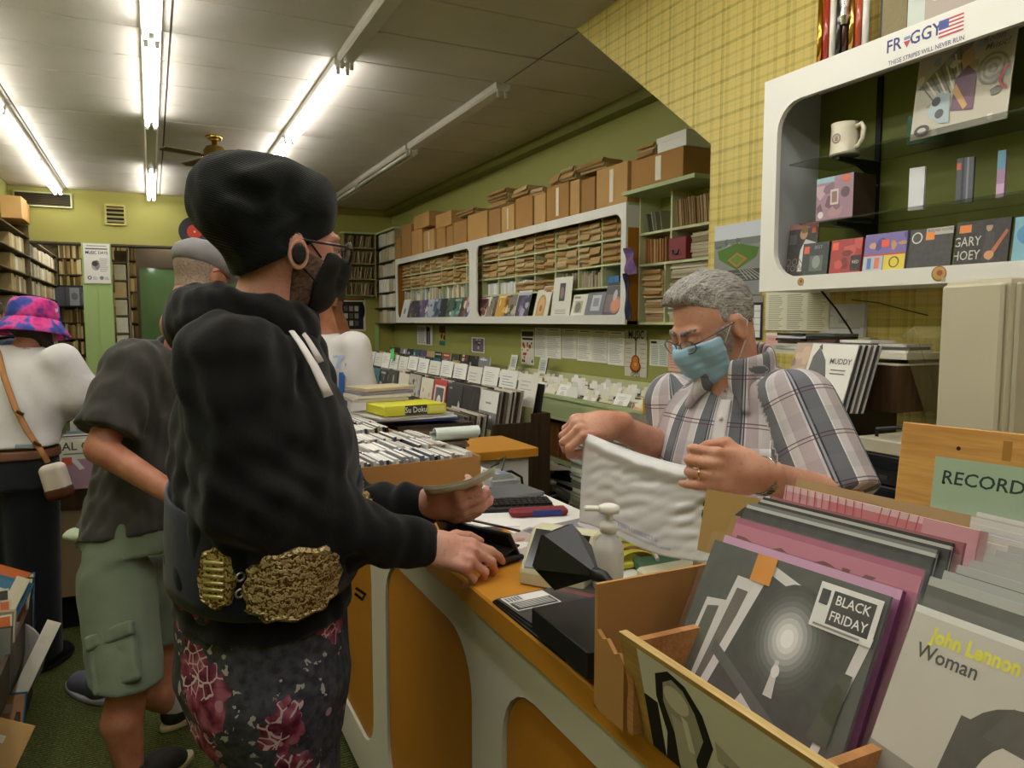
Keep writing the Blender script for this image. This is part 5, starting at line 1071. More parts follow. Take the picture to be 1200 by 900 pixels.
for i in range(12): a.ring(.26 + .045*i, 1.0, .30, .34, .006, 'c85a68', 26)
a.rect(.76, 1, -.02, 1, 'e4a6b0').rect(.80, .88, .72, .83, 'e4503c').lines(.81, .87, .75, .81, 2, '7a2a20', .4, .1)
g = a.g; keep = [(f, m, c) for f, m, c in zip(g.f, g.m, g.c) if all(g.v[i][2] <= .2851 and abs(g.v[i][0]) < .1426 for i in f)]; g.f, g.m, g.c = [list(q) for q in zip(*keep)]
crate_rec(.80, .672, CZ + .005, .285, .24, .06, 'e8b8c0', a, 'thick pink boxed record with a red spiral net pattern', .018)
a = Art(.26, .26).rect(0, 1, 0, 1, 'c0a070'); crate_rec(.86, .70, CZ + .03, .25, .2, .1, 'b8986a', a, 'brown paper sleeve standing behind the pink boxed record', .006, h=.255)
for i, (c, lab) in enumerate((('d8d4c8', 'clear film sleeve with a cream edge'), ('e0d0b8', 'clear film sleeve with a peach edge'), ('c8ccd4', 'clear film sleeve with a bluish edge'), ('dcd8d0', 'clear film sleeve with a white edge'), ('b8b4a8', 'clear film sleeve with a grey edge'))):
    o = crate_rec(.885 + .035*i, .56 - .01*i, CZ + .008 + .0*i, .30, .2 + .02*i, .02, c, Art(.30, .25).rect(0, 1, 0, 1, c).rect(0, 1, .975, 1, 'd8d4cc').rect(.05, .6, .82, .9, ['c87868', '8a98b8', 'd8a878', 'b8b8b8', 'a8a0b0'][i]), lab + ' in the back of the crate', .005, h=.25); film(o, .30, .25, .008)
tg_ = G().box((-.06, 0, 0), (.06, .003, .1)).obj('index_card', M('b89458', .6, .08, 12), None, (.80, .87, CZ + .16), pose(NPI + .3, .25)); Art(.12, .1).text('45', .6, .7, .035, '3a2a18', .004, 1, .2).obj('handwriting', tg_); tag(tg_, 'brown index card marked 45 behind the records', 'card')
# second column with the grey portrait single in front
yb_ = .37
a = Art(s_, s_).rect(0, 1, 0, 1, 'c9c3b8').rect(0, 1, .97, 1, 'e8e6e2').text('John Lennon', .27, .90, .021, 'e6e01c', .035, .80).text('Woman', .185, .825, .021, '2c2a28', .012, .9).rect(.72, .76, .70, .9, 'b4aa84').rect(.79, .81, .72, .86, 'd4cfc6').rect(.85, .87, .72, .84, 'd4cfc6')
for k_, (q_, c_) in enumerate(((0, '8f897f'), (1, '3e3a36'), (2, '3e3a36'), (3, 'cfc8bc'), (4, '4a4540'), (5, 'a8a094'), (6, '6a625a'), (7, '34302c'))):
    dv = .26
    if k_ == 0: a.lay([(0, 0), (1, 0), (1, .3), (.6, .36), (.2, .40), (0, .42)], c_)
    if k_ == 1: a.ell(.54, .31 + dv, .23, .20, c_, 26)
    if k_ == 2: a.lay([(.27, .1 + dv), (.42, .0 + dv), (.44, .4 + dv), (.3, .4 + dv)], c_).lay([(.62, .05 + dv), (.78, .12 + dv), (.78, .4 + dv), (.6, .4 + dv)], c_)
    if k_ == 3: a.ell(.55, .19 + dv, .155, .20, c_, 24)
    if k_ == 4: a.lay([(.39, .36 + dv), (.72, .34 + dv), (.70, .48 + dv), (.46, .50 + dv)], c_).ell(.49, .23 + dv, .033, .011, '3a3632').ell(.635, .22 + dv, .03, .011, '3a3632')
    if k_ == 5: a.lay([(.565, .22 + dv), (.60, .13 + dv), (.55, .12 + dv)], c_)
    if k_ == 6: a.lay([(.48, .075 + dv), (.63, .065 + dv), (.61, .048 + dv), (.50, .052 + dv)], c_)
    if k_ == 7: a.lay([(.78, 0), (1, 0), (1, .34), (.88, .3)], c_)
o = crate_rec(.605, yb_, CZ + .01, s_, .47, .02, 'c9c3b8', a, 'grey single sleeve with a yellow title and a long-haired portrait'); film(o, s_)
for i, (c, d) in enumerate((('3a3c3a', '54564e'), ('8a96a0', 'b8c4cc'), ('2a2a2c', '3e3e40'), ('d0d0d0', 'e8e8e6'), ('5a6470', '8a949c'), ('b8b4ac', 'dcd8d0'), ('8a3a3a', 'b05a50'))):
    o = crate_rec(.632 + .03*i, yb_, CZ + .012, s_ + .01, .43 - .03*i, .02, c, Art(s_ + .01, s_ + .02).rect(0, 1, 0, 1, d).rect(0, 1, .965, 1, 'b4b4b0').blobs(4, [c, 'c8c8c4', d], .08, .2, .05, .95, .3, .9), ['charcoal', 'steel-blue', 'jet-black', 'silver', 'blue-grey', 'bone-white', 'brick-red'][i] + ' record in film behind the portrait single', .006, h=s_ + .02); film(o, s_ + .01, s_ + .02)
# wooden sign at the end of the crate
sg = empty('wooden_sign', (1.19, .68, CZ)); tag(sg, 'pine board sign lettered RECORD STORE on pale green paper', 'sign'); sg.rotation_euler = pose(NPI + .22, .14)
SB = mat_wood('sign_pine', 'd9a65c', 'bd8440', .7, .5, 'x')
G().box((-.19, 0, 0), (.24, .016, .355)).obj('board', SB, sg, bevel=.002); Art(.43, .355).rect(.14, 1, .0, .85, 'a9bfa2').text('RECORD STORE', .43, .755, .031, '3c4a42', .012, 1.0, .08).ell(.22, .9, .008, .01, '3a2412').ell(.18, .73, .006, .008, '3a2412').rect(.37, .4, .87, .96, 'a87c3c').obj('lettering', sg, (.025, 0, 0), matte=True)
bt_ = empty('back_table', (1.08, -.6, 0)); tag(bt_, 'low back table under the sign and beige cabinet', 'table')
G().box((0, 0, CZ - .04), (1.38, 1.55, CZ)).obj('table_top', M('b8a88c', .5, .08, 4), bt_, bevel=.003)
for x, y in ((.05, .05), (1.3, .05), (.05, 1.48), (1.3, 1.48)): G().box((x, y, 0), (x + .05, y + .05, CZ - .04)).obj('leg', M('8a7a60', .5), bt_)
# beige equipment cabinet
BEI = M('c4bca0', .5, .04, 6)
p1, p2 = Vector((1.658, 1.123, 1.641)), Vector((1.599, 0.940, 1.638)); d_ = (p2 - p1); d_.z = 0; L_ = d_.length; an = math.atan2(d_.y, d_.x)
bc_ = empty('equipment_cabinet', (p1.x, p1.y, CZ), an); tag(bc_, 'beige metal equipment cabinet standing behind the sign', 'cabinet')
G().box((0, 0, 0), (L_, .38, .62)).obj('body', BEI, bc_, bevel=.012, seg=2); G().box((.006, -.012, .01), (L_ - .008, 0, .61)).obj('side_panel', BEI, bc_, bevel=.005); G().box((L_, .01, .01), (L_ + .012, .37, .61)).obj('door', M('bcb49a', .5, .04, 6), bc_, bevel=.004)

# ---------------------------------------------------------------- white display case on the wallpapered wall
DX, DY0, DY1, DZ0, DZ1 = 2.28, -.30, 2.35, 1.67, 2.515
dc = empty('display_case', (DX, DY0, DZ0)); tag(dc, 'white wall display case with a rounded opening and glass shelves', 'display case')
def dq(g, n, m, bevel=0): g.v = [(x - DX, y - DY0, z - DZ0) for x, y, z in g.v]; return g.obj(n, m, dc, bevel=bevel)
inn = rrect(-.22, 2.275, 1.725, 2.405, .11, 6); q = []; n = 7
for ci, (cx, cz) in enumerate(((DY1, DZ0), (DY1, DZ1), (DY0, DZ1), (DY0, DZ0))):
    for i in range(n):
        ip = inn[ci*n + i]; first = i/(n-1) < .5
        q.append(((ip[0], DZ0) if first else (DY1, ip[1])) if ci == 0 else ((DY1, ip[1]) if first else (ip[0], DZ1)) if ci == 1 else ((ip[0], DZ1) if first else (DY0, ip[1])) if ci == 2 else ((DY0, ip[1]) if first else (ip[0], DZ0)))
    q[-(n//2) - 1] = (cx, cz)
g = G(); ring_plate(g, q, inn, DX, DX + .022, 'x'); dq(g, 'face_frame', WHITE)
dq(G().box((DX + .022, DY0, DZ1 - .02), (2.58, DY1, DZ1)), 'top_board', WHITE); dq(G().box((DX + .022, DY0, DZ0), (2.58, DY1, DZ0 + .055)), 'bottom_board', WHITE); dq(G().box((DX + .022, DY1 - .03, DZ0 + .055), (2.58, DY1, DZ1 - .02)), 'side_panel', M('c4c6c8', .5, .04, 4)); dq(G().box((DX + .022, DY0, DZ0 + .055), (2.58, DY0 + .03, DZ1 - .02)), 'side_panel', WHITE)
dq(G().box((2.565, DY0 + .03, DZ0 + .055), (2.58, DY1 - .03, DZ1 - .02)), 'back_panel', M('747a34', .5, .08, 3))
def mat_glass(name, c, a=.25, rough=.02):
    t = NT(name); return t.fin(c, rough, 0, .8, Alpha=a)
SHELFGL = mat_glass('shelf_glass', '3a4838', .38)
for z, y1 in ((2.165, 2.24), (1.925, 2.18)):
    dq(G().box((2.315, DY0 + .035, z), (2.562, y1, z + .007)), 'glass_shelf', SHELFGL)
for y in (2.02, 1.1, .2):
    dq(G().box((2.555, y, DZ0 + .06), (2.565, y + .022, DZ1 - .03)), 'shelf_rail', M('121210', .5))
    for z in (2.164, 1.924):
        g = G().prism([(2.34, z), (2.555, z), (2.555, z - .085), (2.535, z - .06), (2.45, z - .022), (2.34, z - .012)], y + .002, y + .02, 'y'); dq(g, 'bracket', M('151512', .5))
# lettering and stickers on the frame
a = Art(.27, .10); a.text('FR  GGY', .32, .66, .058, '2c3278', .014, .92).lay([(.195, .66), (.29, .66), (.243, .44)], 'b83a34').rect(.20, .285, .70, .80, '8890b8').text('THESE STRIPES WILL NEVER RUN', .48, .12, .0205, '34386a', .006, .88)
for i in range(9): a.lay([(.65, .36 + .058*i), (.95, .36 + .058*i), (.95, .36 + .058*(i+1)), (.65, .36 + .058*(i+1))], 'c84040' if i % 2 == 0 else 'f0ece8')
a.rect(.65, .775, .60, .882, '3a4a9a'); a.obj('lettering', dc, (-.0005, 1.645 - DY0, 2.405 - DZ0), (0, 0, NPI))
for y, z, r in ((2.13, 1.700, .016), (1.565, 1.698, .026)):
    a = Art(r*2, r*2).ell(.5, .55, .5, .48, '8a6a30').ell(.5, .58, .42, .4, 'c89a4a').ell(.55, .6, .2, .18, 'a04a34').rect(.68, .95, .05, .3, 'b8ae98'); a.obj('helmet_sticker', dc, (-.0005, y - DY0, z - DZ0 - r), (0, 0, NPI))
# things on the shelves
mg = empty('beer_mug', (2.40, 2.05, 2.173)); tag(mg, 'cream ceramic mug with a brown ring emblem on the glass shelf', 'mug')
CER = M('dcd3b8', .25, .04, 9, spec=.6)
G().lathe([(.052, 0), (.056, .006), (.052, .014), (.049, .1), (.051, .122), (.046, .122), (.044, .02)], 24).obj('body', CER, mg, smooth=True)
G().tube([(0, -.048, .10), (0, -.072, .108), (0, -.083, .09), (0, -.078, .05), (0, -.062, .03), (0, -.048, .026)], .009, 8).obj('handle', CER, mg, smooth=True)
a = Art(.038, .038).ring(.5, .5, .48, .48, .07, '6a3c34').ring(.5, .5, .36, .36, .05, '8a5a48').rect(.36, .64, .3, .7, '6a3c34').rect(.42, .58, .4, .46, 'dcd3b8').rect(.42, .58, .54, .6, 'dcd3b8'); a.obj('emblem', mg, (-.0518, -.0045, .042), (0, 0, NPI + .09))
o = G().box((0, -.085, 0), (.12, .085, .165)).obj('box_set', M('3a2c22', .5, .1, 20), None, (2.36, 2.055, 1.934)); a = Art(.17, .165).rect(0, 1, 0, 1, 'a88494').rect(0, .5, .88, 1, '9ac0cc').blobs(8, ['c8a8b0', '7a5464', 'b89098', '8a6878'], .08, .22, 0, 1, 0, .86).rect(.4, .62, .35, .7, 'd8ccc8').rect(.44, .58, .4, .65, '9a7a6a').rect(.72, .9, .84, .97, 'e87040').ell(.8, .6, .12, .12, '6a5060').ell(.14, .15, .08, .08, 'e0d8d8'); a.obj('cover_print', o, (-.0005, 0, 0), (0, 0, NPI)); tag(o, 'lilac-pink boxed set with an orange sticker on the lower glass shelf', 'box set')
def stand(name, y, z, w, h, t, x, art, edge, lab, cat='compact disc', lean=.06, yaw=0):
    return sleeve(name, w, h, t, edge, art, (x, y, z), pose(NPI + yaw, lean), lab, cat)
a = Art(.315, .315).rect(0, 1, 0, 1, 'bfb7a2').lay([(0, .55), (.55, .98), (.65, 1), (.35, .45)], '8a8672')
for i in range(9): a.lay([(.04 + .05*i, .58 + .035*i), (.06 + .05*i, .58 + .035*i), (.28 + .03*i, .30 + .03*i), (.26 + .03*i, .30 + .03*i)], ['6a6858', 'ded8c4'][i % 2])
a.blobs(16, ['d8d0ba', '8a98a0', 'a89878', '6a6454', 'e4dcc8', 'b8a888', '9aa8a8'], .03, .09).lay([(.42, .22), (.66, .18), (.66, .55), (.56, .66), (.44, .55)], '6a4258').lay([(.42, .42), (.56, .2), (.6, .24), (.45, .5)], 'c89858').ell(.55, .74, .07, .09, 'c8a078').lay([(.15, .25), (.3, .12), (.42, .1), (.4, .4), (.25, .46)], 'a8b8bc').ell(.25, .36, .05, .05, '3a3a38').ell(.3, .22, .05, .05, '4a4a46')
for r in (.16, .11, .05): a.ring(.82, .55, r, r, .025, '8a8270')
a.ring(.99, .42, .09, .12, .03, 'b03a38').text('Rollin', .80, .86, .03, '6a6250', .002, 1, .3).text('Music!', .84, .78, .03, '6a6250', .002, 1, .3).ell(.12, .08, .09, .06, '3a3a38').ell(.12, .08, .05, .03, 'bfb7a2')
g = a.g; keep = [(f, m, c) for f, m, c in zip(g.f, g.m, g.c) if all(abs(g.v[i][0]) < .158 for i in f)]; g.f, g.m, g.c = [list(q_) for q_ in zip(*keep)]
stand('album', 1.615, 2.173, .325, .30, .004, 2.40, a, 'c8c0ac', 'album crowded with drawn records and a seated figure in purple', 'album', .12)
gr = G().cbox((0, 0, .05), (.02, .12, .1), (0, 0, .3)).obj('green_box', M('2f6a48', .4), None, (2.50, 1.79, 2.173)); gr.location.z = 2.18; tag(gr, 'green box behind the crowded album', 'box')
for y, w, t, c, lab in ((1.745, .05, .012, 'e6e6e6', 'white slim case standing on the lower glass shelf'), (1.575, .05, .03, '5a5c64', 'dark grey double disc case on the lower glass shelf'), (1.46, .022, .012, 'b08aa8', 'pink and silver narrow case on the lower glass shelf')):
    a = Art(w, .145).rect(0, 1, 0, 1, c)
    if t == .03: a.rect(.3, .45, 0, 1, '3a3c44').rect(.6, .72, 0, 1, '8a8c94').rect(.0, .25, .75, .9, 'd86a48')
    if w == .022: a.rect(0, 1, .6, 1, '6a98b0').rect(0, 1, .0, .3, 'd8b0d0')
    o = stand('disc_case', y, 1.933, w, .145, .014, 2.40, a, c, lab, 'compact disc', 0, .25)
# row of discs along the bottom
zb = 1.727
a = Art(.15, .215).rect(0, 1, 0, 1, '4a4644').rect(0, 1, .9, 1, 'a06a68').lay([(.4, .1), (.95, .1), (.95, .62), (.6, .7), (.45, .5)], 'e8e4e4').ell(.52, .8, .13, .1, 'c8a080').ell(.54, .87, .12, .06, '8a6a3a').rect(.78, .92, .8, .9, 'e86040').text('DON', .3, .28, .04, '8a8684', .002).text('TOWAR', .45, .16, .035, '9a9694', .002).rect(.05, .3, .62, .8, '6a6664'); stand('album', 2.215, zb, .15, .215, .004, 2.36, a, '8a4a48', 'dark album with a light-suited figure at the case corner', 'album', .1)
CDL = [(.125, .125, '2c3430', 'dark grey-green compact disc with an orange sticker'), (.135, .125, 'a83430', 'deep red compact disc with an orange sticker'), (.165, .13, '7a6aa8', 'purple and yellow disc pack with an orange sticker'), (.15, .128, '3a3838', 'compact disc with a big white round shape'), (.165, .135, '1e1c1a', 'black disc of a guitarist lettered in white'), (.16, .13, '7ab0c0', 'turquoise and yellow compact disc at the frame edge'), (.15, .128, 'a08058', 'brown compact disc next in the row'), (.15, .128, '4a5878', 'blue-grey compact disc next in the row')]
y = 2.165
for k, (w, h, c, lab) in enumerate(CDL):
    a = Art(w, h).rect(0, 1, 0, 1, c)
    if k == 0: a.rect(.3, .8, .12, .6, '5a625c').ell(.55, .4, .15, .2, '8a928c').rect(.06, .26, .68, .9, 'e86038').text('BEST', .6, .85, .018, '9aa09a')
    if k == 1: a.blobs(6, ['c85048', '7a2420', 'b04038'], .1, .3).rect(.04, .24, .7, .92, 'f05a38').rect(.68, 1, .05, .5, '2a1c1a').text('RED', .84, .3, .016, 'd8c8c0')
    if k == 2: a.blobs(8, ['c89060', 'b8a8c8', '5a4a90', 'd0a078'], .06, .16, 0, 1, .45, 1).rect(0, 1, .40, .45, 'c84a48').rect(0, .48, 0, .40, 'b8c0c8').rect(.5, 1, 0, .40, 'e0c838').ring(.75, .2, .12, .15, .03, '4a3c2a').rect(.42, .6, .62, .82, 'f05a38').rect(.1, .2, .05, .35, '5a78b0').rect(.28, .4, .05, .35, 'd87a5a')
    if k == 3: a.rect(.38, 1, .82, 1, 'b8b4ac').ell(.55, .25, .5, .42, 'e6e4de', 28).ell(.5, .0, .32, .16, '3a3838', 20).ell(.17, .78, .13, .15, 'd8d6d0').ell(.17, .78, .10, .12, '4a4846').rect(.38, .58, .7, .9, 'f09030').text('ROUND SOUND', .72, .93, .012, '3a3838')
    if k == 4: a.rect(.05, .28, .74, .92, 'e8862c').text('GARY', .22, .52, .042, 'c8c4b8', .004, .8).text('HOEY', .22, .2, .042, 'c8c4b8', .004, .8).lay([(.52, .05), (.78, .05), (.72, .7), (.56, .7)], '3a3634').ell(.62, .82, .06, .1, 'b89078').rect(.56, .68, .86, .96, '161412').lay([(.6, .1), (.68, .06), (.98, .7), (.93, .74)], 'b8623a').ell(.66, .18, .09, .1, 'c8905a')
    if k == 5: a.ell(.3, .1, .45, .5, 'e8e0b0').ell(.45, .6, .4, .3, '4a90b8').lay([(.5, .3), (1, .35), (1, .6), (.5, .55)], 'd8d040').ell(.7, .15, .2, .08, 'b8c8d0')
    if k > 5: a.blobs(6, [c, 'd8d0c0', '2a2a2a'], .1, .3)
    g = a.g; keep = [(f, m, cc) for f, m, cc in zip(g.f, g.m, g.c) if all(abs(g.v[i][0]) < w*.53 and -.002 < g.v[i][2] < h*1.03 for i in f)]
    g.f, g.m, g.c = [list(q_) for q_ in zip(*keep)]
    yy = y - w/2; stand('compact_disc', yy, zb, w, h, .01, 2.315, a, c, lab, 'compact disc', .1); y -= w + .012
# things on top of the case
tr = empty('trophy_column', (2.44, 2.07, DZ1)); tag(tr, 'row of shiny gold and red trophy columns on the case top', 'trophy')
G().box((-.05, -.10, 0), (.05, .16, .012)).obj('base', M('2a1c18', .3), tr)
for i in range(8): G().tube([(0, .15 - i*.03, .012), (0, .15 - i*.03, .34)], .0125, 10).obj('column', M(['d8a040', 'a83428', 'e8e2d4', '2a2422', '3a2018', 'd8b060', 'b85030', 'e8e4dc'][i], .15, .1, 8, metal=1 if i in (0, 5) else 0, spec=.8), tr, smooth=True)
G().lathe([(.012, .16), (.02, .19), (.016, .22), (.02, .25)], 12, 0, (-.02, .02, 0)).obj('ornament', M('c8c4bc', .2, metal=1), tr)
o = G().box((-.006, -.06, 0), (.006, .06, .36)).obj('framed_panel', M('2a2a20', .4), None, (2.46, 1.90, DZ1)); G().box((-.008, -.05, .01), (-.006, .05, .35)).obj('panel', M('8a7c58', .6, .2, 60), o); tag(o, 'dark framed woven panel standing behind the trophies', 'frame')
o = G().box((-.004, -.2, 0), (.004, .2, .30)).obj('street_picture', M('c8d0c4', .5), None, (2.42, 1.62, DZ1)); a = Art(.33, .28).rect(0, 1, 0, 1, '9a8a78').rect(0, 1, 0, .5, 'b0a090').blobs(12, ['6a5044', 'c8bcac', '84604e', 'd8ccbc', '4a3c34'], .04, .14, .02, .98, .02, .9).rect(0, 1, .46, .52, '6a4a3c').text('CRUISIN', .25, .4, .03, 'd8ccc0', .004); a.obj('print', o, (-.0045, -.03, .005), (0, 0, NPI)); tag(o, 'pale framed street picture on top of the display case', 'picture')

# ---------------------------------------------------------------- wall of papers and the stereo corner
def pin(name, tl, br, fn, lab, cat='notice', rot=0, t=.002):
    w = abs(tl[1] - br[1]); h = tl[2] - br[2]; a = Art(w, h); fn(a); o = G().box((-w/2, 0, 0), (w/2, t, h)).obj(name, M('e2ded0', .7, .04, 9), None, (2.575 - t, (tl[1] + br[1])/2, br[2]), (rot, 0, NPI)); a.obj('print', o, matte=True); return tag(o, lab, cat)
def f_park(a):
    a.rect(0, 1, 0, 1, '8a8c88').rect(0, 1, .72, 1, 'c8ccd4').rect(0, 1, .62, .74, '7a8078').blobs(6, ['9aa0a0', '6a7068', 'b0b4b0'], .04, .1, 0, 1, .6, .76)
    a.lay([(.08, .55), (.5, .66), (.95, .55), (.9, .4), (.5, .2), (.12, .4)], '5a7a3a').lay([(.5, .24), (.72, .38), (.5, .5), (.3, .38)], 'b07a48').lay([(.5, .28), (.65, .38), (.5, .46), (.36, .38)], '6a8a44').rect(0, 1, 0, .2, '5a5854').lines(.05, .95, .02, .18, 3, '7a7874', .4, .3)
    for i in range(5): a.lay([(.55 + .06*i, .2), (.57 + .06*i, .2), (.75 + .09*i, .02), (.72 + .09*i, .02)], 'a8a49c')
pin('poster', (2.574, 2.967, 2.021), (2.574, 2.641, 1.741), f_park, 'ballpark photo poster on the yellow wallpaper', 'poster')
pin('plaque', (2.574, 2.933, 1.747), (2.574, 2.644, 1.674), lambda a: a.rect(0, 1, 0, 1, '8a8c90').text('PARK VIEW', .5, .5, .02, 'e8e8e8', .004), 'grey lettered strip below the ballpark photo', 'sign')
def f_cal(a):
    a.rect(0, 1, 0, 1, '2e2e2c').rect(.08, .92, .04, .78, 'e0e0dc').rect(.0, 1, .84, 1, '8a8a84')
    for i in range(5): a.rect(.08, .92, .04 + .15*i, .05 + .15*i, '5a5a58')
    for i in range(4): a.rect(.08 + .28*i, .1 + .28*i, .04, .78, '5a5a58')
pin('wall_calendar', (2.574, 2.785, 1.670), (2.574, 2.625, 1.462), f_cal, 'white grid calendar in a dark frame behind the clerk', 'calendar')
pin('notice', (2.574, 2.607, 1.680), (2.574, 2.246, 1.507), lambda a: a.rect(0, 1, 0, 1, 'dedac4').lines(.05, .3, .05, .95, 18, 'a8a48c', .4, .3).lines(.36, .62, .05, .95, 18, 'a09c84', .4, .3).lines(.68, .96, .05, .95, 18, 'a8a48c', .4, .3), 'wide cream sheet of columns pinned below the display case')
pin('notice', (2.560, 2.292, 1.619), (2.560, 2.062, 1.475), lambda a: a.rect(0, 1, 0, 1, 'd4d2d6').rect(.94, 1, 0, 1, 'b0aeae').text('SALE', .5, .5, .022, '8a8888').lines(.08, .9, .3, .36, 1, '9a9898', .4, .1).rect(.1, .3, .66, .68, 'a8a6a6'), 'white page in a plastic pocket under the display case', rot=-.04)
pin('notice', (2.574, 2.600, 1.495), (2.574, 2.457, 1.413), lambda a: a.rect(0, 1, 0, 1, 'e8b4ac').rect(0, 1, .85, 1, 'ece8ea').lines(.1, .6, .6, .75, 2, 'd07870', .3, .2), 'pink slip pinned beside the lilac slip'); pin('notice', (2.574, 2.456, 1.501), (2.574, 2.357, 1.446), lambda a: a.rect(0, 1, 0, 1, 'dcdce4'), 'small lilac slip on the wallpaper')
o = G().box((-.01, -.04, -.035), (0, .04, .035)).obj('wall_jack', M('d0caa8', .5), None, (2.575, 2.075, 1.45), bevel=.003); G().box((-.012, -.008, .0), (-.01, .008, .016)).obj('socket', M('3a3428', .6), o); G().box((-.03, -.072, -.03), (0, -.045, .03)).obj('plug', M('a8a498', .5), o); tag(o, 'cream phone jack on the wallpaper', 'socket')
tag(G().tube([(2.45, 2.18, 1.67), (2.5, 2.15, 1.60), (2.535, 2.11, 1.52), (2.55, 2.085, 1.46)], .004, 6).obj('cord', M('1c1a16', .5), smooth=True), 'black cord hanging from the display case to the jack', 'cord')
tag(G().tube([(2.555, 2.12, 1.635), (2.56, 2.0, 1.62), (2.56, 1.9, 1.595), (2.57, 1.8, 1.57)], .0025, 6).obj('cord', M('5a4c28', .5), smooth=True), 'thin brown cord sagging on the wallpaper', 'cord')
# equipment stand
st = empty('stereo_stand', (2.0, .98, 0)); tag(st, 'low stand that carries the stereo gear along the wallpaper', 'stand')
G().box((0, 0, .93), (.57, 1.42, .955)).obj('shelf_top', M('a89878', .5, .08, 4), st)
for x, y in ((.02, .02), (.51, .02), (.02, 1.36), (.51, 1.36)): G().box((x, y, 0), (x + .04, y + .04, .93)).obj('leg', M('5a4c38', .5), st)
BLK = M('121213', .35, .1, 12, spec=.5)
def deck(name, x, y, z, w, d, h, lab, feats=True):
    o = empty(name, (x, y, z)); tag(o, lab, 'stereo'); G().box((0, 0, 0), (d, w, h)).obj('case', BLK, o, bevel=.004)
    if feats:
        for i in range(6): G().box((-.004, .03 + i*(w-.06)/6, h*.2), (0, .03 + i*(w-.06)/6 + .03, h*.32)).obj('button', M('3a3a3c', .3), o)
        G().box((-.003, w*.25, h*.55), (0, w*.8, h*.82)).obj('display', M('1c2022', .1), o); G().tube([(-.015, w*.12, h*.6), (0, w*.12, h*.6)], h*.16, 12).obj('knob', M('2a2a2c', .3), o)
        Art(.05, .012).text('STEREO', .5, .5, .011, 'b8b8b4', .002).obj('logo', o, (-.004, w*.85, h*.75), (0, 0, NPI))
    return o
deck('stereo_receiver', 2.05, 1.33, .957, .44, .36, .075, 'black stereo receiver low in the gear stack'); deck('cassette_deck', 2.06, 1.33, 1.034, .44, .36, .095, 'black cassette deck under the turntable')
deck('amplifier', 2.03, 1.80, .957, .40, .40, .28, 'black amplifier behind the clerk sleeve')
pl2 = empty('record_player', (2.06, 1.25, 1.131)); tag(pl2, 'beige turntable with an open clear lid and a blue picture record', 'turntable')
G().box((0, 0, 0), (.36, .42, .045)).obj('plinth', M('b7af98', .45, .04, 6), pl2, bevel=.004)
G().lathe([(.150, .045), (.155, .05), (.155, .068), (.150, .074)], 40, 0, (.18, .19, 0)).obj('platter', M('c8c8c6', .3, .05, 9, metal=.6), pl2, smooth=False)
G().lathe([(.146, .074), (.147, .0765)], 40, 0, (.18, .19, 0)).obj('record_disc', M('e0e0e0', .3), pl2); a = Art(.24, .24).ell(.5, .5, .5, .5, '4a68b0', 30).blobs(5, ['c84a58', '6a88c8', '3a4a88', 'e0e0e8'], .1, .22, .15, .85, .15, .85); a.obj('picture_print', pl2, (.18, .07, .0772), (-math.pi/2, 0, 0))
G().tube([(.05, .385, .045), (.05, .385, .07), (.06, .33, .08), (.10, .26, .082)], .006, 8).obj('tonearm', M('1a1a1c', .3), pl2)
LID = mat_glass('lid_acrylic', 'a8a070', .16, .05); th = math.radians(62)
lid = empty('lid', (.355, 0, .05), 0, pl2); g = G().box((-.36, 0, .07), (0, .42, .074)).box((-.36, 0, 0), (-.356, .42, .07)).box((-.356, 0, 0), (0, .004, .07)).box((-.356, .416, 0), (0, .42, .07))
c_, s__ = math.cos(th), math.sin(th); g.v = [(.36 + (x*c_ + z*s__) - .0, y, .05 + (-x*s__ + z*c_)) for x, y, z in g.v]; bpy.data.objects.remove(lid); g.obj('clear_lid', LID, pl2)
sp = empty('speaker_box', (2.20, 1.60, 1.24)); tag(sp, 'walnut speaker box on the amplifier beside the leaning records', 'speaker'); sp.location = (2.26, 1.775, 1.238)
G().box((0, -.095, 0), (.30, .095, .16)).obj('cabinet', WALNUT, sp); G().box((-.006, .03, .008), (0, .045, .026)).obj('small_label', WHITE2, sp); G().box((-.002, -.097, .16), (.30, .097, .165)).obj('top_cap', M('c8c4b0', .5), sp)
for i in range(9):
    a = None; c = ['e6e4dc', '4a4a4a', 'c8c4bc', '2a2a2c', 'd8d4cc', '6a6460', 'e0dcd4', '3a3a3c', 'b8b4ac'][i]
    if i == 0: a = Art(.30, .24).rect(0, 1, 0, 1, 'e4e0d4').rect(0, .28, .35, 1, 'b09880').blobs(5, ['8a6a50', 'c8a888'], .06, .14, 0, .28, .4, .95).lay([(.28, .1), (.62, .1), (.66, .4), (.56, .75), (.42, .95), (.34, .8)], '4a4a48').lay([(.4, .95), (.44, 1), (.47, .9)], '2a2a28').lay([(.3, .18), (.5, .02), (.6, .06), (.44, .3)], '9a98a0').text('MUDDY', .80, .74, .028, '2a2826', .006).lines(.68, .93, .55, .66, 2, '5a5854', .3, .3)
    o = sleeve('album', .30, .24, .004, c, a, (2.09 + .009*i, 1.90 - .004*i, 1.239), pose(NPI - .12, .3), ['white album with a grey guitarist leaning on the speaker box', 'second album from the white guitarist one', 'third album from the white guitarist one', 'fourth album from the white guitarist one', 'fifth album from the white guitarist one', 'sixth album from the white guitarist one', 'seventh album from the white guitarist one', 'eighth album from the white guitarist one', 'last album of the leaning row, against the speaker box'][i])
random.seed(4)
shf = empty('disc_shelf', (2.30, 1.70, 1.418)); tag(shf, 'cream ledge carrying loose compact disc stacks', 'shelf'); G().box((.0, -.02, 0), (.27, .60, .02)).obj('board', M('d4cfb8', .5), shf); G().box((.23, .18, -.17), (.26, .21, 0)).obj('support', M('8a8468', .5), shf); G().box((.23, .5, -.19), (.26, .53, 0)).obj('support', M('8a8468', .5), shf)
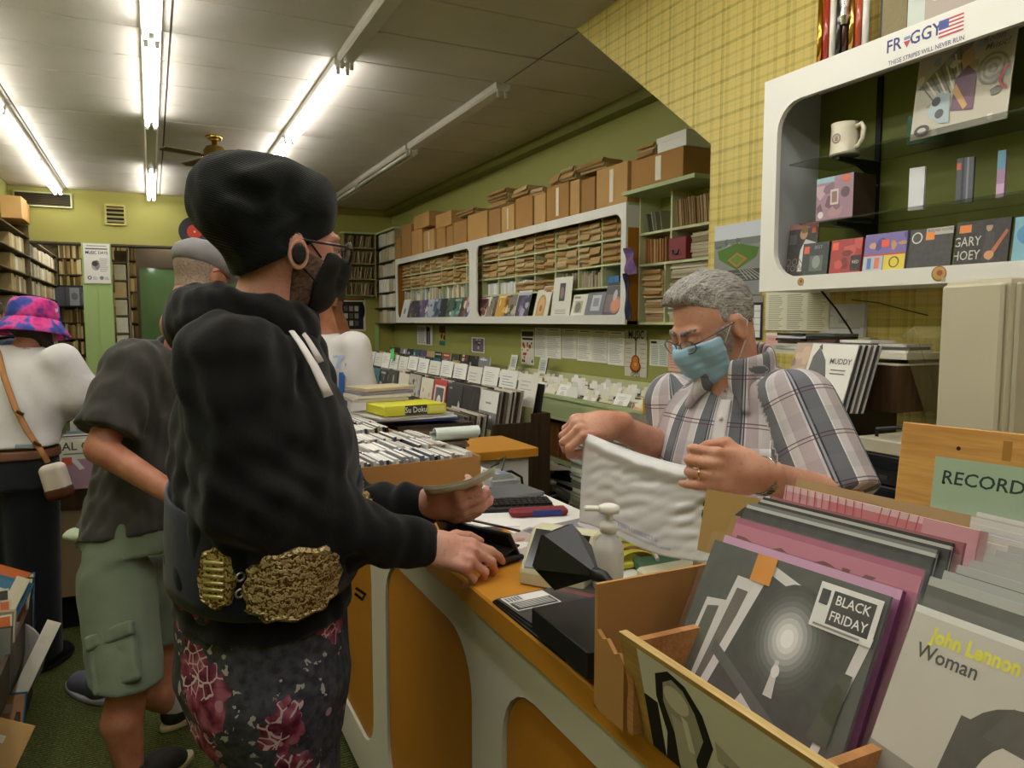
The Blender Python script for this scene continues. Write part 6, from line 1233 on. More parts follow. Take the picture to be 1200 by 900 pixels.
for x, y, n_, lab in ((2.36, 2.20, 6, 'compact disc in the pile by the lilac slip'), (2.36, 2.04, 6, 'compact disc in the dark pile under the plastic pocket'), (2.36, 1.88, 4, 'compact disc in the low pile under the phone jack'), (2.38, 1.76, 3, 'compact disc in the last pile on the cream ledge')):
    for i in range(n_): tag(G().box((-.062, -.07, 0), (.062, .07, .0096)).obj('compact_disc', M(random.choice(['c8c4bc', 'd8d8d4', '3a3a3c', '8a7a6a', '5a5854', 'e0dcd4', '6a4a40']), .25, .1, 30), None, (x + random.uniform(-.008, .008), y + random.uniform(-.006, .006), 1.439 + i*.0105), (0, 0, random.uniform(-.12, .12))), lab, 'compact disc', lab.replace('compact disc in', 'discs of'))
for i in range(7): tag(G().box((-.09, -.09, 0), (.09, .09, .008)).obj('record_sleeve', M(random.choice(['d8d0c0', '8a7458', 'c8beb0', '4a4038', 'e4e0d8']), .6, .1, 20), None, (1.93, 1.72, .93 + i*.011), (0, 0, random.uniform(-.15, .15))), 'single in the small stack beside the black receiver', 'record sleeve', 'singles beside the receiver')
tbl = empty('side_stand', (1.84, 1.62, 0)); tag(tbl, 'narrow dark stand holding the small stack of singles', 'stand'); G().box((-.02, -.02, .90), (.155, .22, .928)).obj('stand_top', M('3a3026', .5), tbl)
for x, y in ((-.01, -.01), (.13, -.01), (-.01, .19), (.13, .19)): G().box((x, y, 0), (x + .02, y + .02, .90)).obj('leg', M('3a3026', .5), tbl)
sheet_on('paper_sheet', 1.70, .86, .3, .2, .4, CZ + .0005, 'e4e0d4', 'white paper lying behind the record crate'); sheet_on('paper_sheet', 1.45, .84, .22, .18, -.3, CZ + .002, 'd8d0bc', 'cream paper lying behind the record crate')
ba = empty('paper_bag', (1.40, .84, CZ + .004)); tag(ba, 'tan paper bag standing behind the film sleeves', 'paper bag'); G().prism([(-.06, -.05), (.06, -.05), (.065, .05), (-.055, .05)], 0, .12, 'z').obj('bag_body', KR[1], ba); G().box((-.05, -.02, .12), (.05, .02, .135)).obj('folded_top', KR[2], ba)

# ---------------------------------------------------------------- smooth implicit modelling for people
f32 = np.float32
def A3(p): return np.array(p, f32)
def smin(a, b, k):
    if k <= 0: return np.minimum(a, b)
    h = np.clip(.5 + .5*(b - a)/k, 0, 1); return b + (a - b)*h - k*h*(1 - h)
def smax(a, b, k): return -smin(-a, -b, k)
def cone(P, a, b, ra, rb, sq=None):
    a, b = A3(a), A3(b); ba = b - a; pa = P - a; t = np.clip(pa @ ba / max(float(ba @ ba), 1e-9), 0, 1)
    d = pa - t[:, None]*ba
    return np.sqrt((d*d).sum(1)) - (ra + (rb - ra)*t)
def chain(P, pts, rs, k=.01):
    d = None
    for i in range(len(pts) - 1):
        q = cone(P, pts[i], pts[i+1], rs[i], rs[i+1]); d = q if d is None else smin(d, q, k)
    return d
def ell(P, c, r):
    p = (P - A3(c)); r = A3(r); k0 = np.sqrt(((p/r)**2).sum(1)) + 1e-6; k1 = np.sqrt(((p/(r*r))**2).sum(1)) + 1e-6
    return k0*(k0 - 1)/k1
def rbox(P, c, b, r):
    q = np.abs(P - A3(c)) - A3(b) + r; return np.sqrt((np.maximum(q, 0)**2).sum(1)) + np.minimum(q.max(1), 0) - r
def torus(P, R, r, sq=1.0):
    q = np.sqrt(P[:, 0]**2 + P[:, 1]**2) - R; return np.sqrt(q*q + (P[:, 2]*sq)**2) - r
def loft(P, rows, yaw):
    """upright trunk: rows of (z, cx, cy, half depth along yaw, half width across)"""
    R = np.array(rows, float); R = R[R[:, 0].argsort()]; z = P[:, 2]
    cx, cy, a, b = [np.interp(z, R[:, 0], R[:, i]).astype(f32) for i in (1, 2, 3, 4)]
    c, s = math.cos(yaw), math.sin(yaw); dx, dy = P[:, 0] - cx, P[:, 1] - cy
    u = dx*c + dy*s; v = -dx*s + dy*c
    k0 = np.sqrt((u/a)**2 + (v/b)**2) + 1e-6; k1 = np.sqrt((u/a**2)**2 + (v/b**2)**2) + 1e-6
    d = k0*(k0 - 1)/k1
    return np.maximum(d, np.maximum(R[0, 0] - z, z - R[-1, 0]))
def loft_smooth(rows, n=6):
    R = np.array(rows, float); R = R[R[:, 0].argsort()]; z = np.linspace(R[0, 0], R[-1, 0], len(R)*n)
    Q = np.stack([z] + [np.interp(z, R[:, 0], R[:, i]) for i in range(1, 5)], 1)
    for _ in range(3*n):
        Q[1:-1, 1:] = (Q[:-2, 1:] + 2*Q[1:-1, 1:] + Q[2:, 1:])/4
    return Q.tolist()
def wrinkle(P, sc, amp, seed=0):
    r = np.random.default_rng(seed); d = 0
    for i in range(5):
        k = r.normal(size=3)*sc*(1 + .6*i); d = d + np.sin(P @ A3(k) + r.random()*6.28 + 1.5*np.sin(P @ A3(r.normal(size=3)*sc*.7)))/(1 + .5*i)
    return (d*amp*.35).astype(f32)

def surface(fn, lo, hi, h, B=6):
    lo = np.array(lo, float); n = np.ceil((np.array(hi) - lo)/h).astype(int) + 1; nb = -(-n // B); n = nb*B
    I = np.stack(np.meshgrid(*[np.arange(q) for q in nb], indexing='ij'), -1).reshape(-1, 3)
    dc = fn((lo + (I*B + (B - 1)/2)*h).astype(f32))
    F = np.repeat(np.repeat(np.repeat(dc.reshape(nb), B, 0), B, 1), B, 2).astype(f32)
    sel = I[np.abs(dc) < B*h*.95 + .012]
    off = np.stack(np.meshgrid(*[np.arange(B)]*3, indexing='ij'), -1).reshape(-1, 3)
    for s in range(0, len(sel), 3000):
        J = (sel[s:s+3000, None, :]*B + off).reshape(-1, 3); F[J[:, 0], J[:, 1], J[:, 2]] = fn((lo + J*h).astype(f32))
    F[0] = F[-1] = 1; F[:, 0] = F[:, -1] = 1; F[:, :, 0] = F[:, :, -1] = 1
    S_ = F < 0; c = S_[:-1, :-1, :-1].astype(np.int8).copy()
    for i in range(1, 8):
        a, b, d = i & 1, i >> 1 & 1, i >> 2; c += S_[a:n[0]-1+a, b:n[1]-1+b, d:n[2]-1+d]
    act = np.argwhere((c > 0) & (c < 8)); idx = -np.ones(c.shape, np.int32); idx[tuple(act.T)] = np.arange(len(act))
    acc = np.zeros((len(act), 3)); cnt = np.zeros(len(act))
    cor = [np.array((i & 1, i >> 1 & 1, i >> 2)) for i in range(8)]; V = [F[tuple((act + q).T)] for q in cor]
    for i in range(8):
        for ax in range(3):
            if i >> ax & 1: continue
            j = i | 1 << ax; m = (V[i] < 0) != (V[j] < 0); t = V[i][m]/(V[i][m] - V[j][m])
            p = np.tile(cor[i].astype(float), (m.sum(), 1)); p[:, ax] += t; acc[m] += p; cnt[m] += 1
    vs = lo + (act + acc/cnt[:, None])*h; Q = []
    for ax in range(3):
        sl0 = [slice(None)]*3; sl1 = [slice(None)]*3; sl0[ax] = slice(0, -1); sl1[ax] = slice(1, None)
        cr = S_[tuple(sl0)] != S_[tuple(sl1)]; e = np.argwhere(cr); fl = S_[tuple(sl0)][tuple(e.T)]; u, w = (ax+1) % 3, (ax+2) % 3
        ok = (e[:, u] > 0) & (e[:, w] > 0) & (e[:, u] < n[u]-1) & (e[:, w] < n[w]-1) & (e[:, ax] < n[ax]-1); e = e[ok]; fl = fl[ok]
        def at_(du, dw):
            q = e.copy(); q[:, u] -= du; q[:, w] -= dw; return idx[tuple(q.T)]
        q = np.stack([at_(1, 1), at_(0, 1), at_(0, 0), at_(1, 0)], 1); q[~fl] = q[~fl][:, ::-1]; Q.append(q)
    Q = np.concatenate(Q); Q = Q[(Q >= 0).all(1)]
    return vs, Q
def np_mesh(name, vs, Q):
    me = bpy.data.meshes.new(name); me.vertices.add(len(vs)); me.vertices.foreach_set('co', vs.astype(f32).ravel())
    me.loops.add(Q.size); me.loops.foreach_set('vertex_index', Q.ravel().astype(np.int32)); me.polygons.add(len(Q))
    me.polygons.foreach_set('loop_start', np.arange(0, Q.size, 4, dtype=np.int32)); me.polygons.foreach_set('loop_total', np.full(len(Q), 4, np.int32))
    me.update(calc_edges=True); me.validate(); return me
def blob(name, fn, lo, hi, h, mat, parent, attr=None):
    vs, Q = surface(fn, lo, hi, h)
    me = np_mesh(name, vs, Q)
    if attr is not None:
        at = me.attributes.new('cloth', 'FLOAT_VECTOR', 'POINT'); at.data.foreach_set('vector', attr(vs.astype(f32)).astype(f32).ravel())
    base = Vector(parent.location) if parent is not None else Vector()
    me.transform(Matrix.Translation(-base))
    return new_obj(name, me, parent, mats=[mat], smooth=True)

class Fr:
    """local frame: x to the right, y forward, z up"""
    def __init__(s, c, yaw, pitch=0, roll=0):
        s.c = np.array(c, float)
        s.R = np.array((Matrix.Rotation(math.radians(yaw - 90), 3, 'Z') @ Matrix.Rotation(math.radians(-pitch), 3, 'X') @ Matrix.Rotation(math.radians(roll), 3, 'Y')))
    def loc(s, P): return ((P - s.c) @ s.R).astype(f32)
    def w(s, p): return tuple(s.c + s.R @ np.array(p, float))
    def pts(s, L): return [s.w(p) for p in L]
def axes_frame(c, y, z):
    f = Fr(c, 0); y = np.array(y, float); y /= np.linalg.norm(y); z = np.array(z, float); z -= y*(z @ y); z /= np.linalg.norm(z)
    f.R = np.stack([np.cross(y, z), y, z], 1); return f

def head_sdf(p, jaw=1.0, fat=0.0, ears=True, eyes=True, lid=0, neck=True):
    d = ell(p, (0, -.012, .03), (.077 + fat*.3, .099, .092))
    d = smin(d, ell(p, (0, .028, -.045), (.060 + fat, .064, .078)), .045)
    d = smin(d, ell(p, (0, .052, -.094), (.036 + fat, .036, .026*jaw)), .035)
    d = smin(d, cone(p, (0, .088, .012), (0, .108, -.028), .011, .0145), .016)
    d = smin(d, ell(p, (0, .102, -.034), (.018, .012, .011)), .008)
    for s in (-1, 1):
        d = smin(d, ell(p, (s*.03, .084, .022), (.024, .012, .009)), .014)
        d = smin(d, ell(p, (s*.042, .066, -.03), (.022, .018, .02)), .02)
        d = smax(d, -ell(p, (s*.031, .104, .003), (.020, .017, .011)), .012)
        if ears:
            e = ell(p, (s*(.080 + fat*.5), -.008, -.012), (.011, .020, .033)); e = smax(e, -ell(p, (s*(.092 + fat*.5), -.004, -.010), (.009, .012, .021)), .006)
            d = smin(d, e, .010)
    if eyes:
        for s in (-1, 1):
            d = smin(d, smax(ell(p, (s*.031, .0845, .004), (.0165, .0150, .0140)), -(p[:, 2] + .003 - .25*lid*.01), .002), .003)
            d = smin(d, smax(ell(p, (s*.031, .0835, .001), (.0165, .0145, .0140)), p[:, 2] + .006, .002), .003)
    d = smin(d, ell(p, (0, .094, -.066), (.024, .010, .006)), .006)
    d = smin(d, ell(p, (0, .090, -.078), (.020, .010, .007)), .006)
    if neck: d = smin(d, chain(p, [(0, -.025, -.05), (0, -.045, -.13), (0, -.06, -.21)], [.056 + fat, .057 + fat, .064 + fat]), .03)
    return d
FINGERS = [(.030, .086, .0, (.041, .025, .020), .0092), (.010, .091, .004, (.045, .028, .021), .0094), (-.011, .087, .002, (.042, .026, .020), .0090), (-.030, .078, -.003, (.033, .020, .018), .0080)]
def hand_chains(side, curl, spread=.0, thumb=(.5, .4), thumb_out=.75):
    """joint chains of a hand in its own frame: wrist at origin, fingers along y, back of the hand +z, thumb on side*x"""
    out = []
    for i, (x, y, z, L, r) in enumerate(FINGERS):
        c = curl[i] if hasattr(curl[0], '__len__') else curl
        p = np.array((side*x, y, z)); a = 0.0; pts = [p]; sp = side*spread*(1.5 - i)
        for k in range(3):
            a += c[k]; p = p + L[k]*np.array((math.sin(sp)*math.cos(a), math.cos(sp)*math.cos(a), -math.sin(a))); pts.append(p)
        out.append((pts, [r*1.08, r, r*.94, r*.8]))
    p = np.array((side*.024, .022, -.008)); t0, t1 = thumb; pts = [p]; d = np.array((side*thumb_out, .62, -.28)); d /= np.linalg.norm(d)
    p = p + d*.042; pts.append(p); d2 = d + np.array((-side*t0, .25, -.3*t0)); d2 /= np.linalg.norm(d2); p = p + d2*.032; pts.append(p)
    d3 = d2 + np.array((-side*t1, .2, -.3*t1)); d3 /= np.linalg.norm(d3); p = p + d3*.027; pts.append(p); out.append((pts, [.0145, .0120, .0105, .0088]))
    return out
def hand_sdf(P, fr, side, chains, sc=1.0):
    p = fr.loc(P)/sc
    d = rbox(p, (0, .050, 0), (.040, .046, .0135), .0125); d = smin(d, ell(p, (side*.026, .032, -.010), (.020, .030, .014)), .012); d = smin(d, cone(p, (0, -.03, 0), (0, .022, 0), .026, .029), .022)
    for i, (x, y, z, L, r) in enumerate(FINGERS): d = smin(d, ell(p, (side*x, y - .004, z + .006), (.0095, .014, .0095)), .006)
    for pts, rs in chains: d = smin(d, chain(p, pts, rs, .004), .006 if len(rs) == 4 else .004)
    return d*sc

def mat_skin(name, c, red, spot='7a4a3a'):
    t = NT(name); v = t.co(); n = t.noise(v, 14, 4); f = t.noise(v, 120, 3)
    a = lin(c); col = t.mix(t.ramp(n, [(.35, (0, 0, 0, 1)), (.7, (1, 1, 1, 1))]), a, red); col = t.mix(t.math('MULTIPLY', t.math('GREATER_THAN', f, .62), .18), col, spot)
    t.bump(t.noise(v, 260, 3), .12, .002); return t.fin(col, .48, 0, .4, Subsurface_Weight=.08, Subsurface_Scale=.01)
def mat_cloth(name, c, var=.2, sc=5, rib=0, rough=.9, bump=.25):
    t = NT(name); v = t.co(); n = t.noise(v, sc, 4); w = t.noise(v, 420, 2); a = lin(c)
    lo = tuple(x*(1 - var) for x in a[:3]) + (1,); hi = tuple(min(1, x*(1 + var)) for x in a[:3]) + (1,)
    h = t.math('ADD', t.math('MULTIPLY', w, .35), t.math('MULTIPLY', t.noise(v, 18, 3), 1.2))
    if rib:
        x, y, z = t.xyz(v); h = t.math('ADD', h, t.math('MULTIPLY', t.math('SINE', t.math('MULTIPLY', t.math('ADD', z, t.math('MULTIPLY', x, .35)), rib)), .35))
    t.bump(h, bump, .01); return t.fin(t.mix(n, lo, hi), rough, 0, .2, Sheen_Weight=.15)
def mat_hair(name, a, b, k=(60, 220, 90)):
    t = NT(name); v = t.co(); n = t.noise(t.scale(v, k), 1.3, 4, .6); t.bump(n, .8, .006)
    return t.fin(t.ramp(n, [(.3, a), (.7, b)]), .55, 0, .35)
EYEW = M('e8e4dc', .2, .02, 9); IRIS = M('3a2a1c', .2, .05, 9); GLASS = mat_glass('lens_glass', 'dfe4e8', .14, .02)
def eyes(fr, root, lid_mat):
    for s in (-1, 1):
        c = fr.w((s*.031, .0835, .002)); vs, Q = surface(lambda P: ell(P, c, (.0125,)*3), np.array(c) - .018, np.array(c) + .018, .003)
        me = np_mesh('eye', vs, Q); me.transform(Matrix.Translation(-Vector(root.location))); e = new_obj('eye', me, root, mats=[EYEW], smooth=True)
        c2 = fr.w((s*.031, .0925, -.001)); vs, Q = surface(lambda P: ell(P, c2, (.0055,)*3), np.array(c2) - .009, np.array(c2) + .009, .0018)
        me = np_mesh('iris', vs, Q); me.transform(Matrix.Translation(-Vector(root.location))); new_obj('iris', me, e, mats=[IRIS], smooth=True)
def tubes(name, L, r, mat, root, seg=7):
    g = G(); b = Vector(root.location)
    for pts in L: g.tube([Vector(p) - b for p in pts], r, seg)
    return g.obj(name, mat, root, smooth=True)
def spectacles(fr, root, mat, w=.05, h=.034, y=.112, z=.002, thick=.0018, ear=(-.012, .012)):
    gl = empty('glasses', (0, 0, 0), 0, root); b = Vector(root.location)
    for s in (-1, 1):
        rim = [fr.w((s*.034 + w/2*math.cos(t), y - .006*abs(math.cos(t))*(1 if (math.cos(t)*s) > 0 else 0), z + h/2*math.sin(t))) for t in np.linspace(0, 2*math.pi, 25)]
        G().tube([Vector(p) - b for p in rim], thick, 6, caps=False).obj('rim', mat, gl, smooth=True)
        g = G(); g.add([Vector(p) - b for p in rim[:-1]], [tuple(range(24))]); g.obj('lens', GLASS, gl)
        G().tube([Vector(fr.w(p)) - b for p in ((s*.058, y - .004, z + .006), (s*.070, y - .02, z + .008), (s*.083, .03, z + .010), (s*.086, ear[0], z + ear[1]), (s*.084, ear[0] - .028, z - .008))], thick*1.1, 6).obj('temple', mat, gl, smooth=True)
    G().tube([Vector(fr.w(p)) - b for p in ((-.010, y, z + .006), (0, y + .003, z + .009), (.010, y, z + .006))], thick, 6).obj('bridge', mat, gl, smooth=True)
    return gl
def box_of(pts, m): 
    a = np.array(pts, float); return a.min(0) - m, a.max(0) + m

# ---------------------------------------------------------------- customer in black beanie and hoodie
SK1 = mat_skin('skin_pale', 'd9a690', 'c98876'); SK2 = mat_skin('skin_tan', 'd7a287', 'c4866c'); SK3 = mat_skin('skin_warm', 'c4886c', 'a86850'); SK4 = mat_skin('skin_brown', 'a06a4a', '8a5638')
BLACKH = mat_cloth('black_fleece', '121211', .3, 6, 0, .95, .3); BEANIE = mat_cloth('black_knit', '121513', .25, 9, 1500, .95, .3)
def person(base, label):
    r = empty('person', base); return tag(r, label, 'person')
bm = person((.20, 1.58, 0), 'customer in black beanie, black mask and hoodie holding banknotes at the counter')
hf = Fr((0.254, 1.564, 1.699), 8, 3)
sh_r, el_r, wr_r = (0.122, 1.417, 1.475), (0.140, 1.352, 1.228), (0.487, 1.394, 1.096)
sh_l, el_l, wr_l = (0.283, 1.772, 1.453), (0.379, 1.758, 1.089), (0.553, 1.589, 1.133)
def rows_px(rows, D):
    return rows
BR = [(1.535, (0.202, 1.572, 1.523), .070), (1.49, (0.187, 1.577, 1.500), .110), (1.43, (0.188, 1.571, 1.440), .158), (1.36, (0.200, 1.559, 1.371), .188), (1.25, (0.200, 1.548, 1.260), .195), (1.14, (0.193, 1.541, 1.148), .195), (1.03, (0.186, 1.534, 1.036), .192), (.955, (0.183, 1.528, 0.950), .186), (.90, (0.181, 1.525, 0.916), .180)]
BROWS = loft_smooth([(z, c[0], c[1], s*.92, s*1.22) for z, c, s in BR])
LX_, LY_ = BROWS[3][1], BROWS[3][2]
hn_r = axes_frame(wr_r, np.array((0.623, 1.325, 1.059)) - np.array(wr_r), (-.35, -.55, .9)); ch_r = hand_chains(-1, [(.35, .35, .3), (.5, .75, .5), (.6, .95, .6), (.7, 1.0, .6)], .08, (.3, .3))
hn_l = axes_frame(wr_l, np.array((0.629, 1.509, 1.151)) - np.array(wr_l), (-.55, -.75, -.25)); ch_l = hand_chains(1, [(.45, .7, .5), (.6, .9, .5), (.7, .95, .5), (.75, 1.0, .5)], .03, (.5, .5))
def bm_body(P):
    d = head_sdf(hf.loc(P), 1.0, .004)
    d = smin(d, loft(P, [(z, cx, cy, a*.8, b*.8) for z, cx, cy, a, b in BROWS], 0), .03)
    d = smin(d, chain(P, [sh_r, el_r, wr_r], [.06, .05, .032]), .03); d = smin(d, chain(P, [sh_l, el_l, wr_l], [.06, .05, .032]), .03)
    d = smin(d, hand_sdf(P, hn_r, -1, ch_r, 1.02), .012); d = smin(d, hand_sdf(P, hn_l, 1, ch_l, 1.0), .012)
    for s, f in ((-.10, .02), (.10, -.02)):
        hip = (LX_, LY_ + s, .88); kn = (LX_ + .02 + f, LY_ + s*1.05, .48); an_ = (LX_ - .015 + f, LY_ + s*1.1, .08)
        d = smin(d, chain(P, [hip, kn, an_], [.085, .055, .038]), .04)
    return d
lo, hi = (-.12, 1.05, .03), (.85, 2.05, 1.90)
blob('body', bm_body, lo, hi, .0055, SK1, bm); eyes(hf, bm, SK1)
# hoodie
def hoodie(P):
    d = loft(P, BROWS, 0)
    d = smin(d, ell(P, (0.193, 1.573, 1.483), (.11, .18, .06)), .07)
    a1 = smin(cone(P, sh_r, el_r, .092, .076), cone(P, el_r, wr_r, .073, .045), .035)
    a2 = smin(cone(P, sh_l, el_l, .094, .080), cone(P, el_l, wr_l, .075, .044), .03)
    v = A3(np.array(wr_r) - np.array(el_r)); v /= np.linalg.norm(v); a1 = smax(a1, (P - A3(wr_r)) @ v - .004, .004)
    v = A3(np.array(wr_l) - np.array(el_l)); v /= np.linalg.norm(v); a2 = smax(a2, (P - A3(wr_l)) @ v - .004, .004)
    d = smin(d, smin(a1, a2, .02), .045)
    d = d + wrinkle(P*A3((1, 1, .6)), 24, .011, 3)
    el = np.sqrt(((P - A3(el_r))**2).sum(1)); d = d + .006*np.sin((P[:, 2]*1.2 + P[:, 0]*.9)*85)*np.exp(-(el/.11)**2)
    # ribbed waistband pulled in
    hz = P[:, 2] - .985; d = d + .012*np.exp(-((hz - .05)/.03)**2) - .004*np.exp(-((hz - .10)/.04)**2)
    return smax(d, .985 - P[:, 2], .012)
blob('hoodie', hoodie, (-.15, 1.05, .85), (.75, 2.1, 1.62), .0065, BLACKH, bm)
nk = np.array(hf.w((0, -.066, -.160)))
def hood(P):
    p = Fr(nk, 6, 9).loc(P); q = p*A3((1, .86, 1)); d = torus(q - A3((0, -.01, .0)), .092, .034, .60)
    d = smin(d, ell(p, (0, -.085, -.02), (.10, .048, .045)), .05); d = smin(d, ell(p, (0, -.068, .028), (.082, .03, .035)), .04)
    d = smin(d, cone(p, (.075, .02, -.02), (.045, .066, -.080), .034, .020), .03); d = smin(d, cone(p, (-.075, .02, -.02), (-.045, .066, -.080), .034, .020), .03)
    return d + wrinkle(P, 30, .006, 8)
blob('hood', hood, nk - .28, nk + .26, .006, BLACKH, bm)
for k, (off, ln) in enumerate(((.0, 0), (.045, -.02))):
    pts = [Vector((0.233, 1.413, 1.531)), Vector((0.242, 1.379, 1.510)), Vector((0.258, 1.340, 1.471)), Vector((0.271, 1.325, 1.436)), Vector((0.278, 1.319, 1.417))]
    if k: pts = [Vector((0.258, 1.468, 1.534)), Vector((0.269, 1.450, 1.514)), Vector((0.278, 1.432, 1.492)), Vector((0.287, 1.426, 1.472))]
    g = G().tube([p - Vector(bm.location) for p in pts], [.006, .007, .0085, .010, .011][:len(pts)], 8, squash=(1, .4)); g.obj('drawstring', M('e6dedc', .8, .05, 40, bump=.2), bm, smooth=True)
# pants
def mat_floral():
    t = NT('floral_jersey'); v = t.co(); x, y, z = t.xyz(v); wob = t.noise(v, 9, 3, .5, 1)
    vv = t.n.new('ShaderNodeMix'); vv.data_type = 'VECTOR'; vv.inputs[0].default_value = .045; t.put(vv.inputs[4], v); t.put(vv.inputs[5], wob); w = vv.outputs[1]
    d1 = t.voro(t.scale(w, (1, 1, .85)), 7.5); petals = t.voro(w, 46, 'DISTANCE_TO_EDGE'); p2 = t.voro(w, 60)
    base = t.ramp(t.noise(v, 60, 3), [(.35, '3a3b42'), (.65, '54555e')])
    rose = t.ramp(t.noise(w, 42, 3), [(.32, '5e2338'), (.5, '93435c'), (.66, 'b06a80')])
    edge = t.math('LESS_THAN', petals, .055); wh = t.math('MULTIPLY', edge, t.math('GREATER_THAN', t.noise(w, 22, 2), .50))
    rose = t.mix(wh, rose, 'd8c4cc')
    m1 = t.math('LESS_THAN', t.math('ADD', d1, t.math('MULTIPLY', t.math('SUBTRACT', p2, .3), .12)), .40)
    ring = t.math('MULTIPLY', t.math('LESS_THAN', t.math('ABSOLUTE', t.math('SUBTRACT', d1, .47)), .055), t.math('GREATER_THAN', t.noise(w, 60, 3), .62))
    c = t.mix(m1, base, rose); c = t.mix(ring, c, 'b9b4ae')
    s2 = t.math('LESS_THAN', t.voro(t.scale(w, (1.3, 1.3, 1.3)), 13), .13); c = t.mix(t.math('MULTIPLY', s2, .8), c, 'c49aa8')
    t.bump(t.noise(v, 300, 2), .2, .003); return t.fin(c, .9, 0, .15)
def pants(P):
    d = loft(P, [(1.04, LX_, LY_, .16, .205), (.86, LX_, LY_, .17, .215), (.78, LX_, LY_, .15, .20)], 0)
    for s, f in ((-.105, .02), (.105, -.02)):
        hip = (LX_, LY_ + s, .84); kn = (LX_ + .02 + f, LY_ + s*1.02, .48); an_ = (LX_ - .015 + f, LY_ + s*1.1, .07)
        d = smin(d, smin(cone(P, hip, kn, .118, .088), cone(P, kn, an_, .088, .060), .03), .05)
    return smax(d + wrinkle(P, 16, .005, 5), .06 - P[:, 2], .01)
blob('trousers', pants, (-.1, 1.05, .03), (.55, 1.95, 1.06), .008, mat_floral(), bm)
def shoe(root, x, y, yaw, m, sole, L=.29, z=0):
    R = Fr((x, y, z), yaw)
    def fn(P):
        p = R.loc(P); d = ell(p, (0, .02, .045), (.046, L*.36, .05)); d = smin(d, ell(p, (0, L*.30, .032), (.046, .065, .036)), .03); d = smin(d, cone(p, (0, -.07, .05), (0, -.065, .11), .042, .040), .03)
        return smax(smax(d, .018 - p[:, 2], .004), p[:, 2] - .105, .006)
    def so(P):
        p = R.loc(P); d = ell(p*A3((1, 1, 0)), (0, .03, 0), (.052, L*.53, 1)); return smax(smax(d, -p[:, 2], .003), p[:, 2] - .024, .004)
    b = np.array((x, y, z)); s = blob('shoe', fn, b - (.22, .22, .01), b + (.22, .22, .14), .006, m, root)
    vs, Q = surface(so, b - (.22, .22, .01), b + (.22, .22, .04), .006); me = np_mesh('sole', vs, Q); me.transform(Matrix.Translation(-Vector(root.location) if root else Vector())); new_obj('sole', me, s, mats=[sole], smooth=True); return s
for s, f in ((-.115, .02), (.115, -.02)): shoe(bm, LX_ + .035 + f, LY_ + s, 0, M('1a1a1c', .5), M('e0dcd4', .6))
# beanie
def beanie(P):
    p = hf.loc(P); a = math.radians(-22); c, s = math.cos(a), math.sin(a); q = p.copy(); q[:, 1] = p[:, 1]*c - p[:, 2]*s; q[:, 2] = p[:, 1]*s + p[:, 2]*c
    d = ell(p, (0, -.016, .042), (.091, .107, .102)); d = smin(d, ell(p, (0, -.045, -.015), (.088, .072, .085)), .03)
    d = smin(d, ell(p, (0, -.070, .095), (.093, .108, .082)), .05); d = smin(d, ell(p, (0, -.125, .068), (.085, .058, .072)), .05); d = smin(d, ell(p, (0, .025, .095), (.08, .066, .052)), .05)
    # slouch folds
    for L, r, dp in (([(.08, -.19, .11), (.086, -.13, .155), (.06, -.05, .185)], .024, .6), ([(.094, -.15, .12), (.096, -.13, .085), (.097, -.09, .075)], .019, .6), ([(.1, -.03, .08), (.094, .0, .14), (.07, .03, .165)], .019, .6), ([(.1, -.03, .0), (.1, .04, .05)], .009, .5), ([(.1, -.09, .02), (.1, -.02, .06)], .009, .5)):
        d = smax(d, -chain(p, L, [r]*len(L)), .022)
    d = d + wrinkle(P, 24, .005, 12)
    return smax(d, (.58*p[:, 1] - p[:, 2] - .012), .008)
blob('beanie', beanie, hf.c - .30, hf.c + .30, .005, BEANIE, bm)
def bmask(P):
    p = hf.loc(P); d = head_sdf(p, 1, .004, False) - .007; d = smin(d, ell(p, (0, .108, -.045), (.022, .020, .034)), .03)
    d = smax(d, -.5*(p[:, 1] - .040) + .25*(p[:, 2] + .05) - .0, .004); d = smax(d, p[:, 2] + .016 - .12*np.abs(p[:, 0]), .006); return smax(d, .03 - p[:, 1], .004)
blob('face_mask', bmask, hf.c - .18, hf.c + .18, .004, M('141414', .7, .1, 60, bump=.2), bm)
[tubes('mask_loop', [[hf.w((s*.072, .045, -.022)), hf.w((s*.083, .02, .002)), hf.w((s*.086, -.012, .020)), hf.w((s*.086, -.026, -.005)), hf.w((s*.082, .004, -.045)), hf.w((s*.074, .040, -.075))]], .002, M('101010', .7), bm) for s in (-1, 1)]
for s in (-1, 1):
    c = hf.w((s*.088, -.006, -.022)); fr = axes_frame(c, hf.R[:, 2], hf.R[:, 0]*s)
    def plug(P): p = fr.loc(P)*A3((1.25, .85, 1)); return smax(np.sqrt(p[:, 0]**2 + p[:, 1]**2) - .0165, np.abs(p[:, 2]) - .010, .003)
    blob('ear_plug', plug, np.array(c) - .03, np.array(c) + .03, .0025, M('1c1414', .5), bm)
    def lobe(P): p = fr.loc(P)*A3((1.25, .85, 1)); return torus(p, .0205, .005)
    blob('ear_lobe', lobe, np.array(c) - .04, np.array(c) + .04, .0025, SK1, bm)
def beard(P):
    p = hf.loc(P); d = head_sdf(p, 1, .004, False) - .003 - .0016*np.abs(np.sin(p @ A3((310, 270, 190)))); d = smax(d, p[:, 2] + .018 + .4*(p[:, 1] - .03), .006); d = smax(d, -.012 - p[:, 1], .008); return smax(d, -.125 - p[:, 2], .004)
blob('beard', beard, hf.c - .17, hf.c + .17, .004, mat_hair('brown_beard', '3c2c24', '8a6a58'), bm)
spectacles(hf, bm, M('2a201c', .3), .052, .042, .118, -.004, .0024)
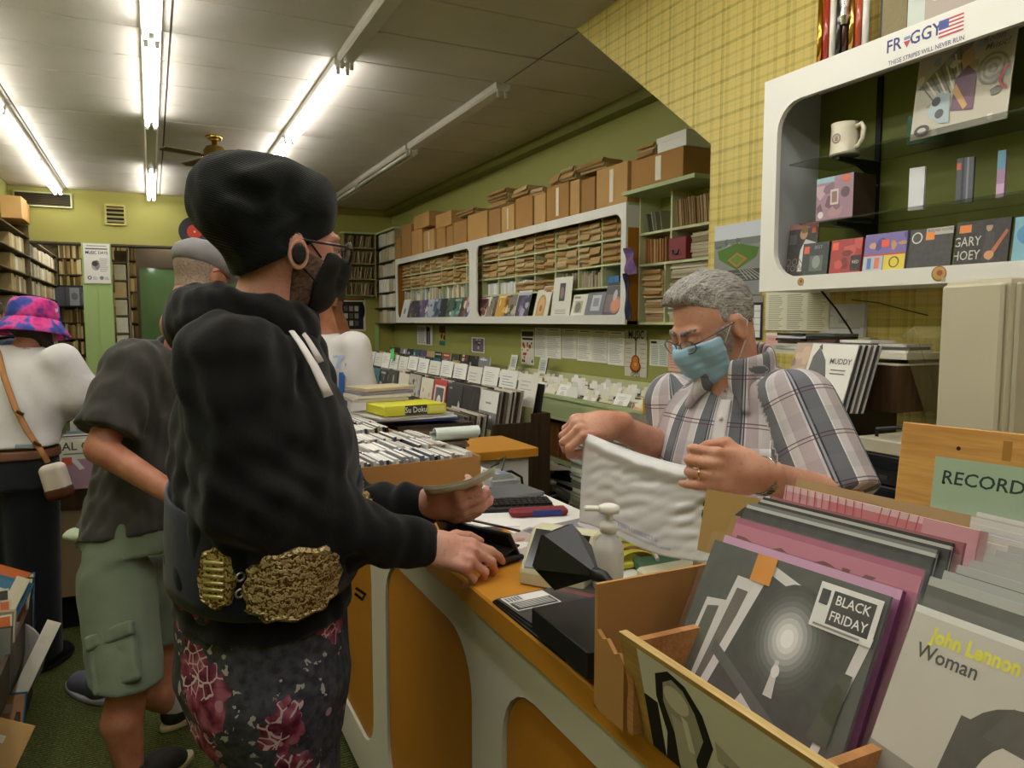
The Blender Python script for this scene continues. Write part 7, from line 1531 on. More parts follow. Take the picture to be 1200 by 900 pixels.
# champion belt slung round the waist
def btor(th, z, off):
    R = np.array(BROWS); cx, cy, a, b = [float(np.interp(z, R[:, 0], R[:, i])) for i in (1, 2, 3, 4)]
    return (cx + (a + off)*math.cos(th), cy + (b + off)*math.sin(th), z)
def beltz(th): return 1.15 + .03*math.cos(th - 1.2)
bl = Vector(bm.location); g = G(); N_ = 64
g.sheet(lambda u, v: Vector(btor(2*math.pi*u, beltz(2*math.pi*u) - .085 + .17*v, .008)) - bl, N_, 6)
belt = g.obj('belt_strap', mat_cloth('navy_leather', '1c2238', .2, 20, 0, .5, .2), bm, smooth=True); belt.modifiers.new('s', 'SOLIDIFY').thickness = .006
def mat_gold():
    t = NT('belt_gold'); v = t.co(); wv = t.n.new('ShaderNodeTexWave'); wv.wave_type = 'RINGS'; wv.inputs['Scale'].default_value = 22; wv.inputs['Distortion'].default_value = 9; wv.inputs['Detail'].default_value = 3; wv.inputs['Detail Scale'].default_value = 6; t.put(wv.inputs['Vector'], v); n = wv.outputs['Fac']; e = t.voro(v, 150, 'DISTANCE_TO_EDGE'); h = t.math('ADD', n, t.math('MULTIPLY', e, 1.0)); t.bump(h, .45, .003)
    return t.fin(t.ramp(t.math('ADD', n, t.math('MULTIPLY', e, .8)), [(.12, '5a4020'), (.4, 'a88850'), (.85, 'd8c494')]), .32, .75, .5)
GOLD = mat_gold()
def plate(th0, zc, poly, nm, off=.016, th=.006, bars=False):
    """ornamental plate bent round the waist; poly in metres (u across, v up)"""
    R_ = .21; n = len(poly); g = G(); f = lambda u, v, o: Vector(btor(th0 + u/R_, zc + v, o)) - bl
    c = (sum(p[0] for p in poly)/n, sum(p[1] for p in poly)/n)
    lay = [[(c[0] + (p[0]-c[0])*k, c[1] + (p[1]-c[1])*k) for p in poly] for k in (1, .9, .82, .5, .02)]; offs = (off, off + th, off + th*.7, off + th*.9, off + th)
    vs = [f(p[0], p[1], o) for L, o in zip(lay, offs) for p in L]; fs = [(a*n + i, a*n + (i+1) % n, (a+1)*n + (i+1) % n, (a+1)*n + i) for a in range(4) for i in range(n)]
    back = [f(p[0], p[1], off - .006) for p in poly]; k = len(vs); vs += back; fs += [(k + i, k + (i+1) % n, (i+1) % n, i) for i in range(n)]
    g.add(vs, fs); o = g.obj(nm, GOLD, belt, smooth=False)
    if bars:
        for i in range(6): G().tube([f(-.018, -.028 + i*.0115, off + th + .002), f(.018, -.028 + i*.0115, off + th + .002)], .0036, 6).obj('bar', M('d8c890', .3, .1, 30, metal=.7), o, smooth=True)
    return o
def ornate(w, h, k, amp):
    P = []
    for i in range(40):
        t = 2*math.pi*i/40; r = 1 + amp*math.cos(k*t); P.append((w*math.copysign(abs(math.cos(t))**.8, math.cos(t))*r, h*math.copysign(abs(math.sin(t))**.8, math.sin(t))*r))
    return P
TH = lambda q: math.atan2((q[1] - 1.56)/1.22, (q[0] - .195)/.92)
pt1 = (0.090, 1.433, 1.120); pt2 = (0.193, 1.316, 1.127)
t1_ = -2.16; t2_ = -1.46
plate(t1_, pt1[2] - .008, ornate(.036, .052, 8, .05), 'side_plate', bars=True); plate(t2_, pt1[2] - .026, ornate(.098, .062, 12, .06), 'main_plate'); plate(-.45, 1.16, ornate(.04, .05, 8, .05), 'side_plate', bars=True); plate(.15, 1.17, ornate(.036, .05, 8, .05), 'side_plate')
for z in (-.012, .016):
    c = Vector(btor(-1.945, pt1[2] + z - .018, .018)) - bl; G().tube([c + Vector((.007*math.cos(t), .003*math.cos(t), .007*math.sin(t))) for t in np.linspace(0, 6.28, 13)], .0022, 6, caps=False).obj('snap', M('b8b8bc', .3, metal=1), belt, smooth=True)
tubes('toggle_cord', [[btor(-.2, 1.0, .005), btor(-.2, .985, .025), btor(-.15, .97, .022), btor(-.1, .98, .008)]], .003, M('101010', .5), bm)
# banknotes in the far hand
bn = empty('banknotes', tuple((0.592, 1.528, 1.166))); tag(bn, 'folded green-white banknotes held between the fingers', 'money'); b0 = Vector(bn.location)
P0, P1, P2, P3 = [Vector(p) - b0 for p in ((0.515, 1.501, 1.189), (0.566, 1.460, 1.192), (0.608, 1.457, 1.202), (0.668, 1.464, 1.227))]
def bill(u, v, o):
    q = (P0*(1-u)**3 + P1*3*u*(1-u)**2 + P2*3*u*u*(1-u) + P3*u**3); return q + Vector((.10, .22, -.10))*(v*.28) + Vector((0, 0, o))
for i in range(3):
    g = G(); g.sheet(lambda u, v: bill(u, v, i*.003), 12, 3); o = g.obj('banknote', M(['d8d8c0', 'e4e2d0', 'c8cab0'][i], .7, .2, 60), bn, smooth=True); o.modifiers.new('s', 'SOLIDIFY').thickness = .0008

# ---------------------------------------------------------------- clerk in plaid shirt behind the counter
ck_ = person(tuple((1.283, 1.358, 1.253))[:2] + (0,), 'grey-haired clerk in plaid shirt and blue mask folding a white bag'); cyaw = math.radians(203)
cf = Fr((1.206, 1.389, 1.540), 178, 26, 2)
TC = (1.287, 1.356, 1.253)
CR = [(1.44, .0, .0, .05, .068), (1.415, 0, 0, .08, .12), (1.37, 0, 0, .112, .172), (1.30, 0, 0, .138, .200), (1.2, .012, .003, .155, .212), (1.08, .02, .006, .165, .212), (.95, .012, .003, .165, .208), (.84, .0, .0, .16, .205)]
CROWS = loft_smooth([(z, TC[0] - fx*.93, TC[1] - fx*.36, a, b) for z, fx, fy, a, b in CR])
NB = (1.250, 1.357, 1.428); NT0 = cf.w((0, -.03, -.05))
csl, cel, cwl = (1.296, 1.206, 1.364), (1.290, 1.079, 1.171), (1.016, 1.042, 1.263)
csr, cer, cwr = (1.229, 1.560, 1.340), (1.256, 1.554, 1.191), (0.994, 1.502, 1.301)
chl = axes_frame(cwl, np.array((0.904, 1.064, 1.279)) - np.array(cwl), (-.40, -.85, .12)); cchl = hand_chains(1, [(.9, 1.0, .6), (.95, 1.05, .6), (.9, 1.0, .6), (.55, .55, .35)], .06, (.9, .5), .5)
chr_ = axes_frame(cwr, np.array((0.884, 1.510, 1.294)) - np.array(cwr), (-.35, -.55, .75)); cchr = hand_chains(-1, [(.8, 1.1, .7), (.85, 1.15, .7), (.9, 1.15, .7), (.9, 1.1, .7)], .04, (.8, .5), .5)
def clerk_body(P):
    d = head_sdf(cf.loc(P), 1.0, .003, neck=False); d = smin(d, cone(P, NT0, np.array(NB) - (0, 0, .06), .058, .066), .03)
    d = smin(d, loft(P, [(z, x, y, a*.86, b*.86) for z, x, y, a, b in CROWS], cyaw), .03)
    d = smin(d, chain(P, [csl, cel, cwl], [.058, .047, .030]), .03); d = smin(d, chain(P, [csr, cer, cwr], [.058, .047, .030]), .03)
    d = smin(d, hand_sdf(P, chl, 1, cchl, 1.04), .012); d = smin(d, hand_sdf(P, chr_, -1, cchr, 1.04), .012)
    for s in (-.1, .1):
        hx, hy = TC[0] - math.sin(cyaw)*s, TC[1] + math.cos(cyaw)*s; d = smin(d, chain(P, [(hx, hy, .86), (hx - .02, hy, .46), (hx, hy, .07)], [.09, .055, .038]), .04)
    return d
blob('body', clerk_body, (.78, 1.0, .03), (1.62, 1.85, 1.76), .005, SK2, ck_); eyes(cf, ck_, SK2)
def half_sleeve(P, s, e, r0, r1, cut):
    s, e = np.array(s), np.array(e); v = (e - s)/np.linalg.norm(e - s); d = cone(P, s, s + v*.34, r0, r1); return smax(d, (P - A3(s)) @ A3(v) - cut, .005)
def shirt(P):
    d = loft(P, CROWS, cyaw); a = half_sleeve(P, csl, cel, .080, .092, .225); b = half_sleeve(P, csr, cer, .076, .086, .19)
    d = smin(d, smin(a, b, .01), .055); d = smin(d, ell(P, np.array(TC) + (0, 0, 1.395 - TC[2]), (.09, .14, .035)), .05)
    d = d + wrinkle(P*A3((1, 1, .55)), 17, .0055, 31); d = smax(d, .845 - P[:, 2], .01)
    return smax(d, -cone(P, NT0, np.array(NB) - (0, 0, .05), .064, .068), .006)
v_l = (np.array(cel) - csl)/np.linalg.norm(np.array(cel) - csl); v_r = (np.array(cer) - csr)/np.linalg.norm(np.array(cer) - csr)
def shirt_uv(V):
    R = np.array(CROWS); cx, cy = [np.interp(V[:, 2], R[:, 0], R[:, i]) for i in (1, 2)]; c, s = math.cos(cyaw), math.sin(cyaw); dx, dy = V[:, 0] - cx, V[:, 1] - cy
    u = np.arctan2(-dx*s + dy*c, dx*c + dy*s)*.20; out = np.stack([u, V[:, 2], np.zeros(len(V))], 1); dt = loft(V, CROWS, cyaw)
    for sh, v, r0, r1, cut in ((csl, v_l, .080, .092, .225), (csr, v_r, .076, .086, .19)):
        da = cone(V, sh, np.array(sh) + v*.34, r0, r1); m = da < dt - .012; p = V - np.array(sh); t = p @ v; q = p - t[:, None]*v; e1 = np.cross(v, (0, 0, 1.0)); e1 /= np.linalg.norm(e1); e2 = np.cross(v, e1)
        w = np.stack([np.arctan2(q @ e2, q @ e1)*.09 + .03, 1.42 - t, np.zeros(len(V))], 1); out[m] = w[m]
    return out
def mat_plaid():
    t = NT('plaid_shirt'); x, y, z = t.xyz(t.attr('cloth')); w = t.noise(t.co(), 500, 2)
    u = t.math('ADD', x, 10.006)
    c = t.mix(t.band(u, .118, .02, .36), 'dcd6d6', '74767c'); c = t.mix(t.band(u, .118, .50, .80), c, 'c4b6b9'); c = t.mix(t.band(u, .118, .34, .375), c, '3c3e46'); c = t.mix(t.band(u, .118, .42, .455), c, '4a4c54'); c = t.mix(t.band(u, .118, .375, .42), c, 'a8aab0'); c = t.mix(t.band(u, .118, .0, .03), c, 'f2f0f0')
    v = t.math('ADD', y, 10.03); c = t.mix(t.math('MULTIPLY', t.band(v, .108, .0, .022), .8), c, '6a3444'); c = t.mix(t.math('MULTIPLY', t.band(v, .108, .075, .10), .8), c, '4c3a48'); c = t.mix(t.math('MULTIPLY', t.band(v, .108, .3, .62), .18), c, '8a8c94')
    c = t.mix(t.math('MULTIPLY', w, .1), c, '7a7a80'); t.bump(t.math('ADD', w, t.math('MULTIPLY', t.noise(t.co(), 26, 3), 1.5)), .25, .005); return t.fin(c, .85, 0, .2)
PLAID = mat_plaid()
blob('shirt', shirt, (.85, 1.0, .80), (1.66, 1.85, 1.52), .006, PLAID, ck_, shirt_uv)
CC = np.array(NB) + (0, 0, .0)
def collar(P):
    p = cf.loc(P); q = (P - A3(CC))@A3(np.array(Fr((0, 0, 0), 200, 14).R)); d = torus((q - A3((0, 0, .018)))*A3((1, .95, 1)), .080, .013, .36)
    d = smin(d, cone(q, (.045, .070, .004), (.075, .100, -.055), .018, .010), .02); d = smin(d, cone(q, (-.045, .070, .004), (-.070, .100, -.055), .018, .010), .02)
    d = smax(d, -cone(q, (0, .09, .05), (0, .09, -.10), .030, .014), .01); return d
cc = CC; blob('collar', collar, cc - .16, cc + .16, .0045, PLAID, ck_, shirt_uv)
def front_pt(u, z, off=.0):
    R = np.array(CROWS); cx, cy, a, b = [float(np.interp(z, R[:, 0], R[:, i])) for i in (1, 2, 3, 4)]; th = u/.20; c, s = math.cos(cyaw), math.sin(cyaw); p, q = (a + off)*math.cos(th), (b + off)*math.sin(th); return Vector((cx + p*c - q*s, cy + p*s + q*c, z))
bb_ = Vector(ck_.location)
g = G(); g.sheet(lambda u, v: front_pt(-.015 + .03*u, .87 + .50*v, .011) - bb_, 3, 24); o = g.obj('button_placket', M('dcd6d6', .8, .05, 30), ck_, smooth=True); o.modifiers.new('s', 'SOLIDIFY').thickness = .003
for z in (.93, 1.01, 1.09, 1.17, 1.25, 1.33): c = front_pt(0, z, .0145) - bb_; G().lathe([(.0055, -.002), (.0055, .002)], 10, 0, tuple(c)).obj('button', M('e8e4e0', .3), o)
g = G(); g.sheet(lambda u, v: front_pt(.065 + .10*u, 1.155 + .115*v - .012*abs(u - .5)*(v < .1), .0125) - bb_, 8, 8); o = g.obj('chest_pocket', PLAID, ck_, smooth=True); o.modifiers.new('s', 'SOLIDIFY').thickness = .003
at = o.data.attributes.new('cloth', 'FLOAT_VECTOR', 'POINT'); at.data.foreach_set('vector', shirt_uv(np.array([v.co for v in o.data.vertices]) + np.array(bb_)).astype(f32).ravel())
def trousers(P):
    d = loft(P, [(z, x, y, a*.97, b*.97) for z, x, y, a, b in CROWS if z < .99] + [(.74, TC[0], TC[1], .13, .19)], cyaw)
    for s in (-.1, .1):
        hx, hy = TC[0] - math.sin(cyaw)*s, TC[1] + math.cos(cyaw)*s; d = smin(d, chain(P, [(hx, hy, .80), (hx - .02, hy, .46), (hx, hy, .06)], [.11, .085, .065]), .04)
    return smax(d, .05 - P[:, 2], .01)
blob('trousers', trousers, (1.0, 1.0, .02), (1.6, 1.75, .95), .01, mat_cloth('black_trousers', '16161a', .2), ck_)
for s in (-.1, .1): shoe(ck_, TC[0] - math.sin(cyaw)*s - .05, TC[1] + math.cos(cyaw)*s, 203, M('1a1614', .4), M('0e0c0b', .6))
# hair, mask, glasses, watch, ring
def ghair(P):
    p = cf.loc(P); st = np.sin(p[:, 0]*420 + 3*np.sin(p[:, 1]*60) + p[:, 2]*120)*.0016 + wrinkle(P, 60, .003, 77)
    d = ell(p, (0, -.014, .032), (.0805, .1025, .0955)); d = smin(d, ell(p, (.01, .025, .104), (.056, .055, .022)), .03); d = smin(d, ell(p, (.02, .070, .090), (.040, .018, .010)), .02)
    d = d + st; face = .62*(p[:, 1] - .045) - .8*(p[:, 2] - .062)
    d = smax(d, np.minimum(face, p[:, 1] - .028), .012)      # hairline: open over the face
    d = smax(d, -.035 - p[:, 2] + .10*np.minimum(p[:, 1] + .05, 0), .01); d = smax(d, -(ell(p, (0, .09, -.03), (.075, .07, .075))), .01)
    e = np.minimum(ell(p, (.084, -.002, -.02), (.03, .022, .036)), ell(p, (-.084, -.002, -.02), (.03, .022, .036))); return smax(d, -e, .006)
blob('hair', ghair, cf.c - .2, cf.c + .2, .0042, mat_hair('grey_hair', '5e5a55', 'cfcac2', (30, 300, 190)), ck_)
def sideburn(P):
    p = cf.loc(P); d = head_sdf(p, 1, .003, False, neck=False) - .0025 - .001*np.sin(p @ A3((300, 260, 210))); d = smax(d, -(p[:, 1] - .012), .004); d = smax(d, p[:, 1] - .05, .004); d = smax(d, p[:, 2] - .01, .004); d = smax(d, -.10 - p[:, 2], .004); return smax(d, .035 - np.abs(p[:, 0]), .004)
for sgn in (-1, 1): blob('sideburn', lambda P: np.maximum(sideburn(P), -sgn*cf.loc(P)[:, 0]), cf.c - .15, cf.c + .15, .004, mat_hair('grey_stubble', '8a7a70', 'b8a89c'), ck_)
def cmask(P):
    p = cf.loc(P); d = head_sdf(p, 1, .003, False, neck=False) - .009; d = smin(d, ell(p, (0, .102, -.045), (.028, .018, .036)), .03)
    pl = p[:, 2] + .06; d = d + .0022*np.abs(np.sin(pl*170))*(np.abs(pl) < .035)
    d = smax(d, p[:, 2] + .014 - .10*np.abs(p[:, 0]) - .1*np.maximum(p[:, 1]-.06, 0), .004); d = smax(d, -.128 - p[:, 2], .004); return smax(d, .046 - p[:, 1] + .1*p[:, 2], .004)
blob('face_mask', cmask, cf.c - .18, cf.c + .18, .004, M('a6cde2', .75, .06, 40, bump=.2), ck_)
for s in (-1, 1): tubes('mask_loop', [[cf.w(q) for q in ((s*.072, .040, -.028), (s*.080, .014, .004), (s*.084, -.014, .020), (s*.090, -.026, -.004), (s*.082, -.006, -.046), (s*.076, .014, -.07), (s*.066, .034, -.092))]], .0016, M('e6e4e0', .7), ck_)
spectacles(cf, ck_, M('5a5656', .3, .1, 9, metal=.6), .05, .032, .112, -.004, .0014)
def brow(P):
    p = cf.loc(P); d = 1.0
    for s in (-1, 1): d = np.minimum(d, cone(p, (s*.014, .1, .024), (s*.048, .086, .028), .0055, .004))
    return d + .0012*np.sin(p @ A3((400, 300, 200)))
for sgn in (-1, 1): blob('eyebrow', lambda P: np.maximum(brow(P), -sgn*cf.loc(P)[:, 0]), cf.c - .12, cf.c + .14, .003, mat_hair('brow_grey', '6a625c', '9a928c'), ck_)
wdir = (np.array(cel) - cwl)/np.linalg.norm(np.array(cel) - cwl); wc_ = np.array(cwl) + wdir*.022
wf = axes_frame(wc_, wdir, chl.R[:, 2]); wt = empty('wrist_watch', (0, 0, 0), 0, ck_)
def band_pts(r, n=30): return [Vector(wf.w((r*math.cos(t), 0, r*.92*math.sin(t)))) - bb_ for t in np.linspace(0, 2*math.pi, n + 1)]
STEEL = M('b0aca4', .25, .1, 40, metal=1)
for i, p in enumerate(band_pts(.036, 28)[:-1]):
    t = 2*math.pi*i/28; R = Matrix(np.array(wf.R).tolist()) @ Matrix.Rotation(-t, 3, 'Y')
    if not i: o0 = G().cbox((0, 0, 0), (.004, .018, .0072)).obj('watch_link', STEEL, wt, bevel=.001); o = o0
    else: o = mcopy(o0, wt)
    o.location = p; o.rotation_euler = R.to_euler()
dcl = Vector(wf.w((-.02, 0, -.030))) - bb_; o = G().lathe([(.017, -.004), (.018, .002), (.016, .005)], 20).obj('watch_case', STEEL, wt); o.location = dcl; o.rotation_euler = Matrix(np.array(wf.R).tolist()).to_euler()
pts, rs = cchl[2]; pm = chl.w((np.array(pts[0])*.45 + np.array(pts[1])*.55)*1.04); dr = chl.R @ (np.array(pts[1]) - np.array(pts[0])); rf = axes_frame(pm, dr, chl.R[:, 2])
tubes('wedding_ring', [[rf.w((.0115*math.cos(t), 0, .0115*math.sin(t))) for t in np.linspace(0, 2*math.pi, 21)]], .0017, M('e0c898', .15, .05, 9, metal=1), ck_)
# white plastic bag in his hands
pb = empty('plastic_bag', tuple((0.921, 1.247, 1.170))); tag(pb, 'white plastic carrier bag stretched between the clerk hands', 'bag'); pb0 = Vector(pb.location)
TL, TR, BL, BRr = [Vector(p) for p in ((0.911, 1.491, 1.289), (0.972, 1.058, 1.262), (0.881, 1.458, 1.074), (0.919, 1.029, 1.101))]
nrm = Vector((-.55, -.83, .05)).normalized(); random.seed(11); wv = [(random.uniform(4, 26), random.uniform(4, 26), random.random()*6, random.uniform(.4, 1)) for _ in range(9)]
def bagp(u, v, side):
    p = (TL*(1-u) + TR*u)*(1-v) + (BL*(1-u) + BRr*u)*v
    e = min(1, 8*min(u, 1-u))*min(1, 7*min(v + .02, 1-v))
    bulge = .022*math.sin(math.pi*min(1, max(0, u)))*math.sin(math.pi*v)**.7
    roll = .030*math.exp(-((v - .09)/.07)**2)*math.sin(math.pi*u)**.5
    w = sum(a*math.sin(k*u*2 + q*v*2 + f + 1.3*math.sin(q*u + f)) for k, q, f, a in wv)*.0016*e
    sag = Vector((0, 0, -.012*math.sin(math.pi*u)*(1 - v))) + Vector((0, 0, .010*math.sin(6*u + 1)*v))
    x = .02*math.sin(v*5 + 1)*(1 if u < .05 else 0)*.3
    return p + sag + nrm*(side*(bulge*.6 + .003) + (roll if side > 0 else 0)*1.0 + w) - pb0
def mat_bag():
    t = NT('bag_film'); v = t.co(); n = t.noise(v, 12, 3, .5); m = t.noise(t.scale(v, (1, 1, .5)), 30, 2); t.bump(t.math('ADD', n, t.math('MULTIPLY', m, .2)), .25, .012)
    return t.fin('d6d4d4', .24, 0, .55)
BAGM = mat_bag(); g = G(); g.sheet(lambda u, v: bagp(u, v, 1), 60, 44); g.obj('front_sheet', BAGM, pb, smooth=True).modifiers.new('s', 'SOLIDIFY').thickness = .0006
g = G(); g.sheet(lambda u, v: bagp(u, v, -1), 40, 30); g.obj('back_sheet', BAGM, pb, smooth=True).modifiers.new('s', 'SOLIDIFY').thickness = .0006
g = G(); P0 = bagp(.86, .30, 1)
for i in range(11):
    t = i/10; q = bagp(.875 + .012*math.sin(t*3.1), .26 + .36*t, 1) + nrm*.0015; q2 = bagp(.875 - .016*math.sin(t*3.14), .26 + .36*t, 1) + nrm*.0015; g.v += [tuple(q), tuple(q2)]
g.f = [(2*i, 2*i+1, 2*i+3, 2*i+2) for i in range(10)]; g.m = [0]*10; g.c = [None]*10; g.obj('handle_slit', M('24221f', .6), pb)
g = G(); g.sheet(lambda u, v: bagp(.16 + .45*u, .82 + .05*v + .0*u, 1) + nrm*.0012, 24, 2); g.obj('printed_line', M('a8a8bc', .5, .3, 60), pb, smooth=True)
g = G(); g.sheet(lambda u, v: bagp(.20 + .5*u, .90 + .025*v, 1) + nrm*.0012, 24, 2); g.obj('printed_line', M('b4b4c4', .5, .3, 60), pb, smooth=True)

# ---------------------------------------------------------------- man in grey cap and cargo shorts
cm_ = person((.0, 2.93, 0), 'man in grey flat cap, dark grey tee and green cargo shorts leaning over the bins')
gf = Fr((0.177, 3.053, 1.723), 42, 14)
gy = math.radians(40); GR = [(1.52, (0.158, 3.043, 1.521), .075, .11), (1.47, (0.136, 3.049, 1.473), .12, .19), (1.38, (0.082, 3.063, 1.345), .155, .215), (1.25, (0.041, 3.068, 1.184), .165, .215), (1.1, (0.005, 3.067, 0.992), .172, .21), (.95, (-0.042, 3.050, 0.805), .172, .205), (.84, (-0.079, 3.027, 0.719), .168, .20), (.74, (-0.107, 2.992, 0.572), .16, .20)]
GROWS = loft_smooth([(z, c[0], c[1], a, b) for z, c, a, b in GR])
gsr, ger, gwr = (-0.058, 2.934, 1.388), (-0.169, 2.829, 1.121), (0.066, 2.612, 0.971)
gsl, gel, gwl = (0.295, 3.163, 1.366), (0.369, 3.175, 1.047), (0.458, 3.116, 0.872)
GH = [(-0.148, 2.907, 0.638), (-0.034, 3.044, 0.543)]; GK = [(-0.114, 2.684, 0.341), (-0.019, 3.024, 0.181)]; GA = [(GK[0][0] + .0, GK[0][1] - .06, .08), (GK[1][0] + .04, GK[1][1] + .0, .08)]
ghd = axes_frame(gwr, np.array(gwr) - np.array(ger), (-.3, -.6, .6)); gch = hand_chains(-1, (.4, .4, .3), .06)
ghl = axes_frame(gwl, np.array(gwl) - np.array(gel), (0, 0, 1)); gcl = hand_chains(1, (.4, .4, .3), .06)
def cap_body(P):
    d = head_sdf(gf.loc(P), 1, .006); d = smin(d, loft(P, [(z, x, y, a*.85, b*.85) for z, x, y, a, b in GROWS], gy), .04)
    d = smin(d, chain(P, [gsr, ger, gwr], [.058, .050, .034]), .03); d = smin(d, chain(P, [gsl, gel, gwl], [.058, .050, .034]), .03)
    d = smin(d, hand_sdf(P, ghd, -1, gch), .012); d = smin(d, hand_sdf(P, ghl, 1, gcl), .012)
    for h, k, a in zip(GH, GK, GA):
        calf = (np.array(k)*.62 + np.array(a)*.38) + np.array((-.02, -.01, 0)); d = smin(d, chain(P, [h, k, calf, a], [.10, .062, .063, .040]), .03)
    return d
blob('body', cap_body, (-.45, 2.35, .03), (.62, 3.5, 1.95), .0075, SK3, cm_); eyes(gf, cm_, SK3)
TEE = mat_cloth('charcoal_tee', '45423f', .22, 7, 0, .95, .35)
def tee(P):
    d = loft(P, [r for r in GROWS], gy)
    for s, e, cut in ((gsr, ger, .245), (gsl, gel, .23)):
        v = (np.array(e) - s)/np.linalg.norm(np.array(e) - s); q = smax(cone(P, s, np.array(s) + v*.30, .098, .100), (P - A3(s)) @ A3(v) - cut, .006); d = smin(d, q, .05)
    d = smin(d, cone(P, gsr, gsl, .07, .07), .06)
    d = d + wrinkle(P*A3((1, 1, .7)), 24, .013, 41); d = smax(d, .80 - P[:, 2] + .10*(P[:, 0] - P[:, 1] + 2.95), .01)
    return smax(d, -chain(gf.loc(P), [(0, -.03, -.08), (0, -.055, -.235)], [.064, .078]), .006)
blob('tee_shirt', tee, (-.5, 2.3, .68), (.6, 3.5, 1.64), .0085, TEE, cm_)
CARGO = mat_cloth('olive_twill', '6f7a66', .16, 8, 0, .9, .35)
def shorts(P):
    d = loft(P, [(z, x, y, a*.96, b*1.0) for z, x, y, a, b in GROWS if z < .95], gy)
    for h, k in zip(GH, GK):
        v = np.array(k) - np.array(h); v /= np.linalg.norm(v); q = cone(P, h, np.array(k) + v*.02, .125, .112); d = smin(d, q, .05)
    kz = min(GK[0][2], GK[1][2]); d = d + wrinkle(P*A3((1, 1, .6)), 17, .008, 52)
    return smax(smax(d, .36 - P[:, 2], .008), P[:, 2] - .86, .01)
blob('cargo_shorts', shorts, (-.5, 2.2, .32), (.45, 3.3, .90), .0085, CARGO, cm_)
# thigh pocket with flap
h0, k0 = np.array(GH[0]), np.array(GK[0]); ax0 = (k0 - h0)/np.linalg.norm(k0 - h0); pf = axes_frame(h0 + ax0*.22 + np.array((-.015, -.095, 0)), -ax0, (-.40, -.92, .05))
def pocket(P): p = pf.loc(P); return rbox(p, (0, -.03, .012), (.078, .085, .018), .012) + wrinkle(P, 30, .003, 3)
def flap(P): p = pf.loc(P); return rbox(p, (0, .055, .022), (.082, .026, .018), .01) + wrinkle(P, 30, .003, 4)
pc_ = np.array(pf.c); blob('thigh_pocket', pocket, pc_ - .17, pc_ + .17, .006, CARGO, cm_); blob('pocket_flap', flap, pc_ - .17, pc_ + .17, .006, CARGO, cm_)
pk = np.array((-0.257, 3.019, 0.788))
def lining(P): return ell(P, pk, (.055, .05, .022)) + wrinkle(P, 50, .006, 9)
blob('pocket_lining', lining, pk - .12, pk + .12, .006, M('b8c4a8', .9, .1, 20), cm_)
FLATC = mat_cloth('grey_wool_cap', '8c888a', .18, 30, 0, .95, .3)
def cap(P):
    p = gf.loc(P); d = ell(p, (0, -.005, .060), (.098, .122, .070)); d = smin(d, ell(p, (0, .06, .055), (.085, .085, .045)), .05); d = smax(d, .018 - .10*p[:, 1] - p[:, 2], .008); d = d + wrinkle(P, 26, .004, 61)
    v = ell(p, (0, .125, .022), (.075, .06, .009)); return smin(d, v, .012)
blob('flat_cap', cap, gf.c - .25, gf.c + .25, .006, FLATC, cm_)
def chair(P):
    p = gf.loc(P); d = head_sdf(p, 1, .006, False) - .003; d = smax(d, p[:, 1] - .02, .006); d = smax(d, p[:, 2] - .04, .006); return smax(d, -.075 - p[:, 2], .02)
blob('hair', chair, gf.c - .15, gf.c + .15, .005, mat_hair('cropped_grey', '8a7464', 'b09a88'), cm_)
tubes('mask_loop', [[gf.w(q) for q in ((.083, .06, .0), (.090, .0, .014), (.088, -.03, .0))]], .0025, M('7a2c28', .5), cm_)
def sock(P): return smax(chain(P, [np.array(GA[1]) + (0, 0, .14), GA[1]], [.047, .047]), P[:, 2] - .20, .005)
blob('sock', sock, np.array(GA[1]) - .12, np.array(GA[1]) + .2, .007, M('d8d2cc', .9, .06, 60), cm_)
for a in GA: shoe(cm_, a[0] + .05, a[1] + .04, 40, M('2c2a24', .7, .4, 40), M('c8b890', .6, .2, 30))
sn = empty('sneaker', (-.28, 3.42, 0)); tag(sn, 'grey and white sneaker on the carpet behind the man in shorts', 'shoe'); shoe(sn, -.28, 3.42, 120, M('5a5c68', .7, .3, 30), M('b8b8bc', .6))

# ---------------------------------------------------------------- woman in bucket hat
wm = person((-.64, 3.95, 0), 'woman in tie-dye bucket hat, white blouse and dark jeans at the aisle bin')
wfm = Fr((-0.483, 4.022, 1.515), 62, 10); wy = math.radians(60)
WR = [(1.44, (-0.544, 4.012, 1.450), .06, .09), (1.39, (-0.536, 3.980, 1.389), .10, .165), (1.28, (-0.517, 3.937, 1.268), .125, .185), (1.15, (-0.532, 3.912, 1.156), .13, .175), (1.04, (-0.565, 3.899, 1.083), .13, .165), (.95, (-0.574, 3.867, 0.936), .145, .19), (.84, (-0.583, 3.835, 0.791), .15, .2)]
WROWS = loft_smooth([(z, c[0], c[1], a, b) for z, c, a, b in WR])
wsr, wer, wwr = (-0.373, 3.855, 1.364), (-0.309, 3.876, 1.218), (-0.392, 4.165, 1.129); wsl, wel, wwl = (-0.757, 4.251, 1.354), (-0.864, 4.385, 1.039), (-0.826, 4.524, 0.932)
wcx, wcy = WROWS[2][1], WROWS[2][2]
whd = axes_frame(wwr, (.0, .9, -.2), (.1, 0, 1)); wch = hand_chains(-1, (.6, .8, .5), .05); whl = axes_frame(wwl, (.3, .9, -.2), (.1, 0, 1))
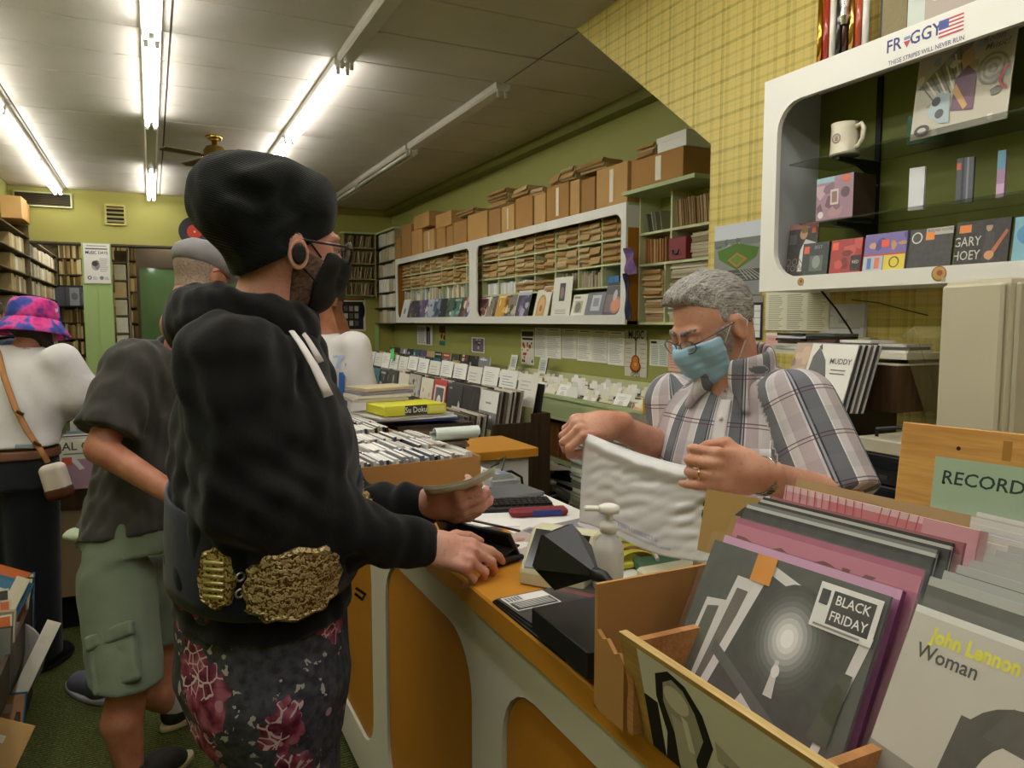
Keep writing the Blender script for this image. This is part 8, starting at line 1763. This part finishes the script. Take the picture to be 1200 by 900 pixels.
def wbody(P):
    d = head_sdf(wfm.loc(P), .9, -.004); d = smin(d, loft(P, [(z, x, y, a*.85, b*.85) for z, x, y, a, b in WROWS], wy), .03)
    d = smin(d, chain(P, [wsr, wer, wwr], [.045, .038, .026]), .03); d = smin(d, chain(P, [wsl, wel, wwl], [.045, .038, .026]), .03); d = smin(d, hand_sdf(P, whd, -1, wch, .88), .012); d = smin(d, hand_sdf(P, whl, 1, wch, .88), .012)
    for s in (-.09, .09): x, y = wcx - math.sin(wy)*s, wcy + math.cos(wy)*s; d = smin(d, chain(P, [(x, y, .82), (x, y, .46), (x, y, .08)], [.09, .055, .036]), .04)
    return d
blob('body', wbody, (-1.3, 3.4, .03), (-.15, 4.6, 1.75), .009, SK3, wm); eyes(wfm, wm, SK3)
def blouse(P):
    d = loft(P, [(z, x, y, a + .02, b + .02) for z, x, y, a, b in WROWS], wy)
    for s, e, w in ((wsr, wer, wwr), (wsl, wel, wwl)): d = smin(d, chain(P, [s, e, np.array(w) - .12*(np.array(w) - np.array(e))], [.085, .098, .075], .03), .06)
    d = d + wrinkle(P*A3((1, 1, .7)), 14, .011, 71); return smax(smax(d, 1.005 - P[:, 2], .01), -chain(wfm.loc(P), [(0, -.03, -.08), (0, -.05, -.2)], [.056, .060]), .006)
blob('blouse', blouse, (-1.35, 3.4, .96), (-.1, 4.6, 1.55), .010, mat_cloth('white_blouse', 'dcd8d8', .05, 8, 0, .85, .3), wm)
JEAN = mat_cloth('black_denim', '1a1d22', .25, 9, 0, .9, .2)
def jeans(P):
    d = loft(P, [(z, x, y, a + .008, b + .004) for z, x, y, a, b in WROWS if z < 1.08], wy)
    for s in (-.09, .09): x, y = wcx - math.sin(wy)*s, wcy + math.cos(wy)*s; d = smin(d, chain(P, [(x, y, .80), (x, y, .46), (x, y, .07)], [.112, .10, .09]), .05)
    return smax(smax(d, .06 - P[:, 2], .01), P[:, 2] - .985, .006)
blob('jeans', jeans, (-1.2, 3.5, .03), (-.2, 4.5, 1.02), .010, JEAN, wm)
def belt_(P): d = loft(P, [(z, x, y, a + .018, b + .014) for z, x, y, a, b in WROWS], wy); return smax(smax(d, P[:, 2] - .995, .004), .955 - P[:, 2], .004)
blob('belt', belt_, (-1.2, 3.5, .92), (-.2, 4.5, 1.03), .008, M('6a4228', .5, .15, 20), wm)
for s in (-.09, .09): shoe(wm, wcx - math.sin(wy)*s + .03, wcy + math.cos(wy)*s + .03, 60, M('141414', .6), M('1c1c1c', .6), .25)
def mat_tiedye():
    t = NT('tie_dye'); v = t.co(); n = t.noise(v, 9, 3, .6); m = t.noise(v, 16, 3, .6)
    c = t.ramp(n, [(.34, '3a4a9a'), (.44, '5a5ab0'), (.50, 'e05aa0'), (.58, 'd83a88'), (.68, '4a3a80'), (.78, '88b8d8')]); c = t.mix(t.math('GREATER_THAN', m, .68), c, 'd8c8e0'); return t.fin(c, .9, 0, .2)
TD = mat_tiedye(); b0 = Vector(wm.location)
g = G(); hfr = lambda r, z, n=36: [Vector(wfm.w((r*math.cos(t), r*1.12*math.sin(t) - .01, z))) - b0 for t in np.linspace(0, 2*math.pi, n, endpoint=False)]
def rings(L):
    g = G(); n = 36; g.v = [tuple(p) for r, z in L for p in hfr(r, z)]; g.f = [(i*n + j, i*n + (j+1) % n, (i+1)*n + (j+1) % n, (i+1)*n + j) for i in range(len(L)-1) for j in range(n)]; return g
g = rings([(.005, .135), (.055, .133), (.083, .122), (.092, .105), (.098, .06), (.103, .035)]); g.m = [0]*len(g.f); g.c = [None]*len(g.f); o = g.obj('hat_crown', TD, wm, smooth=True); o.modifiers.new('s', 'SOLIDIFY').thickness = .004
g = rings([(.103, .036), (.118, .012), (.135, -.012), (.148, -.032)]); g.m = [0]*len(g.f); g.c = [None]*len(g.f); o = g.obj('hat_brim', TD, wm, smooth=True); o.modifiers.new('s', 'SOLIDIFY').thickness = .004
g = rings([(.1035, .034), (.1045, .040)]); g.m = [0]*len(g.f); g.c = [None]*len(g.f); g.obj('hat_seam', M('2a2a50', .8), wm)
def whair(P): p = wfm.loc(P); d = ell(p, (0, -.02, .02), (.084, .10, .095)); d = smin(d, cone(p, (.055, -.03, -.03), (.075, .01, -.10), .035, .025), .03); return smax(d + wrinkle(P, 60, .003, 5), p[:, 1] - .045, .01)
blob('hair', whair, wfm.c - .2, wfm.c + .2, .007, mat_hair('dark_hair', '1c1612', '3c2e24'), wm)
# shoulder bag on a tan strap
sb = empty('shoulder_bag', tuple((-0.382, 3.637, 0.904))); tag(sb, 'cream and brown shoulder bag on a tan strap', 'bag'); q0 = Vector(sb.location)
TANL = M('a8713c', .5, .12, 30); S_pts = [Vector(p) - q0 for p in ((-0.658, 4.048, 1.477), (-0.606, 3.883, 1.417), (-0.576, 3.792, 1.318), (-0.532, 3.736, 1.182), (-0.488, 3.694, 1.086), (-0.439, 3.663, 1.003), (-0.415, 3.646, 0.953))]
G().tube(S_pts, .013, 8, squash=(1, .3)).obj('strap', TANL, sb, smooth=True)
for p in ((-0.513, 3.702, 1.163), (-0.453, 3.661, 1.034)): G().cbox(Vector(p) - q0, (.034, .012, .014), (0, .6, .4)).obj('buckle', M('8a6a34', .3, metal=.8), sb, bevel=.002)
def sbag(P): p = (P - A3(np.array((-0.387, 3.636, 0.872)))); return rbox(p @ A3(np.array(Fr((0, 0, 0), 70, 0, -14).R)), (0, 0, 0), (.052, .034, .078), .028)
sc_ = np.array((-0.387, 3.636, 0.872)); blob('bag_body', sbag, sc_ - .13, sc_ + .13, .006, M('dccfc4', .6, .06, 14), sb)
def sbase(P): p = (P - A3(np.array((-0.387, 3.636, 0.872)))) @ A3(np.array(Fr((0, 0, 0), 70, 0, -14).R)); return smax(rbox(p, (0, 0, 0), (.0545, .0365, .0805), .028), p[:, 2] + .028, .003)
blob('bag_base', sbase, sc_ - .13, sc_ + .13, .006, M('5a3020', .5, .1, 14), sb)
ph = G().cbox((0, 0, 0), (.075, .012, .02), (0, .1, .4)).obj('phone', M('9aa8ac', .15), None, tuple((-0.494, 3.669, 1.025)), bevel=.003); tag(ph, 'clear-cased phone in the back pocket of the dark jeans', 'phone')

# ---------------------------------------------------------------- simpler figures further back
def standing(base, yaw, hgt, label, tee_m, leg_m, skin, hair_m, sleeve_len=.25, wide=1.0, arms=((0, 0), (0, 0)), head_pitch=8, res=.011, long=False):
    r = person(base, label); x, y, _ = base; k = hgt/1.75; c, s = math.cos(math.radians(yaw)), math.sin(math.radians(yaw)); wld = lambda f, l, z: (x + f*c - l*s, y + f*s + l*c, z*k)
    h = Fr(wld(.03, 0, 1.63), yaw, head_pitch)
    rows = loft_smooth([(z*k, x, y, a*wide, b*wide) for z, a, b in ((1.45, .06, .09), (1.41, .09, .16), (1.32, .125, .19), (1.15, .125, .175), (1.0, .12, .16), (.90, .13, .18), (.80, .13, .18))])
    AR = []
    for sd in (1, -1):
        fw, up_ = arms[0 if sd > 0 else 1]; AR.append((wld(0, sd*.19*wide, 1.39), wld(-.02 + fw*.25, sd*.25*wide, 1.12 + up_*.1), wld(.05 + fw, sd*.22*wide, .90 + up_)))
    hd_ = [axes_frame(a[2], np.array(a[2]) - np.array(a[1]), (sd*-s*.8, sd*c*.8, .3)) for a, sd in zip(AR, (1, -1))]; chs = [hand_chains(sd, (.35, .4, .3), .05) for sd in (1, -1)]
    def body(P):
        d = head_sdf(h.loc(P)/k)*k; d = smin(d, loft(P, [(z, a, b, e*.85, f*.85) for z, a, b, e, f in rows], math.radians(yaw)), .03)
        for a in AR: d = smin(d, chain(P, a, [.05, .043, .028]), .03)
        for q, ch, sd in zip(hd_, chs, (1, -1)): d = smin(d, hand_sdf(P, q, sd, ch), .012)
        for sd in (.09, -.09): d = smin(d, chain(P, [wld(0, sd, .82), wld(.01, sd, .46), wld(-.02, sd, .08)], [.09, .056, .038]), .04)
        return d
    b = np.array(base); R_ = .75; blob('body', body, b + (-R_, -R_, .03), b + (R_, R_, 1.85*k), res, skin, r); eyes(h, r, skin)
    def top(P):
        d = loft(P, [(z, a, b_, e + .015, f + .015) for z, a, b_, e, f in rows], math.radians(yaw))
        for a in AR:
            if long: q = chain(P, [a[0], a[1], np.array(a[2])*.94 + np.array(a[1])*.06], [.078, .070, .050], .02)
            else: v = (np.array(a[1]) - a[0])/np.linalg.norm(np.array(a[1]) - a[0]); q = smax(cone(P, a[0], np.array(a[0]) + v*.3, .078, .078), (P - A3(a[0])) @ A3(v) - sleeve_len, .005)
            d = smin(d, q, .05)
        return smax(smax(d + wrinkle(P, 15, .008, int(x*100) % 50), .86*k - P[:, 2], .01), -chain(h.loc(P), [(0, -.03, -.08), (0, -.05, -.22)], [.060, .068]), .006)
    blob('shirt', top, b + (-R_, -R_, .75), b + (R_, R_, 1.6*k), res, tee_m, r)
    def legs(P):
        d = loft(P, [(z, a, b_, e + .006, f + .006) for z, a, b_, e, f in rows if z < .98*k], math.radians(yaw))
        for sd in (.09, -.09): d = smin(d, chain(P, [wld(0, sd, .80), wld(.01, sd, .46), wld(-.02, sd, .07)], [.105, .082, .065]), .04)
        return smax(smax(d, .05 - P[:, 2], .01), P[:, 2] - .93*k, .01)
    blob('trousers', legs, b + (-.4, -.4, .03), b + (.4, .4, 1.0), .013, leg_m, r)
    def hr(P): p = h.loc(P); d = ell(p, (0, -.016, .038), (.084, .106, .098)); return smax(smax(d + wrinkle(P, 60, .004, 2), np.minimum(.6*(p[:, 1] - .05) - .8*(p[:, 2] - .07), p[:, 1] - .03), .01), -.05 - p[:, 2], .01)
    blob('hair', hr, h.c - .2, h.c + .2, .008, hair_m, r)
    for sd in (.09, -.09): q = wld(.04, sd, 0); shoe(r, q[0], q[1], yaw, M('2a2826', .6), M('c8c4bc', .6))
    return r, h, rows
HB = mat_hair('brown_hair', '2a1e16', '5a4434')
tp = tuple((0.674, 3.331, 1.308)); tn, th_, trows = standing((tp[0] - .02, tp[1], 0), 218, 1.80, 'man in a white long-sleeved shirt lettered in blue behind the counter end', mat_cloth('white_jersey', 'd9d5d4', .05, 8, 0, .9, .3), mat_cloth('blue_jeans', '2c3a54', .2), SK3, HB, long=True, wide=1.05, arms=((.10, .06), (.10, .06)), res=.010)
R3 = np.array(trows); tyaw = math.radians(218)
def tpt(u, z, off=.058):
    cx, cy, a, b = [float(np.interp(z, R3[:, 0], R3[:, i])) for i in (1, 2, 3, 4)]; th = u/.17; c, s = math.cos(tyaw), math.sin(tyaw); p, q = (a + off)*math.cos(th), (b + off)*math.sin(th); return Vector((cx + p*c - q*s, cy + p*s + q*c, z)) - Vector(tn.location)
vs, fs = text_polys('Tony', .075, .002, .3)
g = G(); g.add([tpt(.215 + x, 1.375 + z) for x, z, _ in vs], fs); g.obj('shirt_lettering', M('9aa8c8', .8), tn)
g = G(); shp = [(-.07, .075), (.07, .075), (.07, -.03), (.045, -.07), (0, -.10), (-.045, -.07), (-.07, -.03)]; n_ = len(shp)
g.add([tpt(.235 + x*f, 1.26 + z*f, .059) for f in (1, .72) for x, z in shp], [(i, (i+1) % n_, n_ + (i+1) % n_, n_ + i) for i in range(n_)]); g.obj('shirt_emblem', M('3a66b0', .8), tn)
g = G(); g.add([tpt(.22 + .02*math.cos(t), 1.285 + .016*math.sin(t), .060) for t in np.linspace(0, 6.28, 14, endpoint=False)], [tuple(range(14))]); g.obj('emblem_dot', M('3a66b0', .8), tn)
dp = tuple((0.866, 4.022, 1.348)); standing((dp[0], dp[1], 0), 200, 1.78, 'person in a black tee standing behind the white-shirted man', mat_cloth('black_tee', '2a2a2b', .2), mat_cloth('dark_jeans', '22262e', .2), SK4, HB, sleeve_len=.26, wide=1.0)
lp_ = tuple((-1.033, 6.286, 1.407)); standing((lp_[0], lp_[1], 0), 60, 1.70, 'person in a navy top standing beyond the woman in the hat', mat_cloth('navy_top', '1e2640', .2), mat_cloth('dark_jeans_b', '1c1e24', .2), SK3, HB, wide=.95)
